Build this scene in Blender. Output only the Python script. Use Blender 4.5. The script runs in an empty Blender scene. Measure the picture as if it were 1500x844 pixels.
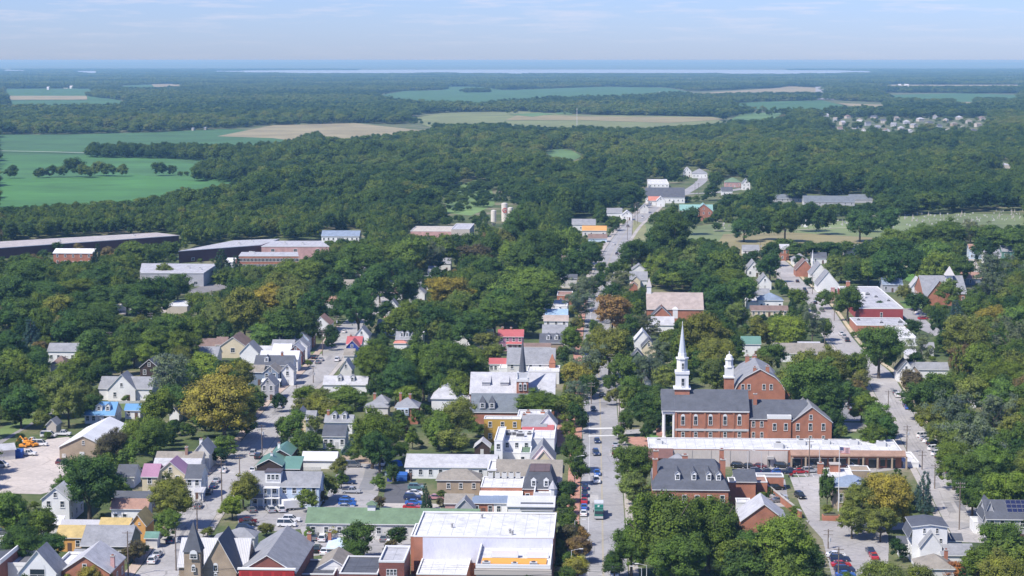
import bpy, bmesh, math, random
import numpy as np
from mathutils import Vector, Matrix
random.seed(7); rng = np.random.default_rng(7)
R = math.radians
# ------------------------------------------------------------------ camera
H = 120.0; F = 2900.0; YH = 88.0; CX, CY = 750.0, 422.0
TH = math.atan((CY - YH) / F); ct, st = math.cos(TH), math.sin(TH)
sc = bpy.context.scene
cam = bpy.data.objects.new("camera", bpy.data.cameras.new("camera"))
sc.collection.objects.link(cam); sc.camera = cam
cam.location = (0, 0, H); cam.rotation_euler = (math.pi / 2 - TH, 0, 0)
cam.data.sensor_width = 36; cam.data.lens = 36 * F / 1500; cam.data.clip_end = 200000; cam.data.clip_start = 1
# ------------------------------------------------------------------ light
SX, SY = 0.60, 0.50            # ground shadow of one metre of height (to the right, away)
el = math.atan(1 / math.hypot(SX, SY)); az = math.atan2(-SX, -SY)
w = bpy.data.worlds.new("World"); sc.world = w; w.use_nodes = True
nt = w.node_tree; bg = nt.nodes["Background"]; bg.inputs[1].default_value = 0.088
sky = nt.nodes.new("ShaderNodeTexSky"); sky.sky_type = 'NISHITA'; sky.sun_disc = False
sky.sun_elevation = el; sky.sun_rotation = az % (2 * math.pi)
sky.air_density = 1.0; sky.dust_density = 0.4; sky.ozone_density = 4.0; sky.altitude = 300
tc = nt.nodes.new("ShaderNodeTexCoord"); mp = nt.nodes.new("ShaderNodeMapping"); mp.inputs['Scale'].default_value = (14, 14, 160)
nz = nt.nodes.new("ShaderNodeTexNoise"); nz.inputs['Scale'].default_value = 1.6; nz.inputs['Detail'].default_value = 7; nz.inputs['Roughness'].default_value = .62
cr = nt.nodes.new("ShaderNodeValToRGB"); cr.color_ramp.elements[0].position = .50; cr.color_ramp.elements[1].position = .74
se = nt.nodes.new("ShaderNodeSeparateXYZ"); mr = nt.nodes.new("ShaderNodeMapRange")
mr.inputs['From Min'].default_value = .006; mr.inputs['From Max'].default_value = .028; mr.inputs['To Min'].default_value = .06; mr.inputs['To Max'].default_value = .42
mm = nt.nodes.new("ShaderNodeMath"); mm.operation = 'MULTIPLY'
mx = nt.nodes.new("ShaderNodeMix"); mx.data_type = 'RGBA'; mx.inputs[7].default_value = (9.0, 8.0, 8.6, 1)
tint = nt.nodes.new("ShaderNodeMix"); tint.data_type = 'RGBA'; tint.blend_type = 'MULTIPLY'; tint.inputs[0].default_value = 1; tint.inputs[7].default_value = (.76, .92, 1.52, 1)
L = nt.links.new
L(tc.outputs['Generated'], mp.inputs[0]); L(mp.outputs[0], nz.inputs[0]); L(nz.outputs[0], cr.inputs[0])
L(tc.outputs['Generated'], se.inputs[0]); L(se.outputs[2], mr.inputs[0]); L(mr.outputs[0], mm.inputs[0]); L(cr.outputs[0], mm.inputs[1])
L(sky.outputs[0], tint.inputs[6]); L(tint.outputs[2], mx.inputs[6]); L(mm.outputs[0], mx.inputs[0]); L(mx.outputs[2], bg.inputs[0])
sun = bpy.data.objects.new("sun", bpy.data.lights.new("sun", 'SUN')); sc.collection.objects.link(sun)
sun.data.energy = 5.0; sun.data.angle = R(.5); sun.data.color = (1, .955, .88)
sun.rotation_euler = Vector((SX, SY, -1)).to_track_quat('-Z', 'Y').to_euler()
sc.view_settings.view_transform = 'Standard'; sc.view_settings.look = 'None'; sc.view_settings.gamma = 1
sc.view_settings.exposure = 0.34
sc.cycles.volume_bounces = 0; sc.cycles.max_bounces = 5; sc.cycles.diffuse_bounces = 3; sc.cycles.transparent_max_bounces = 4
sc.cycles.use_denoising = True
# ------------------------------------------------------------------ photo pixel <-> world
def at(px, py, z=0.0):
    a, b = px - CX, CY - py
    v = (a, F * ct + b * st, -F * st + b * ct)
    t = (z - H) / v[2]
    return (v[0] * t, v[1] * t)
def proj(x, y, z=0.0):
    q = z - H
    zc = y * ct - q * st
    return CX + F * x / zc, CY - F * (y * st + q * ct) / zc
def zat(py, y):                      # height of the point seen at row py at depth y
    b = CY - py
    return H + y * (-F * st + b * ct) / (F * ct + b * st)
def xat(px, y, z=0): return (px - CX) / F * (y * ct - (z - H) * st)
def bis(f, a, b):
    fa = f(a)
    for _ in range(40):
        m = (a + b) / 2; fm = f(m)
        if (fa < 0) == (fm < 0): a, fa = m, fm
        else: b = m
    return (a + b) / 2
GR = -math.atan((890 - 750) / F)     # heading of the street grid
# ------------------------------------------------------------------ materials
MATS = {}
def nmat(name):
    m = bpy.data.materials.new(name); m.use_nodes = True
    return m, m.node_tree, m.node_tree.nodes["Principled BSDF"]
def mat(kind, col=(.5, .5, .5), rough=.8):
    key = (kind, tuple(round(c, 3) for c in col))
    if key in MATS: return MATS[key]
    m, n, b = nmat(kind); N = n.nodes.new; K = n.links.new
    b.inputs['Roughness'].default_value = rough
    if kind in ('plain',):
        b.inputs['Base Color'].default_value = (*col, 1)
        MATS[key] = m; return m
    if kind == 'glass':
        b.inputs['Base Color'].default_value = (*col, 1); b.inputs['Roughness'].default_value = .12
        b.inputs['Specular IOR Level'].default_value = .6; MATS[key] = m; return m
    if kind == 'paint':              # car paint: colour of the object
        oi = N("ShaderNodeObjectInfo"); K(oi.outputs['Color'], b.inputs['Base Color'])
        b.inputs['Roughness'].default_value = .3; b.inputs['Coat Weight'].default_value = .5
        MATS[key] = m; return m
    tcn = N("ShaderNodeTexCoord"); geo = N("ShaderNodeNewGeometry")
    a, c = N("ShaderNodeTexNoise"), N("ShaderNodeTexNoise")
    r1 = N("ShaderNodeMapRange"); mul = N("ShaderNodeMix"); mul.data_type = 'RGBA'; mul.blend_type = 'MULTIPLY'; mul.inputs[0].default_value = 1
    mul.inputs[6].default_value = (*col, 1)
    K(geo.outputs['Position'], a.inputs[0]); K(tcn.outputs['Object'], c.inputs[0])
    sA, sB, lo, hi = {'roof': (.45, 1.7, .76, 1.2), 'flatroof': (.25, 1.2, .74, 1.16), 'metal': (.2, 2.2, .85, 1.12), 'brick': (.4, 4.5, .72, 1.25), 'siding': (.3, 3, .86, 1.08),
                      'road': (.05, .7, .72, 1.2), 'bark': (.5, 8, .6, 1.3), 'crop': (.010, .07, .66, 1.32)}.get(kind, (.3, 3, .8, 1.2))
    a.inputs['Scale'].default_value = sA; a.inputs['Detail'].default_value = 4
    c.inputs['Scale'].default_value = sB; c.inputs['Detail'].default_value = 5; c.inputs['Roughness'].default_value = .7
    if kind in ('siding', 'brick'):
        mpp = N("ShaderNodeMapping"); mpp.inputs['Scale'].default_value = (1, 1, .35 if kind == 'siding' else 1.6); K(tcn.outputs['Object'], mpp.inputs[0]); K(mpp.outputs[0], c.inputs[0])
    if kind == 'crop':
        mpp = N("ShaderNodeMapping"); mpp.inputs['Scale'].default_value = (.35, 1.3, 1); K(geo.outputs['Position'], mpp.inputs[0]); K(mpp.outputs[0], c.inputs[0])
    ad = N("ShaderNodeMath"); ad.operation = 'ADD'; K(a.outputs[0], ad.inputs[0]); K(c.outputs[0], ad.inputs[1])
    K(ad.outputs[0], r1.inputs[0]); r1.inputs['From Min'].default_value = .7; r1.inputs['From Max'].default_value = 1.3
    r1.inputs['To Min'].default_value = lo; r1.inputs['To Max'].default_value = hi
    cc = N("ShaderNodeCombineColor")
    for i in range(3): K(r1.outputs[0], cc.inputs[i])
    K(cc.outputs[0], mul.inputs[7]); out = mul.outputs[2]
    if kind == 'road':               # tar patches and cracks
        v = N("ShaderNodeTexVoronoi"); v.feature = 'DISTANCE_TO_EDGE'; v.inputs['Scale'].default_value = .11
        K(geo.outputs['Position'], v.inputs[0]); lt = N("ShaderNodeMath"); lt.operation = 'LESS_THAN'; lt.inputs[1].default_value = .012; K(v.outputs[0], lt.inputs[0])
        m2 = N("ShaderNodeMix"); m2.data_type = 'RGBA'; K(lt.outputs[0], m2.inputs[0]); K(out, m2.inputs[6]); m2.inputs[7].default_value = (*[x * .72 for x in col], 1); out = m2.outputs[2]
    if kind == 'metal':
        b.inputs['Roughness'].default_value = .45
        wv = N("ShaderNodeTexWave"); wv.wave_type = 'BANDS'; wv.bands_direction = 'X'; wv.inputs['Scale'].default_value = .8
        K(tcn.outputs['Object'], wv.inputs[0]); bp = N("ShaderNodeBump"); bp.inputs['Strength'].default_value = .25; bp.inputs['Distance'].default_value = .1
        K(wv.outputs[1], bp.inputs['Height']); K(bp.outputs[0], b.inputs['Normal'])
    if kind == 'flatroof':           # ponding stains and patches
        v = N("ShaderNodeTexNoise"); v.inputs['Scale'].default_value = .3; v.inputs['Detail'].default_value = 8; v.inputs['Roughness'].default_value = .75
        mpp = N("ShaderNodeMapping"); mpp.inputs['Scale'].default_value = (.7, 1.6, 1); K(geo.outputs['Position'], mpp.inputs[0]); K(mpp.outputs[0], v.inputs[0])
        rr = N("ShaderNodeValToRGB"); rr.color_ramp.elements[0].position = .55; rr.color_ramp.elements[1].position = .66; K(v.outputs[0], rr.inputs[0])
        m2 = N("ShaderNodeMix"); m2.data_type = 'RGBA'; K(rr.outputs[0], m2.inputs[0]); K(out, m2.inputs[6]); m2.inputs[7].default_value = (*[x * .55 for x in col], 1); out = m2.outputs[2]
        wv = N('ShaderNodeTexWave'); wv.wave_type = 'BANDS'; wv.bands_direction = 'X'; wv.inputs['Scale'].default_value = .11; K(tcn.outputs['Object'], wv.inputs[0]); lt = N('ShaderNodeMath'); lt.operation = 'LESS_THAN'; lt.inputs[1].default_value = .004; K(wv.outputs[1], lt.inputs[0]); m3 = N('ShaderNodeMix'); m3.data_type = 'RGBA'; K(lt.outputs[0], m3.inputs[0]); K(out, m3.inputs[6]); m3.inputs[7].default_value = (*[x * .6 for x in col], 1); out = m3.outputs[2]
    K(out, b.inputs['Base Color']); MATS[key] = m; return m
def leafmat(inst):
    m, n, b = nmat("foliage"); N = n.nodes.new; K = n.links.new
    oi = N("ShaderNodeObjectInfo"); geo = N("ShaderNodeNewGeometry")
    nz = N("ShaderNodeTexNoise"); nz.inputs['Scale'].default_value = .45; nz.inputs['Detail'].default_value = 3; K(geo.outputs['Position'], nz.inputs[0])
    nb = N("ShaderNodeTexNoise"); nb.inputs['Scale'].default_value = .011; nb.inputs['Detail'].default_value = 3; K(geo.outputs['Position'], nb.inputs[0])
    if inst:
        rp = N("ShaderNodeValToRGB"); e = rp.color_ramp.elements; at_ = N("ShaderNodeAttribute"); at_.attribute_type = 'INSTANCER'; at_.attribute_name = 'hue'; K(at_.outputs['Fac'], rp.inputs[0])
        cols = [(0, (.040, .082, .034)), (.25, (.072, .122, .040)), (.5, (.105, .160, .042)), (.7, (.140, .188, .048)), (.88, (.175, .200, .062)), (1, (.20, .16, .08))]
        e[0].position, e[0].color = cols[0][0], (*cols[0][1], 1); e[1].position, e[1].color = 1, (*cols[-1][1], 1)
        for p, c in cols[1:-1]:
            q = e.new(p); q.color = (*c, 1)
        base = rp.outputs[0]
    else: base = oi.outputs['Color']
    mul = N("ShaderNodeMix"); mul.data_type = 'RGBA'; mul.blend_type = 'MULTIPLY'; mul.inputs[0].default_value = 1
    r1 = N("ShaderNodeMapRange"); K(nz.outputs[0], r1.inputs[0]); r1.inputs['From Min'].default_value = .3; r1.inputs['From Max'].default_value = .7; r1.inputs['To Min'].default_value = .6; r1.inputs['To Max'].default_value = 1.45
    cc = N("ShaderNodeCombineColor"); K(r1.outputs[0], cc.inputs[0]); K(r1.outputs[0], cc.inputs[1])
    cc.inputs[2].default_value = .9
    K(base, mul.inputs[6]); K(cc.outputs[0], mul.inputs[7])
    d = N("ShaderNodeBsdfDiffuse"); t = N("ShaderNodeBsdfTranslucent"); ms = N("ShaderNodeMixShader"); ms.inputs[0].default_value = .3
    K(mul.outputs[2], d.inputs[0]); K(mul.outputs[2], t.inputs[0]); K(d.outputs[0], ms.inputs[1]); K(t.outputs[0], ms.inputs[2])
    K(ms.outputs[0], n.nodes["Material Output"].inputs[0]); n.nodes.remove(b)
    return m
C = dict(white=(.74, .74, .73), offwhite=(.6, .59, .56), cream=(.62, .54, .38), beige=(.5, .45, .39), tan=(.36, .28, .2), brick=(.37, .155, .095), whroof=(.61, .61, .605), wroof=(.42, .385, .365), skyroof=(.28, .40, .54), pinktan=(.36, .30, .27), dkbrick=(.2, .07, .055), red=(.30, .055, .055),
         gray=(.24, .245, .26), lgray=(.42, .42, .44), pale=(.58, .58, .6), slate=(.085, .092, .11), dslate=(.05, .055, .07), brown=(.19, .13, .11), tanroof=(.25, .225, .19), terra=(.32, .19, .145),
         green=(.13, .2, .12), teal=(.12, .235, .19), pteal=(.22, .38, .34), blue=(.13, .29, .50), lblue=(.5, .6, .72), yellow=(.45, .34, .14), orange=(.62, .33, .10), mustard=(.5, .31, .06), purple=(.35, .19, .27), dgray=(.14, .16, .18), maroon=(.1, .04, .045),
         redroof=(.42, .11, .11), salmon=(.5, .2, .15), navy=(.03, .06, .3), bluegray=(.2, .25, .33), dark=(.03, .03, .035), olive=(.16, .16, .11), pink=(.5, .3, .28), dkbrown=(.05, .03, .025))
def wallm(c):
    if isinstance(c, str) and c in ('brick', 'dkbrick', 'tan', 'pink'): return mat('brick', C[c])
    return mat('siding', C[c])
def roofm(c, k='roof'): return mat(k, C[c])
GLASS = mat('glass', (.03, .04, .05)); TRIM = mat('plain', (.7, .7, .69)); BARK = mat('bark', (.10, .08, .06)); LEAF = leafmat(False); FLEAF = leafmat(True)
# ------------------------------------------------------------------ object helpers
COL = sc.collection
def mk(name, me, parent=None, loc=(0, 0, 0), rz=0):
    o = bpy.data.objects.new(name, me); COL.objects.link(o); o.location = loc; o.rotation_euler = (0, 0, rz)
    if parent: o.parent = parent
    return o
def thing(name, label, cat, loc=(0, 0, 0), rz=0, group=None):
    o = mk(name, None, None, loc, rz); o.empty_display_size = 1; o['label'] = label; o['category'] = cat
    if group: o['group'] = group
    return o
def tag(o, label, cat, group=None):
    o['label'] = label; o['category'] = cat
    if group: o['group'] = group
    return o
class MB:                            # mesh collector
    def __init__(s): s.v, s.f, s.m = [], [], []
    def poly(s, pts, mi=0):
        i = len(s.v); s.v += [tuple(p) for p in pts]; s.f.append(tuple(range(i, i + len(pts)))); s.m.append(mi)
    def box(s, x0, x1, y0, y1, z0, z1, mi=0, top=None):
        p = [(x0, y0, z0), (x1, y0, z0), (x1, y1, z0), (x0, y1, z0), (x0, y0, z1), (x1, y0, z1), (x1, y1, z1), (x0, y1, z1)]
        i = len(s.v); s.v += p
        for q in ((0, 3, 2, 1), (4, 5, 6, 7), (0, 1, 5, 4), (1, 2, 6, 5), (2, 3, 7, 6), (3, 0, 4, 7)):
            s.f.append(tuple(i + k for k in q)); s.m.append(mi)
        if top is not None: s.m[-5] = top
    def slab(s, pts, t, mi=0, edge=1):  # top polygon (ccw from above) given a thickness
        n = len(pts); i = len(s.v); s.v += [tuple(p) for p in pts] + [(p[0], p[1], p[2] - t) for p in pts]
        s.f.append(tuple(range(i, i + n))); s.m.append(mi); s.f.append(tuple(range(i + 2 * n - 1, i + n - 1, -1))); s.m.append(edge)
        for k in range(n):
            q = (k + 1) % n; s.f.append((i + k, i + n + k, i + n + q, i + q)); s.m.append(edge)
    def prism(s, x, y, z0, z1, r0, r1, n=8, mi=0, rot=None, sy=1, cap=True):
        rot = math.pi / n if rot is None else rot; i = len(s.v); k = 1 / math.cos(math.pi / n)
        for z, r in ((z0, r0), (z1, r1)):
            for a in range(n):
                t = rot + 2 * math.pi * a / n; s.v.append((x + r * k * math.sin(t), y - sy * r * k * math.cos(t), z))
        for a in range(n):
            b = (a + 1) % n; s.f.append((i + a, i + b, i + n + b, i + n + a)); s.m.append(mi)
        if cap: s.f.append(tuple(i + n + a for a in range(n))); s.m.append(mi); s.f.append(tuple(i + n - 1 - a for a in range(n))); s.m.append(mi)
    def tube(s, a, b, r, n=5, mi=0):
        a, b = Vector(a), Vector(b); d = (b - a).normalized(); u = d.orthogonal().normalized(); v = d.cross(u); i = len(s.v)
        for p in (a, b):
            for k in range(n):
                t = 2 * math.pi * k / n; s.v.append(tuple(p + (u * math.cos(t) + v * math.sin(t)) * r))
        for k in range(n):
            q = (k + 1) % n; s.f.append((i + k, i + q, i + n + q, i + n + k)); s.m.append(mi)
    def mesh(s, name, mats):
        me = bpy.data.meshes.new(name); me.from_pydata(s.v, [], s.f)
        for m in mats: me.materials.append(m)
        me.polygons.foreach_set('material_index', s.m); me.update(); return me
    def build(s, name, mats, parent=None, loc=(0, 0, 0), rz=0):
        if not isinstance(mats, (list, tuple)): mats = [mats]
        return mk(name, s.mesh(name, mats), parent, loc, rz)
# ------------------------------------------------------------------ keep-clear mask in the photo frame (so fill trees do not stand before open ground)
MASK = np.zeros((844, 1500), bool)
GY, GX = np.mgrid[0:844, 0:1500]
def inpoly(pts, X, Y):
    r = np.zeros(np.shape(X), bool); n = len(pts)
    for i in range(n):
        x1, y1 = pts[i]; x2, y2 = pts[(i + 1) % n]
        if y1 == y2: continue
        c = ((y1 > Y) != (y2 > Y)) & (X < (x2 - x1) * (Y - y1) / (y2 - y1) + x1); r ^= c
    return r
def mark(pts):
    xs = [p[0] for p in pts]; ys = [p[1] for p in pts]
    x0, x1, y0, y1 = max(0, int(min(xs)) - 1), min(1500, int(max(xs)) + 2), max(0, int(min(ys)) - 1), min(844, int(max(ys)) + 2)
    if x1 <= x0 or y1 <= y0: return
    MASK[y0:y1, x0:x1] |= inpoly(pts, GX[y0:y1, x0:x1] + .5, GY[y0:y1, x0:x1] + .5)
FOOT = []                            # building footprints and roads in world space
# ------------------------------------------------------------------ buildings
WM = {}
def window_mesh(w, h, arch=False, fc='plainwhite'):
    k = (round(w, 2), round(h, 2), arch)
    if k in WM: return WM[k]
    a = MB(); t = min(.14, w * .16)
    a.box(-w / 2 - t, -w / 2, -.09, 0, -t, h + t); a.box(w / 2, w / 2 + t, -.09, 0, -t, h + t)
    a.box(-w / 2, w / 2, -.09, 0, h, h + t); a.box(-w / 2 - t - .05, w / 2 + t + .05, -.16, -.002, -t - .1, -t)
    a.box(-w / 2, w / 2, -.07, -.005, h * .48, h * .48 + .07)
    a.box(-.03, .03, -.065, -.006, 0, h * .48)
    if arch:
        for k2 in range(5):
            t0, t1 = math.pi * k2 / 5, math.pi * (k2 + 1) / 5; r = w / 2 + t
            a.slab([(r * math.cos(t0), -.1, h + t + .6 * r * math.sin(t0)), (0, -.1, h + t), (0, -.02, h + t), (r * math.cos(t0), -.02, h + t + .6 * r * math.sin(t0))], .001, 0, 0)
            a.poly([(r * math.cos(t0), -.1, h + t + 1. * r * math.sin(t0)), (r * math.cos(t1), -.1, h + t + 1. * r * math.sin(t1)), (0, -.1, h + t)])
    b = MB(); b.box(-w / 2, w / 2, -.035, .0, 0, h)
    WM[k] = (a.mesh("window", [TRIM]), b.mesh("pane", [GLASS])); return WM[k]
def window(parent, x, y, z, w=.9, h=1.5, rz=0, arch=False):
    a, b = window_mesh(w, h, arch)
    o = mk("window", a, parent, (x, y, z), rz); mk("pane", b, o); return o
class Blk: pass
LM = []
def block(root, x0, x1, ye, h, yr, ax='x', wall='white', roof='gray', d=None, yb=None, p=.6, rk='roof', r=None, wins=True, doors=True, over=.35, trim=None, front=None, zb=0, chim=(), dorm=(), cols=None, side=True, wsize=(.95, 1.5), hipi=None, par=.5, nomark=False):
    B = Blk(); r = GR if r is None else r; B.r = r; B.h = h; u = (math.cos(r), math.sin(r)); n = (-u[1], u[0])
    O = at(x0, ye, h); B.O = O
    if front is not None:            # lie in the plane of another block, `front` metres before it
        ob, df = front; a, b = x0 - CX, CY - ye
        o2 = (ob.O[0] - ob.n[0] * df, ob.O[1] - ob.n[1] * df)
        v = (a, F * ct + b * st, -F * st + b * ct); t = (o2[0] * ob.n[0] + o2[1] * ob.n[1]) / (v[0] * ob.n[0] + v[1] * ob.n[1])
        O = (v[0] * t, v[1] * t); h = max(.8, H + v[2] * t); B.O = O; B.h = h; u, n, r = ob.u, ob.n, ob.r
    B.u, B.n = u, n
    W = lambda x, y, z: (O[0] + u[0] * x + n[0] * y, O[1] + u[1] * x + n[1] * y, z)
    B.W = W
    w_ = bis(lambda q: proj(*W(q, 0, h))[0] - x1, .5, 400)
    if ax in ('x', 'hip', 'mansard'):
        if d is None: d = max(3.5, bis(lambda q: yr - proj(*W(w_ / 2, q / 2, h + p * q / 2))[1], 1, 80)); rh = p * d / 2
        else: rh = max(.4, bis(lambda q: yr - proj(*W(w_ / 2, d / 2, h + q))[1], 0, 30))
    elif ax in 'yg':
        rh = max(.4, bis(lambda q: yr - proj(*W(w_ / 2, 0, h + q))[1], 0, 30))
        if yb is not None: d = max(3, bis(lambda q: yb - proj(*W(w_ / 2, q, h + rh))[1], 1, 200))
        elif d is None: d = max(8, w_ * 1.3)
    elif ax == 'shed':
        rh = .25 * 6; 
        if d is None: d = max(2, bis(lambda q: yr - proj(*W(w_ / 2, q, h + p * q))[1], .5, 60))
        rh = p * d
    else:
        rh = 0
        if d is None: d = max(3, bis(lambda q: yr - proj(*W(w_ / 2, q, h))[1], 1, 300))
    B.w, B.d, B.rh = w_, d, rh; w = w_
    if root is None or isinstance(root, tuple):
        name, label, cat, group = root
        c = W(w / 2, d / 2, 0); root = thing(name, label, cat, c, r, group)
        root['_r'] = r; B.isroot = True
    B.root = root; rr = root['_r']; dx, dy = O[0] - root.location[0], O[1] - root.location[1]; cr_, sr_ = math.cos(-rr), math.sin(-rr)
    B.loc = (dx * cr_ - dy * sr_, dx * sr_ + dy * cr_, 0); B.rz = r - rr
    wm, rm = wallm(wall), (roofm(roof, rk) if ax != 'flat' else mat('flatroof', C['whroof' if roof == 'white' else roof]))
    tm = TRIM if trim is None else mat('plain', C[trim])
    a = MB(); z0 = zb - .3 if zb == 0 else zb
    a.poly([(0, 0, z0), (w, 0, z0), (w, 0, h), (0, 0, h)]); a.poly([(w, 0, z0), (w, d, z0), (w, d, h), (w, 0, h)])
    a.poly([(w, d, z0), (0, d, z0), (0, d, h), (w, d, h)]); a.poly([(0, d, z0), (0, 0, z0), (0, 0, h), (0, d, h)])
    t = .2; o = over; q = MB()
    if ax == 'x':
        a.poly([(0, d, h), (0, 0, h), (0, d / 2, h + rh)]); a.poly([(w, 0, h), (w, d, h), (w, d / 2, h + rh)])
        e = o * rh / (d / 2); zt = t * .9
        q.slab([(-o, -o, h - e + zt), (w + o, -o, h - e + zt), (w + o, d / 2, h + rh + zt), (-o, d / 2, h + rh + zt)], t)
        q.slab([(w + o, d + o, h - e + zt), (-o, d + o, h - e + zt), (-o, d / 2, h + rh + zt), (w + o, d / 2, h + rh + zt)], t)
    elif ax == 'g':                  # gambrel, gable to the front
        pr = [(0, h), (w * .075, h + rh * .33), (w * .2, h + rh * .62), (w / 2, h + rh), (w * .8, h + rh * .62), (w * .925, h + rh * .33), (w, h)]
        a.poly([(x, 0, z) for x, z in pr[::-1]]); a.poly([(x, d, z) for x, z in pr])
        for i in range(6):
            (xa, za), (xb, zb_) = pr[i], pr[i + 1]; q.slab([(xa, d + o, za + .2), (xa, -o, za + .2), (xb, -o, zb_ + .2), (xb, d + o, zb_ + .2)], .25)
    elif ax == 'y':
        a.poly([(0, 0, h), (w, 0, h), (w / 2, 0, h + rh)]); a.poly([(w, d, h), (0, d, h), (w / 2, d, h + rh)])
        e = o * rh / (w / 2); zt = t * .9
        q.slab([(-o, d + o, h - e + zt), (-o, -o, h - e + zt), (w / 2, -o, h + rh + zt), (w / 2, d + o, h + rh + zt)], t)
        q.slab([(w + o, -o, h - e + zt), (w + o, d + o, h - e + zt), (w / 2, d + o, h + rh + zt), (w / 2, -o, h + rh + zt)], t)
    elif ax in ('hip', 'mansard'):
        i = min(w / 2 - .05, d / 2) if hipi is None else hipi; zt = .05
        if ax == 'mansard': i = 1.2
        y1 = d / 2 if ax == 'hip' else i; y2 = d / 2 if ax == 'hip' else d - i
        A, B1, C1, D1 = (-o, -o, h + zt), (w + o, -o, h + zt), (w + o, d + o, h + zt), (-o, d + o, h + zt)
        E, F1, G1, H1 = (i, y1, h + rh + zt), (w - i, y1, h + rh + zt), (w - i, y2, h + rh + zt), (i, y2, h + rh + zt)
        for P in ((A, B1, F1, E), (C1, D1, H1, G1)): q.poly(P)
        q.poly((B1, C1, F1) if ax == 'hip' else (B1, C1, G1, F1)); q.poly((D1, A, E) if ax == 'hip' else (D1, A, E, H1))
        if ax == 'mansard': q.poly((E, F1, G1, H1))
        q.box(-o, w + o, -o, d + o, h - .15, h + .04, 1)
    elif ax == 'shed':
        a.poly([(0, d, h), (0, 0, h), (0, d, h + rh)]); a.poly([(w, 0, h), (w, d, h), (w, d, h + rh)]); a.poly([(w, d, h), (0, d, h), (0, d, h + rh), (w, d, h + rh)])
        q.slab([(-o, -o, h - o * p + .18), (w + o, -o, h - o * p + .18), (w + o, d, h + rh + .18), (-o, d, h + rh + .18)], t)
    else:
        q.box(.25, w - .25, .25, d - .25, h - .2, h - .1 if par else h)
    a.build("wall", wm, root, B.loc, B.rz); q.build("roof", [rm, tm], root, B.loc, B.rz)
    if ax == 'flat' and par:
        pr = MB()
        for X0, X1, Y0, Y1 in ((-.06, w + .06, -.06, .25), (-.06, w + .06, d - .25, d + .06), (-.06, .25, .25, d - .25), (w - .25, w + .06, .25, d - .25)):
            pr.box(X0, X1, Y0, Y1, h + .003, h + par)
        pr.build("parapet", tm, root, B.loc, B.rz)
    B.put = lambda x, y, z: (B.loc[0] + x * math.cos(B.rz) - y * math.sin(B.rz), B.loc[1] + x * math.sin(B.rz) + y * math.cos(B.rz), z)
    ww, wh = wsize
    if wins:
        fl = max(1, int((h - zb + .6) // 3)); step = (h - zb) / fl; nc = cols or max(1, int(w // 3.4))
        for f in range(fl):
            z = zb + step * f + step * .36; hh = min(wh, step * .52)
            for c_ in range(nc):
                if doors and f == 0 and c_ == nc // 2 and zb == 0:
                    dm = MB(); dm.box(-.5, .5, -.08, 0, 0, 2.1); dm.build("door", mat('plain', (.12, .07, .05) if c_ % 2 else (.5, .5, .5)), root, B.put(w * (c_ + .5) / nc, 0, .1), B.rz)
                else: window(root, *B.put(w * (c_ + .5) / nc, 0, z), ww, hh, B.rz)
            if side:
                ns = max(1, min(6, int(d // 4.5)))
                for c_ in range(ns):
                    for xx, ra in ((w, math.pi / 2), (0, -math.pi / 2)):
                        if (xx == w) == (x0 < 900): window(root, *B.put(xx, d * (c_ + .5) / ns, z), ww, hh, B.rz + ra)
        if ax == 'y' and rh > 2.0: window(root, *B.put(w / 2, 0, h + rh * .18), .8, min(1.2, rh * .4), B.rz)
    for c_ in chim:
        chimney(B, *c_)
    for x_ in dorm: dormer(B, x_, wall if wall not in ('brick', 'dkbrick', 'tan') else 'white', roof)
    # keep-clear area and footprint
    pt = [proj(*W(*k)) for k in ((0, 0, h * .45 + zb * .5), (w, 0, h * .45 + zb * .5), (w, 0, h), (w, d, h), (w / 2, d / 2 if ax != 'y' else 0, h + rh), (0, d, h), (0, 0, h))]
    xs = [k[0] for k in pt]; ys = [k[1] for k in pt]
    if not nomark: mark([(min(xs), min(ys)), (max(xs), min(ys)), (max(xs), pt[0][1]), (min(xs), pt[0][1])])
    FOOT.append([W(k[0], k[1], 0)[:2] for k in ((-1, -1), (w + 1, -1), (w + 1, d + 1), (-1, d + 1))])
    B.cx = sum(xs) / len(xs); B.cy = sum(ys) / len(ys)
    return B
def rz_at(B, x, y):
    h, rh, w, d = B.h, B.rh, B.w, B.d
    return h
def chimney(B, fx, fy, hh=1.3, s=.8, col='brick'):
    c_ = MB(); base = B.h - .5; top = B.h + B.rh + hh
    c_.box(-s / 2, s / 2, -s / 2, s / 2, base, top); c_.box(-s / 2 - .1, s / 2 + .1, -s / 2 - .1, s / 2 + .1, top, top + .2, 1)
    c_.box(-s / 4, s / 4, -s / 4, s / 4, top + .2, top + .45, 2)
    c_.build("chimney", [wallm(col), mat('plain', (.4, .38, .35)), mat('plain', (.25, .1, .07))], B.root, B.put(B.w * fx, B.d * fy, 0), B.rz)
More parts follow.
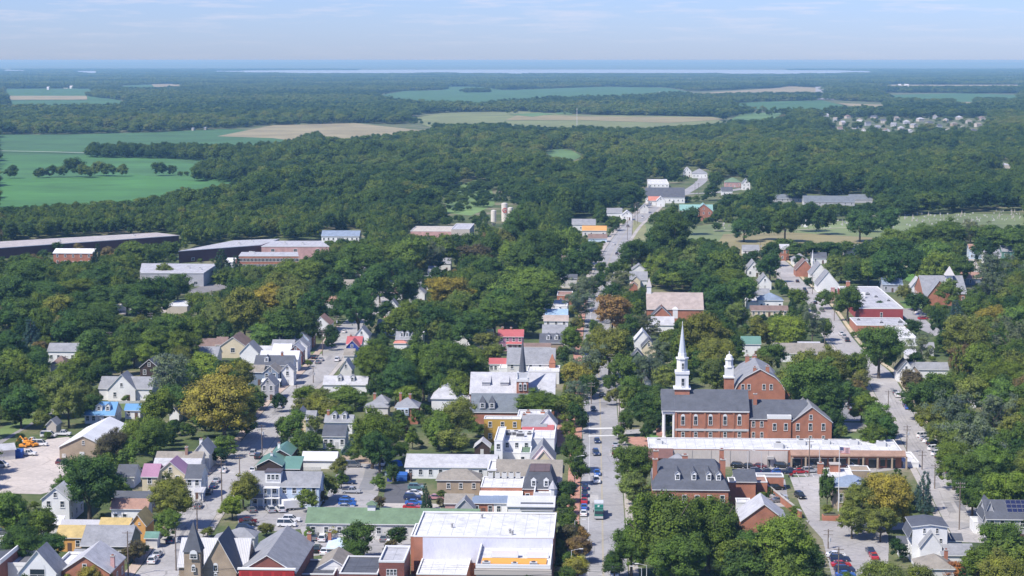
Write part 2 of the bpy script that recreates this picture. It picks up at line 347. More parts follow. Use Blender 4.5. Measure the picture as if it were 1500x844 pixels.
def dormer(B, fx, wall, roof, ww=1.5):
    y0 = B.d * .14; sl = B.rh / (B.d / 2); zr = B.h + sl * y0; hh = 1.9; dl = min(B.d * .5 - y0, (hh + .7) / sl)
    a = MB(); a.box(-ww / 2, ww / 2, 0, dl * .8, zr - .2, zr + hh); a.poly([(-ww / 2, 0, zr + hh), (ww / 2, 0, zr + hh), (0, 0, zr + hh + .7)])
    g = MB(); o = .2
    g.slab([(-ww / 2 - o, dl, zr + hh + .1 - .15), (-ww / 2 - o, -o, zr + hh - .05), (0, -o, zr + hh + .82), (0, dl, zr + hh + .82)], .1)
    g.slab([(ww / 2 + o, -o, zr + hh - .05), (ww / 2 + o, dl, zr + hh - .05), (0, dl, zr + hh + .82), (0, -o, zr + hh + .82)], .1)
    dm = a.build("dormer", wallm(wall), B.root, B.put(B.w * fx, y0, 0), B.rz); g.build("roof", [roofm(roof), TRIM], dm); 
    wa, wb = window_mesh(.8, 1.2); wo = mk("window", wa, dm, (0, 0, zr + .45)); me = wb; mk("pane", me, dm, (0, -.01, zr + .45))
def house(label, x0, x1, ye, h, yr, ax='x', wall='white', roof='gray', lm=None, name='house', cat='house', group='houses of the town', **k):
    B = block((name, label, cat, group), x0, x1, ye, h, yr, ax, wall, roof, **k)
    if lm: LM.append((lm, B))
    return B
def wing(B, x0, x1, ye, h, yr, ax='x', wall='white', roof='gray', **k): return block(B.root, x0, x1, ye, h, yr, ax, wall, roof, **k)
def porch(B, fx0, fx1, z=2.8, dep=2.2, roof='gray', posts=3, wall='white'):
    a = MB(); x0, x1 = B.w * fx0, B.w * fx1
    a.slab([(x0 - .2, -dep - .2, z), (x1 + .2, -dep - .2, z), (x1 + .2, 0, z + .7), (x0 - .2, 0, z + .7)], .18)
    f_ = MB(); f_.box(x0, x1, -dep, -.02, -.2, .35); f_.build("porch_floor", mat('plain', (.3, .28, .26)), B.root, B.loc, B.rz)
    pc = a.build("porch", [roofm(roof), TRIM], B.root, B.loc, B.rz)
    for i in range(posts):
        xx = x0 + .2 + (x1 - x0 - .4) * i / max(1, posts - 1); p_ = MB(); p_.box(xx - .09, xx + .09, -dep + .05, -dep + .23, .35, z - .17); p_.build("post", TRIM, pc)
def units(B, n, seed=1, yf=(.3, .7)):
    rd = random.Random(seed)
    for i in range(n):
        x = B.w * ((i + .3 + .4 * rd.random()) / n); y = B.d * rd.uniform(*yf); a = MB(); s = rd.uniform(.7, 1.3)
        a.box(-s, s, -s * .7, s * .7, 0, s * 1.1); a.prism(0, 0, s * 1.1, s * 1.1 + .2, s * .5, s * .5, 10, 1)
        a.box(-s * .9, s * .9, -s * .72, -s * .7 - .0, s * .2, s * .9, 1)
        a.build("air_conditioner", [mat('plain', (.5, .5, .5)), mat('plain', (.08, .08, .09))], B.root, B.put(x, y, B.h - .1), B.rz)
def tier(root, name, X, Y, wpx, yt, yb, m, n=4, wt=None, part=None, z0=None):
    """a tier of a tower standing at world X,Y; rows of the photo give its foot and top"""
    z1 = zat(yt, Y); zz = zat(yb, Y) if z0 is None else z0; s = F / (Y * ct + H * st) ; r0 = wpx / s / 2; r1 = r0 if wt is None else wt / s / 2
    a = MB(); dx, dy = X - root.location[0], Y - root.location[1]; rr = root['_r']; c_, s_ = math.cos(-rr), math.sin(-rr)
    a.prism(0, 0, zz, z1, r0, max(r1, .02), n)
    return a.build(name, m, part or root, (dx * c_ - dy * s_, dx * s_ + dy * c_, 0) if part is None else (0, 0, 0), 0)
def winpx(B, x, yt, yb, wpx, arch=False, df=0):
    a, b = x - CX, CY - yb; v = (a, F * ct + b * st, -F * st + b * ct)
    t = (B.O[0] * B.n[0] + B.O[1] * B.n[1]) / (v[0] * B.n[0] + v[1] * B.n[1]); X, Y, Z = v[0] * t, v[1] * t, H + v[2] * t
    s = F / (Y * ct + (H - Z) * st); lx = (X - B.O[0]) * B.u[0] + (Y - B.O[1]) * B.u[1]
    return window(B.root, *B.put(lx, -df, Z), wpx / s * .72, (yb - yt) / s * .86, B.rz, arch)
# ------------------------------------------------------------------ ground, fields, water, streets
def struct(name, me, loc=(0, 0, 0)):
    o = mk(name, me, None, loc); o['kind'] = 'structure'; return o
def gmat():
    m, n, b = nmat("ground"); N = n.nodes.new; K = n.links.new; geo = N("ShaderNodeNewGeometry"); b.inputs['Roughness'].default_value = 1
    a, c = N("ShaderNodeTexNoise"), N("ShaderNodeTexNoise"); a.inputs['Scale'].default_value = .03; a.inputs['Detail'].default_value = 7; c.inputs['Scale'].default_value = .5; c.inputs['Detail'].default_value = 6; c.inputs['Roughness'].default_value = .7
    K(geo.outputs['Position'], a.inputs[0]); K(geo.outputs['Position'], c.inputs[0])
    ad = N("ShaderNodeMath"); ad.operation = 'MULTIPLY_ADD'; ad.inputs[1].default_value = .5; K(c.outputs[0], ad.inputs[0]); K(a.outputs[0], ad.inputs[2])
    rp = N("ShaderNodeValToRGB"); e = rp.color_ramp.elements; e[0].position = .55; e[0].color = (.035, .06, .018, 1); e[1].position = .95; e[1].color = (.22, .19, .13, 1)
    q = e.new(.72); q.color = (.075, .105, .03, 1); q = e.new(.83); q.color = (.13, .135, .06, 1)
    K(ad.outputs[0], rp.inputs[0]); K(rp.outputs[0], b.inputs['Base Color']); return m
g = MB(); g.poly([(-30000, -500, 0), (30000, -500, 0), (30000, 62000, 0), (-30000, 62000, 0)]); struct("ground", g.mesh("ground", [gmat()]))
def pxpoly(name, pts, z, m, ext=0, keep=True, kind=True):
    if keep: mark(pts)
    if ext:                         # the ground runs on below the treetops that hide its near edge
        P = []
        for x, y in pts:
            up = inpoly(pts, np.array([x]), np.array([y - .8]))[0]; dn = inpoly(pts, np.array([x]), np.array([y + .8]))[0]
            P.append((x, YH + (y - YH) * ext if not dn else y))
        pts = P
    w3 = [(*at(x, y, z), z) for x, y in pts]
    ar = sum(w3[i][0] * w3[(i + 1) % len(w3)][1] - w3[(i + 1) % len(w3)][0] * w3[i][1] for i in range(len(w3)))
    if ar < 0: w3.reverse()
    a = MB(); a.poly(w3); me = a.mesh(name, [m])
    bm = bmesh.new(); bm.from_mesh(me); bmesh.ops.triangulate(bm, faces=bm.faces[:]); bm.to_mesh(me); bm.free()
    return struct(name, me)
FG = mat('crop', (.050, .125, .036)); FG2 = mat('crop', (.055, .15, .036)); FT = mat('crop', (.265, .23, .125)); FO = mat('crop', (.165, .19, .065)); FB = mat('crop', (.10, .18, .055)); FT2 = mat('crop', (.25, .215, .10))
pxpoly("field", [(-150, 198), (100, 197), (230, 194), (320, 189), (400, 192), (450, 198), (452, 200), (430, 206), (380, 214), (372, 240), (366, 248), (335, 258), (330, 268), (270, 272), (180, 290), (80, 296), (10, 303), (-150, 304)], .5, FG, 1.12)
pxpoly("field", [(-150, 226), (130, 228), (250, 233), (372, 242), (366, 248), (335, 258), (270, 272), (180, 290), (80, 296), (10, 303), (-150, 304)], .9, FG2, 1.12, False)
pxpoly("field", [(-150, 258), (60, 262), (200, 256), (340, 252), (300, 268), (180, 290), (80, 296), (10, 303), (-150, 304)], 1.2, mat('crop', (.055, .165, .032)), 1.12, False)
pxpoly("field", [(318, 189.5), (400, 183.5), (520, 180.5), (632, 183), (628, 188), (545, 195), (510, 200), (450, 198), (400, 192)], .7, FT, 1.1)
pxpoly("field", [(-150, 131), (0, 130), (125, 129.5), (145, 130), (128, 140), (172, 146), (200, 151), (0, 153.5), (-150, 154)], .5, FG, 1.08)
pxpoly("field", [(-150, 140), (127, 140.5), (128, 146), (-150, 147)], 1.5, FT, 0, False)
pxpoly("field", [(150, 127), (200, 124), (272, 122.5), (270, 126), (220, 128)], .8, FG, 1.05)
pxpoly("field", [(222, 123.5), (272, 122.8), (271, 126.8), (226, 127.5)], 2.5, FT, 0, False)
pxpoly("field", [(544, 138), (594, 133), (649, 132), (652, 127), (695, 126.5), (740, 132), (888, 127), (977, 128.5), (1018, 133), (888, 140), (800, 141), (740, 146), (700, 149), (591, 146)], .6, FG, 1.08)
pxpoly("field", [(1007, 134), (1140, 129), (1156, 126), (1201, 129), (1202, 138), (1100, 139), (1021, 141)], .9, FT, 1.08)
pxpoly("field", [(1066, 151), (1140, 148.5), (1204, 147), (1242, 151), (1240, 156), (1160, 158), (1066, 153)], .6, FG, 1.08)
pxpoly("field", [(1227, 147.5), (1307, 150), (1307, 156), (1272, 155), (1242, 151)], .9, FT, 1.06)
pxpoly("field", [(1285, 136), (1400, 136.5), (1560, 137), (1560, 147), (1399, 147), (1307, 145)], .6, FG, 1.08)
pxpoly("field", [(1399, 147), (1427, 147), (1427, 154), (1400, 154)], .9, FT, 1.04)
pxpoly("field", [(1278, 124), (1560, 124), (1560, 125.6), (1290, 125.6)], .9, FT, 1.01)
pxpoly("field", [(632, 178), (597, 167), (647, 165.5), (760, 163), (814, 166), (864, 168), (1045, 171), (1066, 175), (1015, 182), (983, 184), (906, 186), (858, 182), (811, 185), (740, 179), (660, 180)], .5, FO, 1.1)
pxpoly("field", [(760, 168), (864, 170.5), (1045, 172), (1062, 175), (980, 180), (850, 176), (740, 176)], .9, FT2, 0, False)
pxpoly("field", [(1090, 165), (1165, 162), (1144, 167), (1115, 173), (1080, 175), (1066, 173)], .9, FB, 1.05)
pxpoly("field", [(814, 161), (838, 163), (838, 168), (815, 167)], 1.1, FB, 0)
pxpoly("field", [(745, 168), (790, 165), (812, 167), (780, 171)], 1.1, FB, 0, False)
pxpoly("field", [(797, 219), (815, 218), (835, 219), (852, 225), (840, 231), (812, 227)], .4, FB, 1.03)
pxpoly("lawn", [(985, 337), (1060, 326), (1130, 333), (1300, 318), (1400, 312), (1560, 305), (1560, 330), (1370, 330), (1290, 347), (1270, 352), (1110, 362), (1080, 362), (1040, 347), (925, 352), (935, 325)], .05, mat('crop', (.16, .20, .08)), 1.06)
pxpoly("lawn", [(1060, 343), (1150, 340), (1290, 334), (1282, 349), (1270, 352), (1110, 362), (1080, 362), (1045, 350)], .1, mat('crop', (.24, .21, .10)), 1.06, False)
pxpoly("lawn", [(928, 322), (946, 330), (948, 352), (925, 352)], .1, mat('crop', (.22, .22, .10)), 0, False)
pxpoly("meadow", [(650, 280), (700, 262), (720, 275), (725, 300), (690, 316), (655, 312)], .1, mat('crop', (.13, .21, .06)), 0, True)
pxpoly("lawn", [(1300, 404), (1322, 395), (1341, 398), (1340, 415), (1322, 409), (1322, 405)], .05, mat('crop', (.10, .22, .045)))
pxpoly("lawn", [(1316, 440), (1350, 443), (1354, 451), (1326, 452)], .05, mat('crop', (.12, .2, .05)))
pxpoly("lawn", [(1220, 643), (1238, 635), (1270, 635), (1283, 643)], .05, mat('crop', (.12, .17, .05)))
pxpoly("lawn", [(0, 628), (20, 618), (60, 600), (78, 596), (72, 604), (34, 626), (0, 645)], .05, mat('crop', (.13, .19, .06)))
pxpoly("lawn", [(160, 590), (205, 590), (207, 600), (170, 600)], .05, mat('crop', (.12, .18, .05)), 0)
pxpoly("lawn", [(452, 512), (474, 508), (472, 518), (458, 520)], .05, mat('crop', (.12, .17, .05)), 0)
# water beyond the woods
WT = mat('glass', (.34, .42, .52)); WT.node_tree.nodes["Principled BSDF"].inputs['Roughness'].default_value = .5
pxpoly("river", [(-100, 102.6), (20, 102.4), (48, 103.2), (30, 104.2), (-100, 104.4)], .6, WT, 1.016)
pxpoly("river", [(104, 104), (146, 103.6), (150, 105.6), (138, 107.2), (112, 106)], .6, WT, 1.016)
pxpoly("river", [(296, 104), (420, 102.9), (600, 102.2), (900, 101.9), (1200, 102.6), (1270, 104), (1285, 105.6), (1150, 108), (900, 106.6), (760, 107.6), (640, 106.2), (560, 107.2), (430, 106.8), (330, 105.2)], .6, WT, 1.016)
FW = mat('crop', (.11, .15, .09))
hb = MB(); n = 60
def ridge(Y, hs, seed, base=0, m=FW, dep=2500):
    a = MB(); rd = random.Random(seed); hh = [0] * (n + 1); 
    for o in range(5):
        k = 2 ** o; v = [rd.uniform(-1, 1) for _ in range(k * 2 + 3)]
        for i in range(n + 1):
            t = i / n * k * 2; j = int(t); f = t - j; hh[i] += (v[j] * (1 - f) + v[j + 1] * f) / (1.6 ** o)
    x0 = -.36 * Y; dx = .72 * Y / n; top = [base + hs(i / n) + hh[i] * 4 for i in range(n + 1)]
    for i in range(n):
        xa, xb = x0 + i * dx, x0 + (i + 1) * dx
        a.poly([(xa, Y - dep, .3), (xb, Y - dep, .3), (xb, Y, top[i + 1]), (xa, Y, top[i])]); a.poly([(xa, Y, top[i]), (xb, Y, top[i + 1]), (xb, Y + dep, .3), (xa, Y + dep, .3)])
    struct("hills", a.mesh("hills", [m]))
ridge(28500, lambda t: 14, 3, dep=900)
ridge(36000, lambda t: 22 + 6 * math.sin(t * 5), 4)
ridge(46000, lambda t: 38 + 14 * math.sin(t * 3.1), 5, dep=4000)
ridge(56000, lambda t: 46 + 24 * math.sin(t * 3.1), 6, dep=4500)
# streets
ASPH = mat('road', (.32, .312, .308)); CONC = mat('road', (.42, .385, .345)); BRK = mat('brick', (.42, .22, .16)); LOT = mat('road', (.32, .308, .3)); DLOT = mat('road', (.10, .10, .105)); DIRT = mat('road', (.5, .445, .4)); YEL = mat('plain', (.42, .36, .22)); WHT = mat('plain', (.62, .62, .6))
def ribbon(name, pts, wid, z, m, off=0, thick=0, keep=True, px=True, dash=None):
    P = [Vector((*at(x, y, 0), 0)) for x, y in pts] if px else [Vector(p) for p in pts]
    Q = []
    for i in range(len(P) - 1):      # smooth the polyline
        for k in range(4):
            t = k / 4; p0, p1, p2, p3 = P[max(0, i - 1)], P[i], P[i + 1], P[min(len(P) - 1, i + 2)]
            Q.append(.5 * ((2 * p1) + (p2 - p0) * t + (2 * p0 - 5 * p1 + 4 * p2 - p3) * t * t + (3 * p1 - p0 - 3 * p2 + p3) * t ** 3))
    Q.append(P[-1]); n_ = []
    for i in range(len(Q)):
        d = (Q[min(i + 1, len(Q) - 1)] - Q[max(i - 1, 0)]).normalized(); n_.append(Vector((d.y, -d.x, 0)))
    Lp = [Q[i] + n_[i] * (off - wid / 2) for i in range(len(Q))]; Rp = [Q[i] + n_[i] * (off + wid / 2) for i in range(len(Q))]
    a = MB()
    for i in range(len(Q) - 1):
        q = [(*Lp[i][:2], z), (*Rp[i][:2], z), (*Rp[i + 1][:2], z), (*Lp[i + 1][:2], z)]
        if (q[1][0] - q[0][0]) * (q[2][1] - q[0][1]) - (q[1][1] - q[0][1]) * (q[2][0] - q[0][0]) < 0: q.reverse()
        if thick: a.slab(q, thick, 0, 0)
        else: a.poly(q)
        if keep:
            e = [proj(*p) for p in q]; mark(e); 
        if wid > 4: FOOT.append([p[:2] for p in q])
    return struct(name, a.mesh(name, [m]))
MAIN = [(889, 900), (884, 844), (882, 740), (880, 640), (878, 560), (874, 500), (878, 440), (881, 415), (887, 395), (902, 362), (922, 333), (938, 319), (953, 306), (962, 296)]
LEFT = [(190, 880), (228, 844), (258, 800), (288, 755), (318, 712), (345, 685), (376, 648), (403, 610), (425, 583), (453, 558), (470, 540), (486, 520), (500, 500), (514, 478), (532, 462), (556, 448), (570, 428), (562, 410)]
RIGHT = [(1432, 795), (1405, 750), (1385, 714), (1342, 640), (1302, 575), (1284, 545), (1258, 525), (1235, 500), (1220, 478), (1203, 452), (1184, 430), (1160, 410), (1148, 392), (1135, 380)]
ribbon("main_street", MAIN, 11.6, .02, ASPH); ribbon("side_street", LEFT, 10.2, .02, mat('road', (.36, .345, .33))); ribbon("side_street", RIGHT, 10.5, .02, mat('road', (.37, .35, .335)))
for o in (-.12, .12): ribbon("road_marking", MAIN, .12, .05, YEL, o, keep=False)
ribbon("road_marking", MAIN, .1, .05, WHT, -3.6, keep=False)
ribbon("pavement", MAIN[:8], 3.6, .12, BRK, -7.9, .4, keep=False); ribbon("pavement", MAIN[:8], 2.2, .12, CONC, 7.2, .4, keep=False)
ribbon("pavement", MAIN[7:], 2.4, .12, CONC, 7.2, .4, keep=False); ribbon("pavement", MAIN[7:], 3.5, .12, CONC, -7.8, .4, keep=False)
ribbon("pavement", LEFT[:14], 2.6, .12, mat('road', (.46, .36, .29)), -6.6, .4, keep=False); ribbon("pavement", LEFT[:14], 1.8, .12, CONC, 6.2, .4, keep=False)
ribbon("pavement", RIGHT, 1.8, .12, CONC, -6.4, .4, keep=False); ribbon("pavement", RIGHT[3:], 1.6, .12, mat('road', (.5, .42, .28)), 6.8, .4, keep=False)
ribbon("side_street", [(1225, 772), (1300, 772), (1360, 768), (1415, 770), (1440, 778)], 7, .03, mat('road', (.3, .29, .285)))
ribbon("side_street", [(840, 633), (880, 634), (905, 634), (960, 630)], 7, .03, ASPH, keep=False)
ribbon("side_street", [(962, 297), (985, 288), (1010, 284), (1050, 282), (1090, 276)], 10, .03, ASPH); ribbon("side_street", [(1000, 284), (1020, 272), (1030, 262), (1026, 252)], 10, .04, ASPH)
ribbon("side_street", [(886, 400), (930, 398), (985, 395)], 8, .03, ASPH, keep=False)
ribbon("side_street", [(380, 646), (340, 652), (300, 648)], 6, .03, ASPH, keep=False)
ribbon("lane", [(-10, 652), (20, 633), (45, 619), (62, 610), (78, 599)], 4, .03, mat('road', (.27, .26, .26)))
ribbon("lane", [(-20, 223), (60, 224.5), (130, 226.5)], 5, 2.2, mat('plain', (.5, .48, .42)))
ribbon("lane", [(1203, 128), (1205, 138), (1210, 147)], 50, 2.5, mat('plain', (.3, .3, .3)))
ribbon("lane", [(1045, 338), (1120, 339), (1240, 334), (1290, 331)], 2.2, .3, mat('plain', (.5, .46, .34)), keep=False)
ribbon("lane", [(1285, 392), (1318, 391), (1345, 392)], 4, .06, CONC)
ribbon("lane", [(1320, 452), (1335, 462), (1350, 476), (1370, 486), (1384, 492)], 9, .04, LOT); ribbon("lane", [(1418, 378), (1428, 392), (1436, 405)], 6, .04, CONC)
pxpoly("car_park", [(-60, 716), (-60, 668), (20, 660), (55, 652), (70, 643), (100, 640), (112, 648), (112, 690), (90, 716), (60, 724), (-10, 722)], .02, DIRT)
pxpoly("car_park", [(347, 752), (372, 744), (470, 742), (482, 760), (480, 812), (455, 815), (440, 775), (380, 780), (350, 775)], .02, LOT)
pxpoly("car_park", [(470, 815), (480, 780), (600, 783), (604, 812), (560, 818)], .026, LOT)
pxpoly("car_park", [(500, 678), (555, 680), (560, 700), (548, 746), (470, 747), (490, 700)], .032, LOT)
pxpoly("lane", [(537, 680), (562, 682), (556, 700), (546, 718), (524, 718), (532, 700)], .04, mat('road', (.22, .22, .225)), 0, False)
pxpoly("car_park", [(566, 709), (620, 708), (616, 738), (560, 737)], .04, DLOT)
pxpoly("pavement", [(560, 737), (640, 738), (650, 748), (555, 748)], .05, CONC)
pxpoly("car_park", [(1070, 700), (1085, 679), (1340, 676), (1345, 684), (1215, 700), (1150, 695)], .02, LOT)
pxpoly("car_park", [(1100, 705), (1150, 702), (1156, 742), (1090, 745)], .03, LOT, 0, False)
pxpoly("driveway", [(1157, 699), (1200, 698), (1201, 762), (1186, 766), (1172, 740)], .04, mat('road', (.38, .36, .345)))
pxpoly("driveway", [(1180, 762), (1236, 764), (1300, 768), (1302, 800), (1300, 850), (1225, 870), (1205, 790)], .05, mat('road', (.33, .315, .305)))
pxpoly("car_park", [(1224, 617), (1222, 582), (1250, 580), (1263, 617)], .02, mat('road', (.24, .24, .25)))
pxpoly("car_park", [(1215, 619), (1268, 619), (1272, 632), (1220, 632)], .03, CONC)
pxpoly("car_park", [(4, 402), (24, 392), (30, 396), (26, 406), (8, 410)], .02, CONC)
pxpoly("car_park", [(270, 428), (300, 417), (335, 416), (330, 424), (290, 430)], .02, mat('road', (.2, .19, .19)))
pxpoly("car_park", [(140, 462), (145, 446), (240, 442), (250, 458)], .02, CONC)
pxpoly("car_park", [(1380, 470), (1392, 462), (1395, 470), (1386, 492), (1374, 492)], .02, LOT, 0, False)
pxpoly("yard", [(905, 640), (975, 640), (990, 652), (935, 655)], .02, BRK, 0, False)
pxpoly("pavement", [(816, 606), (835, 600), (850, 606), (836, 650), (816, 655)], .06, BRK, 0, False)
pxpoly("lawn", [(948, 634), (965, 634), (963, 641), (944, 641)], .08, mat('crop', (.1, .2, .05)), 0, False)
pxpoly("driveway", [(500, 668), (530, 660), (560, 672), (540, 682), (505, 682)], .02, mat('road', (.35, .27, .2)), 0, False)
pxpoly("crosswalk", [(862, 627), (905, 626), (905, 628), (862, 629)], .06, WHT, 0, False); pxpoly("crosswalk", [(862, 638), (905, 637), (905, 638.4), (862, 639.6)], .06, WHT, 0, False)

# patches, worn strips and bay lines
rp = random.Random(21); PM = [mat('road', (.27, .26, .255)), mat('road', (.22, .215, .22)), mat('road', (.43, .415, .4))]
for ln, wd in ((MAIN[1:8], 10), (LEFT[1:14], 8.5), (RIGHT[1:12], 9)):
    for i in range(16):
        k = rp.randrange(len(ln) - 1); f = rp.random(); p = Vector(at(*ln[k])).lerp(Vector(at(*ln[k + 1])), f); q = (Vector(at(*ln[k + 1])) - Vector(at(*ln[k]))).normalized(); s = Vector((q.y, -q.x)) ; c0 = p + s * rp.uniform(-.35, .35) * wd; hl, hw = rp.uniform(1, 7), rp.uniform(.4, 1.3)
        pts = [c0 - q * hl - s * hw, c0 - q * hl + s * hw, c0 + q * hl + s * hw, c0 + q * hl - s * hw]; a = MB(); a.poly([(*v, .030 + i * .0006) for v in pts]); struct("road_patch", a.mesh("road_patch", [rp.choice(PM)]))
def bays(p, q, n, l, flip=1):
    P, Q = Vector(at(*p)), Vector(at(*q)); d = (Q - P) / n; s = Vector((d.y, -d.x)).normalized() * l * flip; u = d.normalized() * .07; a = MB()
    for i in range(n + 1): c0 = P + d * i; a.poly([(*(c0 - u), .075), (*(c0 + u), .075), (*(c0 + u + s), .075), (*(c0 - u + s), .075)][::flip])
    struct("bay_marking", a.mesh("bay_marking", [WHT]))
bays((1090, 686), (1215, 686), 12, 5); bays((1100, 694), (1200, 694), 9, 5); bays((500, 700), (497, 745), 9, 5, -1); bays((600, 712), (596, 738), 5, 5, -1); bays((350, 757), (352, 775), 5, 5, -1); bays((1212, 800), (1222, 844), 8, 5); bays((1345, 640), (1432, 745), 30, 5, -1)
# ------------------------------------------------------------------ buildings
# -- bottom left
b = house("red brick gabled house with pale grey roof at the bottom left", 88, 160, 838, 5, 815, 'y', 'brick', 'lgray', 'red brick gabled house', yb=793, wins=True, chim=[(.98, .3, -1, .9, 'pink')])
b = house("white gabled hall with an arched window and flat white roofs", 28, 82, 838, 6, 807, 'y', 'white', 'gray', 'white gabled hall', name='hall', cat='hall', yb=795, wins=False, group=None)
winpx(b, 55, 831, 850, 30, True)
k = wing(b, -10, 60, 829, 5.2, 811, 'flat', 'white', 'white', wins=False, par=.8)
a = MB(); [a.box(k.w * .42, k.w * .62, k.d * f, k.d * (f + .5), k.h + .02, k.h + .1) for f in (.25,)]; a.build("skylight", mat('plain', (.12, .12, .13)), k.root, k.loc, k.rz)
wing(b, 82, 118, 829, 5.2, 812, 'flat', 'white', 'white', wins=False, par=.6)
house("dark flat roofed brick building with white stepped parapet at the left edge", -90, 0, 826, 7, 797, 'flat', 'dkbrick', 'slate', None, name='shop', cat='building', par=1.0, wins=False, group=None)
house("low cream block with a dark roof at the left edge", -30, 19, 787, 4, 776, 'flat', 'cream', 'slate', None, par=.5, wins=False, group='houses of the town')
b = house("long grey gabled building with olive walls before the yellow roofs", 119, 188, 799, 4.5, 770, 'x', 'olive', 'gray', 'grey roofed olive building', p=.55, cols=3); porch(b, -.12, .08, 3, 2, 'gray', 2)
b = house("narrow orange gabled house with two small attic windows", 190, 213, 769, 4.6, 754, 'y', 'orange', 'yellow', 'orange gabled house', d=9, wins=False); winpx(b, 195, 765, 768, 3); winpx(b, 204, 765, 768, 3)
wing(b, 147, 189, 769, 4.2, 759, 'x', 'orange', 'yellow', wins=False)
house("low wing roofed in yellow sheet beside the grey roof", 83, 120, 787, 3.6, 770, 'x', 'orange', 'yellow', 'low yellow roofed wing', cols=3)
house("small open shelter with a green roof beside the orange house", 213, 230, 788, 2.6, 781, 'x', 'offwhite', 'teal', None, wins=False, name='shelter', cat='shelter', group=None)
house("low grey metal roof between the yellow roofs", 90, 146, 770, 3.2, 762, 'x', 'gray', 'lgray', None, rk='metal', wins=False, group='houses of the town')
b = house("white house with a terracotta roof beside the side street", 163, 215, 745, 4.6, 731, 'x', 'white', 'terra', 'white house with terracotta roof', cols=4)
house("low dark roofed house behind the terracotta roofed house", 163, 222, 729, 4, 720, 'x', 'dkbrick', 'slate', None, cols=4)
b = house("tall white gabled house half hidden by a big tree", 61, 101, 731, 6.5, 715, 'y', 'white', 'pale', 'tall white gabled house', d=14)
wing(b, 59, 90, 768, 3, 756, 'shed', 'white', 'pale', wins=False)
b = house("cream house with pink metal roof and front gable", 229, 270, 694, 6.3, 677, 'y', 'cream', 'purple', 'pink roofed cream house', yb=668, rk='metal', cols=2); wing(b, 208, 230, 698, 6, 680, 'x', 'cream', 'purple', rk='metal', cols=1)
b = house("white sided house with dark slate roof right of the pink roof", 272, 294, 701, 6, 681, 'x', 'white', 'slate', None, cols=2); porch(b, .7, 1.3, 3, 3, 'lgray', 3)
b = house("long low house with brownish grey roof and white chimney", 229, 295, 672, 4.5, 662, 'x', 'offwhite', 'tanroof', 'long brownish roofed house', chim=[(.65, .3, 1.6, .8, 'terra')], wins=False)
wing(b, 283, 306, 664, 5, 650, 'y', 'offwhite', 'gray', wins=False, d=10, chim=[(.3, .5, .3, .9, 'white')]); wing(b, 226, 292, 681, 3.4, 672, 'shed', 'offwhite', 'lgray', wins=False)
b = house("dark brown barn with stepped teal green roofs", 376, 412, 682, 4.2, 673, 'y', 'dkbrown', 'teal', 'teal roofed brown barn', name='barn', cat='barn', yb=659, wins=False, rk='metal', chim=[(.5, .35, .9, .7, 'white')], group=None)
wing(b, 396, 425, 667, 5, 659, 'y', 'dkbrown', 'teal', yb=647, wins=False, rk='metal', chim=[(.3, .4, .9, .7, 'white')]); wing(b, 414, 438, 687, 3, 669, 'shed', 'dkbrown', 'teal', p=.25, rk='metal', wins=False)
b = house("large pale blue clapboard house with two storey porch and dormer", 366, 467, 712, 5.8, 691, 'x', 'lblue', 'gray', 'large pale blue house', cols=7)
a = MB(); x = b.w * .33
a.box(x - 2.1, x + 2.1, .8, 5, b.h + .6, b.h + 3.6); a.box(x - 2.3, x + 2.3, .6, 5.2, b.h + 3.6, b.h + 3.85, 1); dm = a.build("dormer", [wallm('white'), mat('plain', (.08, .07, .08))], b.root, b.loc, b.rz)
for i in (-1, 0, 1): wa, wb = window_mesh(.8, 1.3); o = mk("window", wa, dm, (x + i * 1.15, .8, b.h + 1.7)); mk("pane", wb, o)
for zz in (3.0, 5.8):
    a = MB(); a.box(x - 2.2, x + 2.2, -2.2, -.02, zz - .2, zz); a.box(x - 2.2, x + 2.2, -2.2, -2.1, zz + .8, zz + .9) if zz < 5 else None
    po = a.build("porch", TRIM, b.root, b.loc, b.rz)
    for i in range(3): a = MB(); a.box(x - 2.15 + i * 2.05, x - 1.95 + i * 2.05, -2.15, -1.98, zz - 2.8, zz - .2); a.build("post", TRIM, po)
porch(b, .03, .22, 2.9, 2, 'gray', 3)
b = house("long white building with moss green roof and small cupola", 449, 700, 766, 3.9, 745, 'x', 'offwhite', 'green', 'long green roofed building', name='long_building', cat='building', cols=13, group=None, wsize=(1.0, 1.5))
a = MB(); a.box(-1, 1, -1, 1, -.5, 1.1); a.prism(0, 0, 1.1, 2.0, 1.4, .05, 4, 1); a.build("cupola", [TRIM, roofm('green')], b.root, b.put(b.w * .37, b.d / 2, b.h + b.rh), b.rz)
# -- stone church at the bottom left
b = house("tan brick church with a white nave roof and dark pointed tower", 262, 361, 829, 6.5, 789, 'x', 'tan', 'lgray', 'tan brick church', name='church', cat='church', p=1.0, wins=False, rk='metal', group=None)
cg = block(b.root, 295, 346, 836, 7, 790, 'y', 'tan', 'slate', d=12, wins=False); winpx(cg, 316, 827, 836, 7, True); winpx(cg, 316, 840, 846, 5, True)
tx, ty = at(284, 850, 0); tx, ty = xat(284, cg.O[1] - .5, 10), cg.O[1] - .5
tier(b.root, "tower", tx, ty, 24, 806, 880, wallm('tan'), z0=-.3); tier(b.root, "spire", tx, ty, 27, 764, 806, roofm('slate'), 4, .6)
a = MB(); zt = zat(817, ty); a.prism(0, 0, zt - 1.2, zt + .9, 1.0, 1.0, 4, 0); 
tb = block(b.root, 272.5, 295.5, 807, zat(807, ty), 806, 'flat', 'tan', 'tan', d=.4, wins=False, par=0, zb=zat(807, ty) - .6)
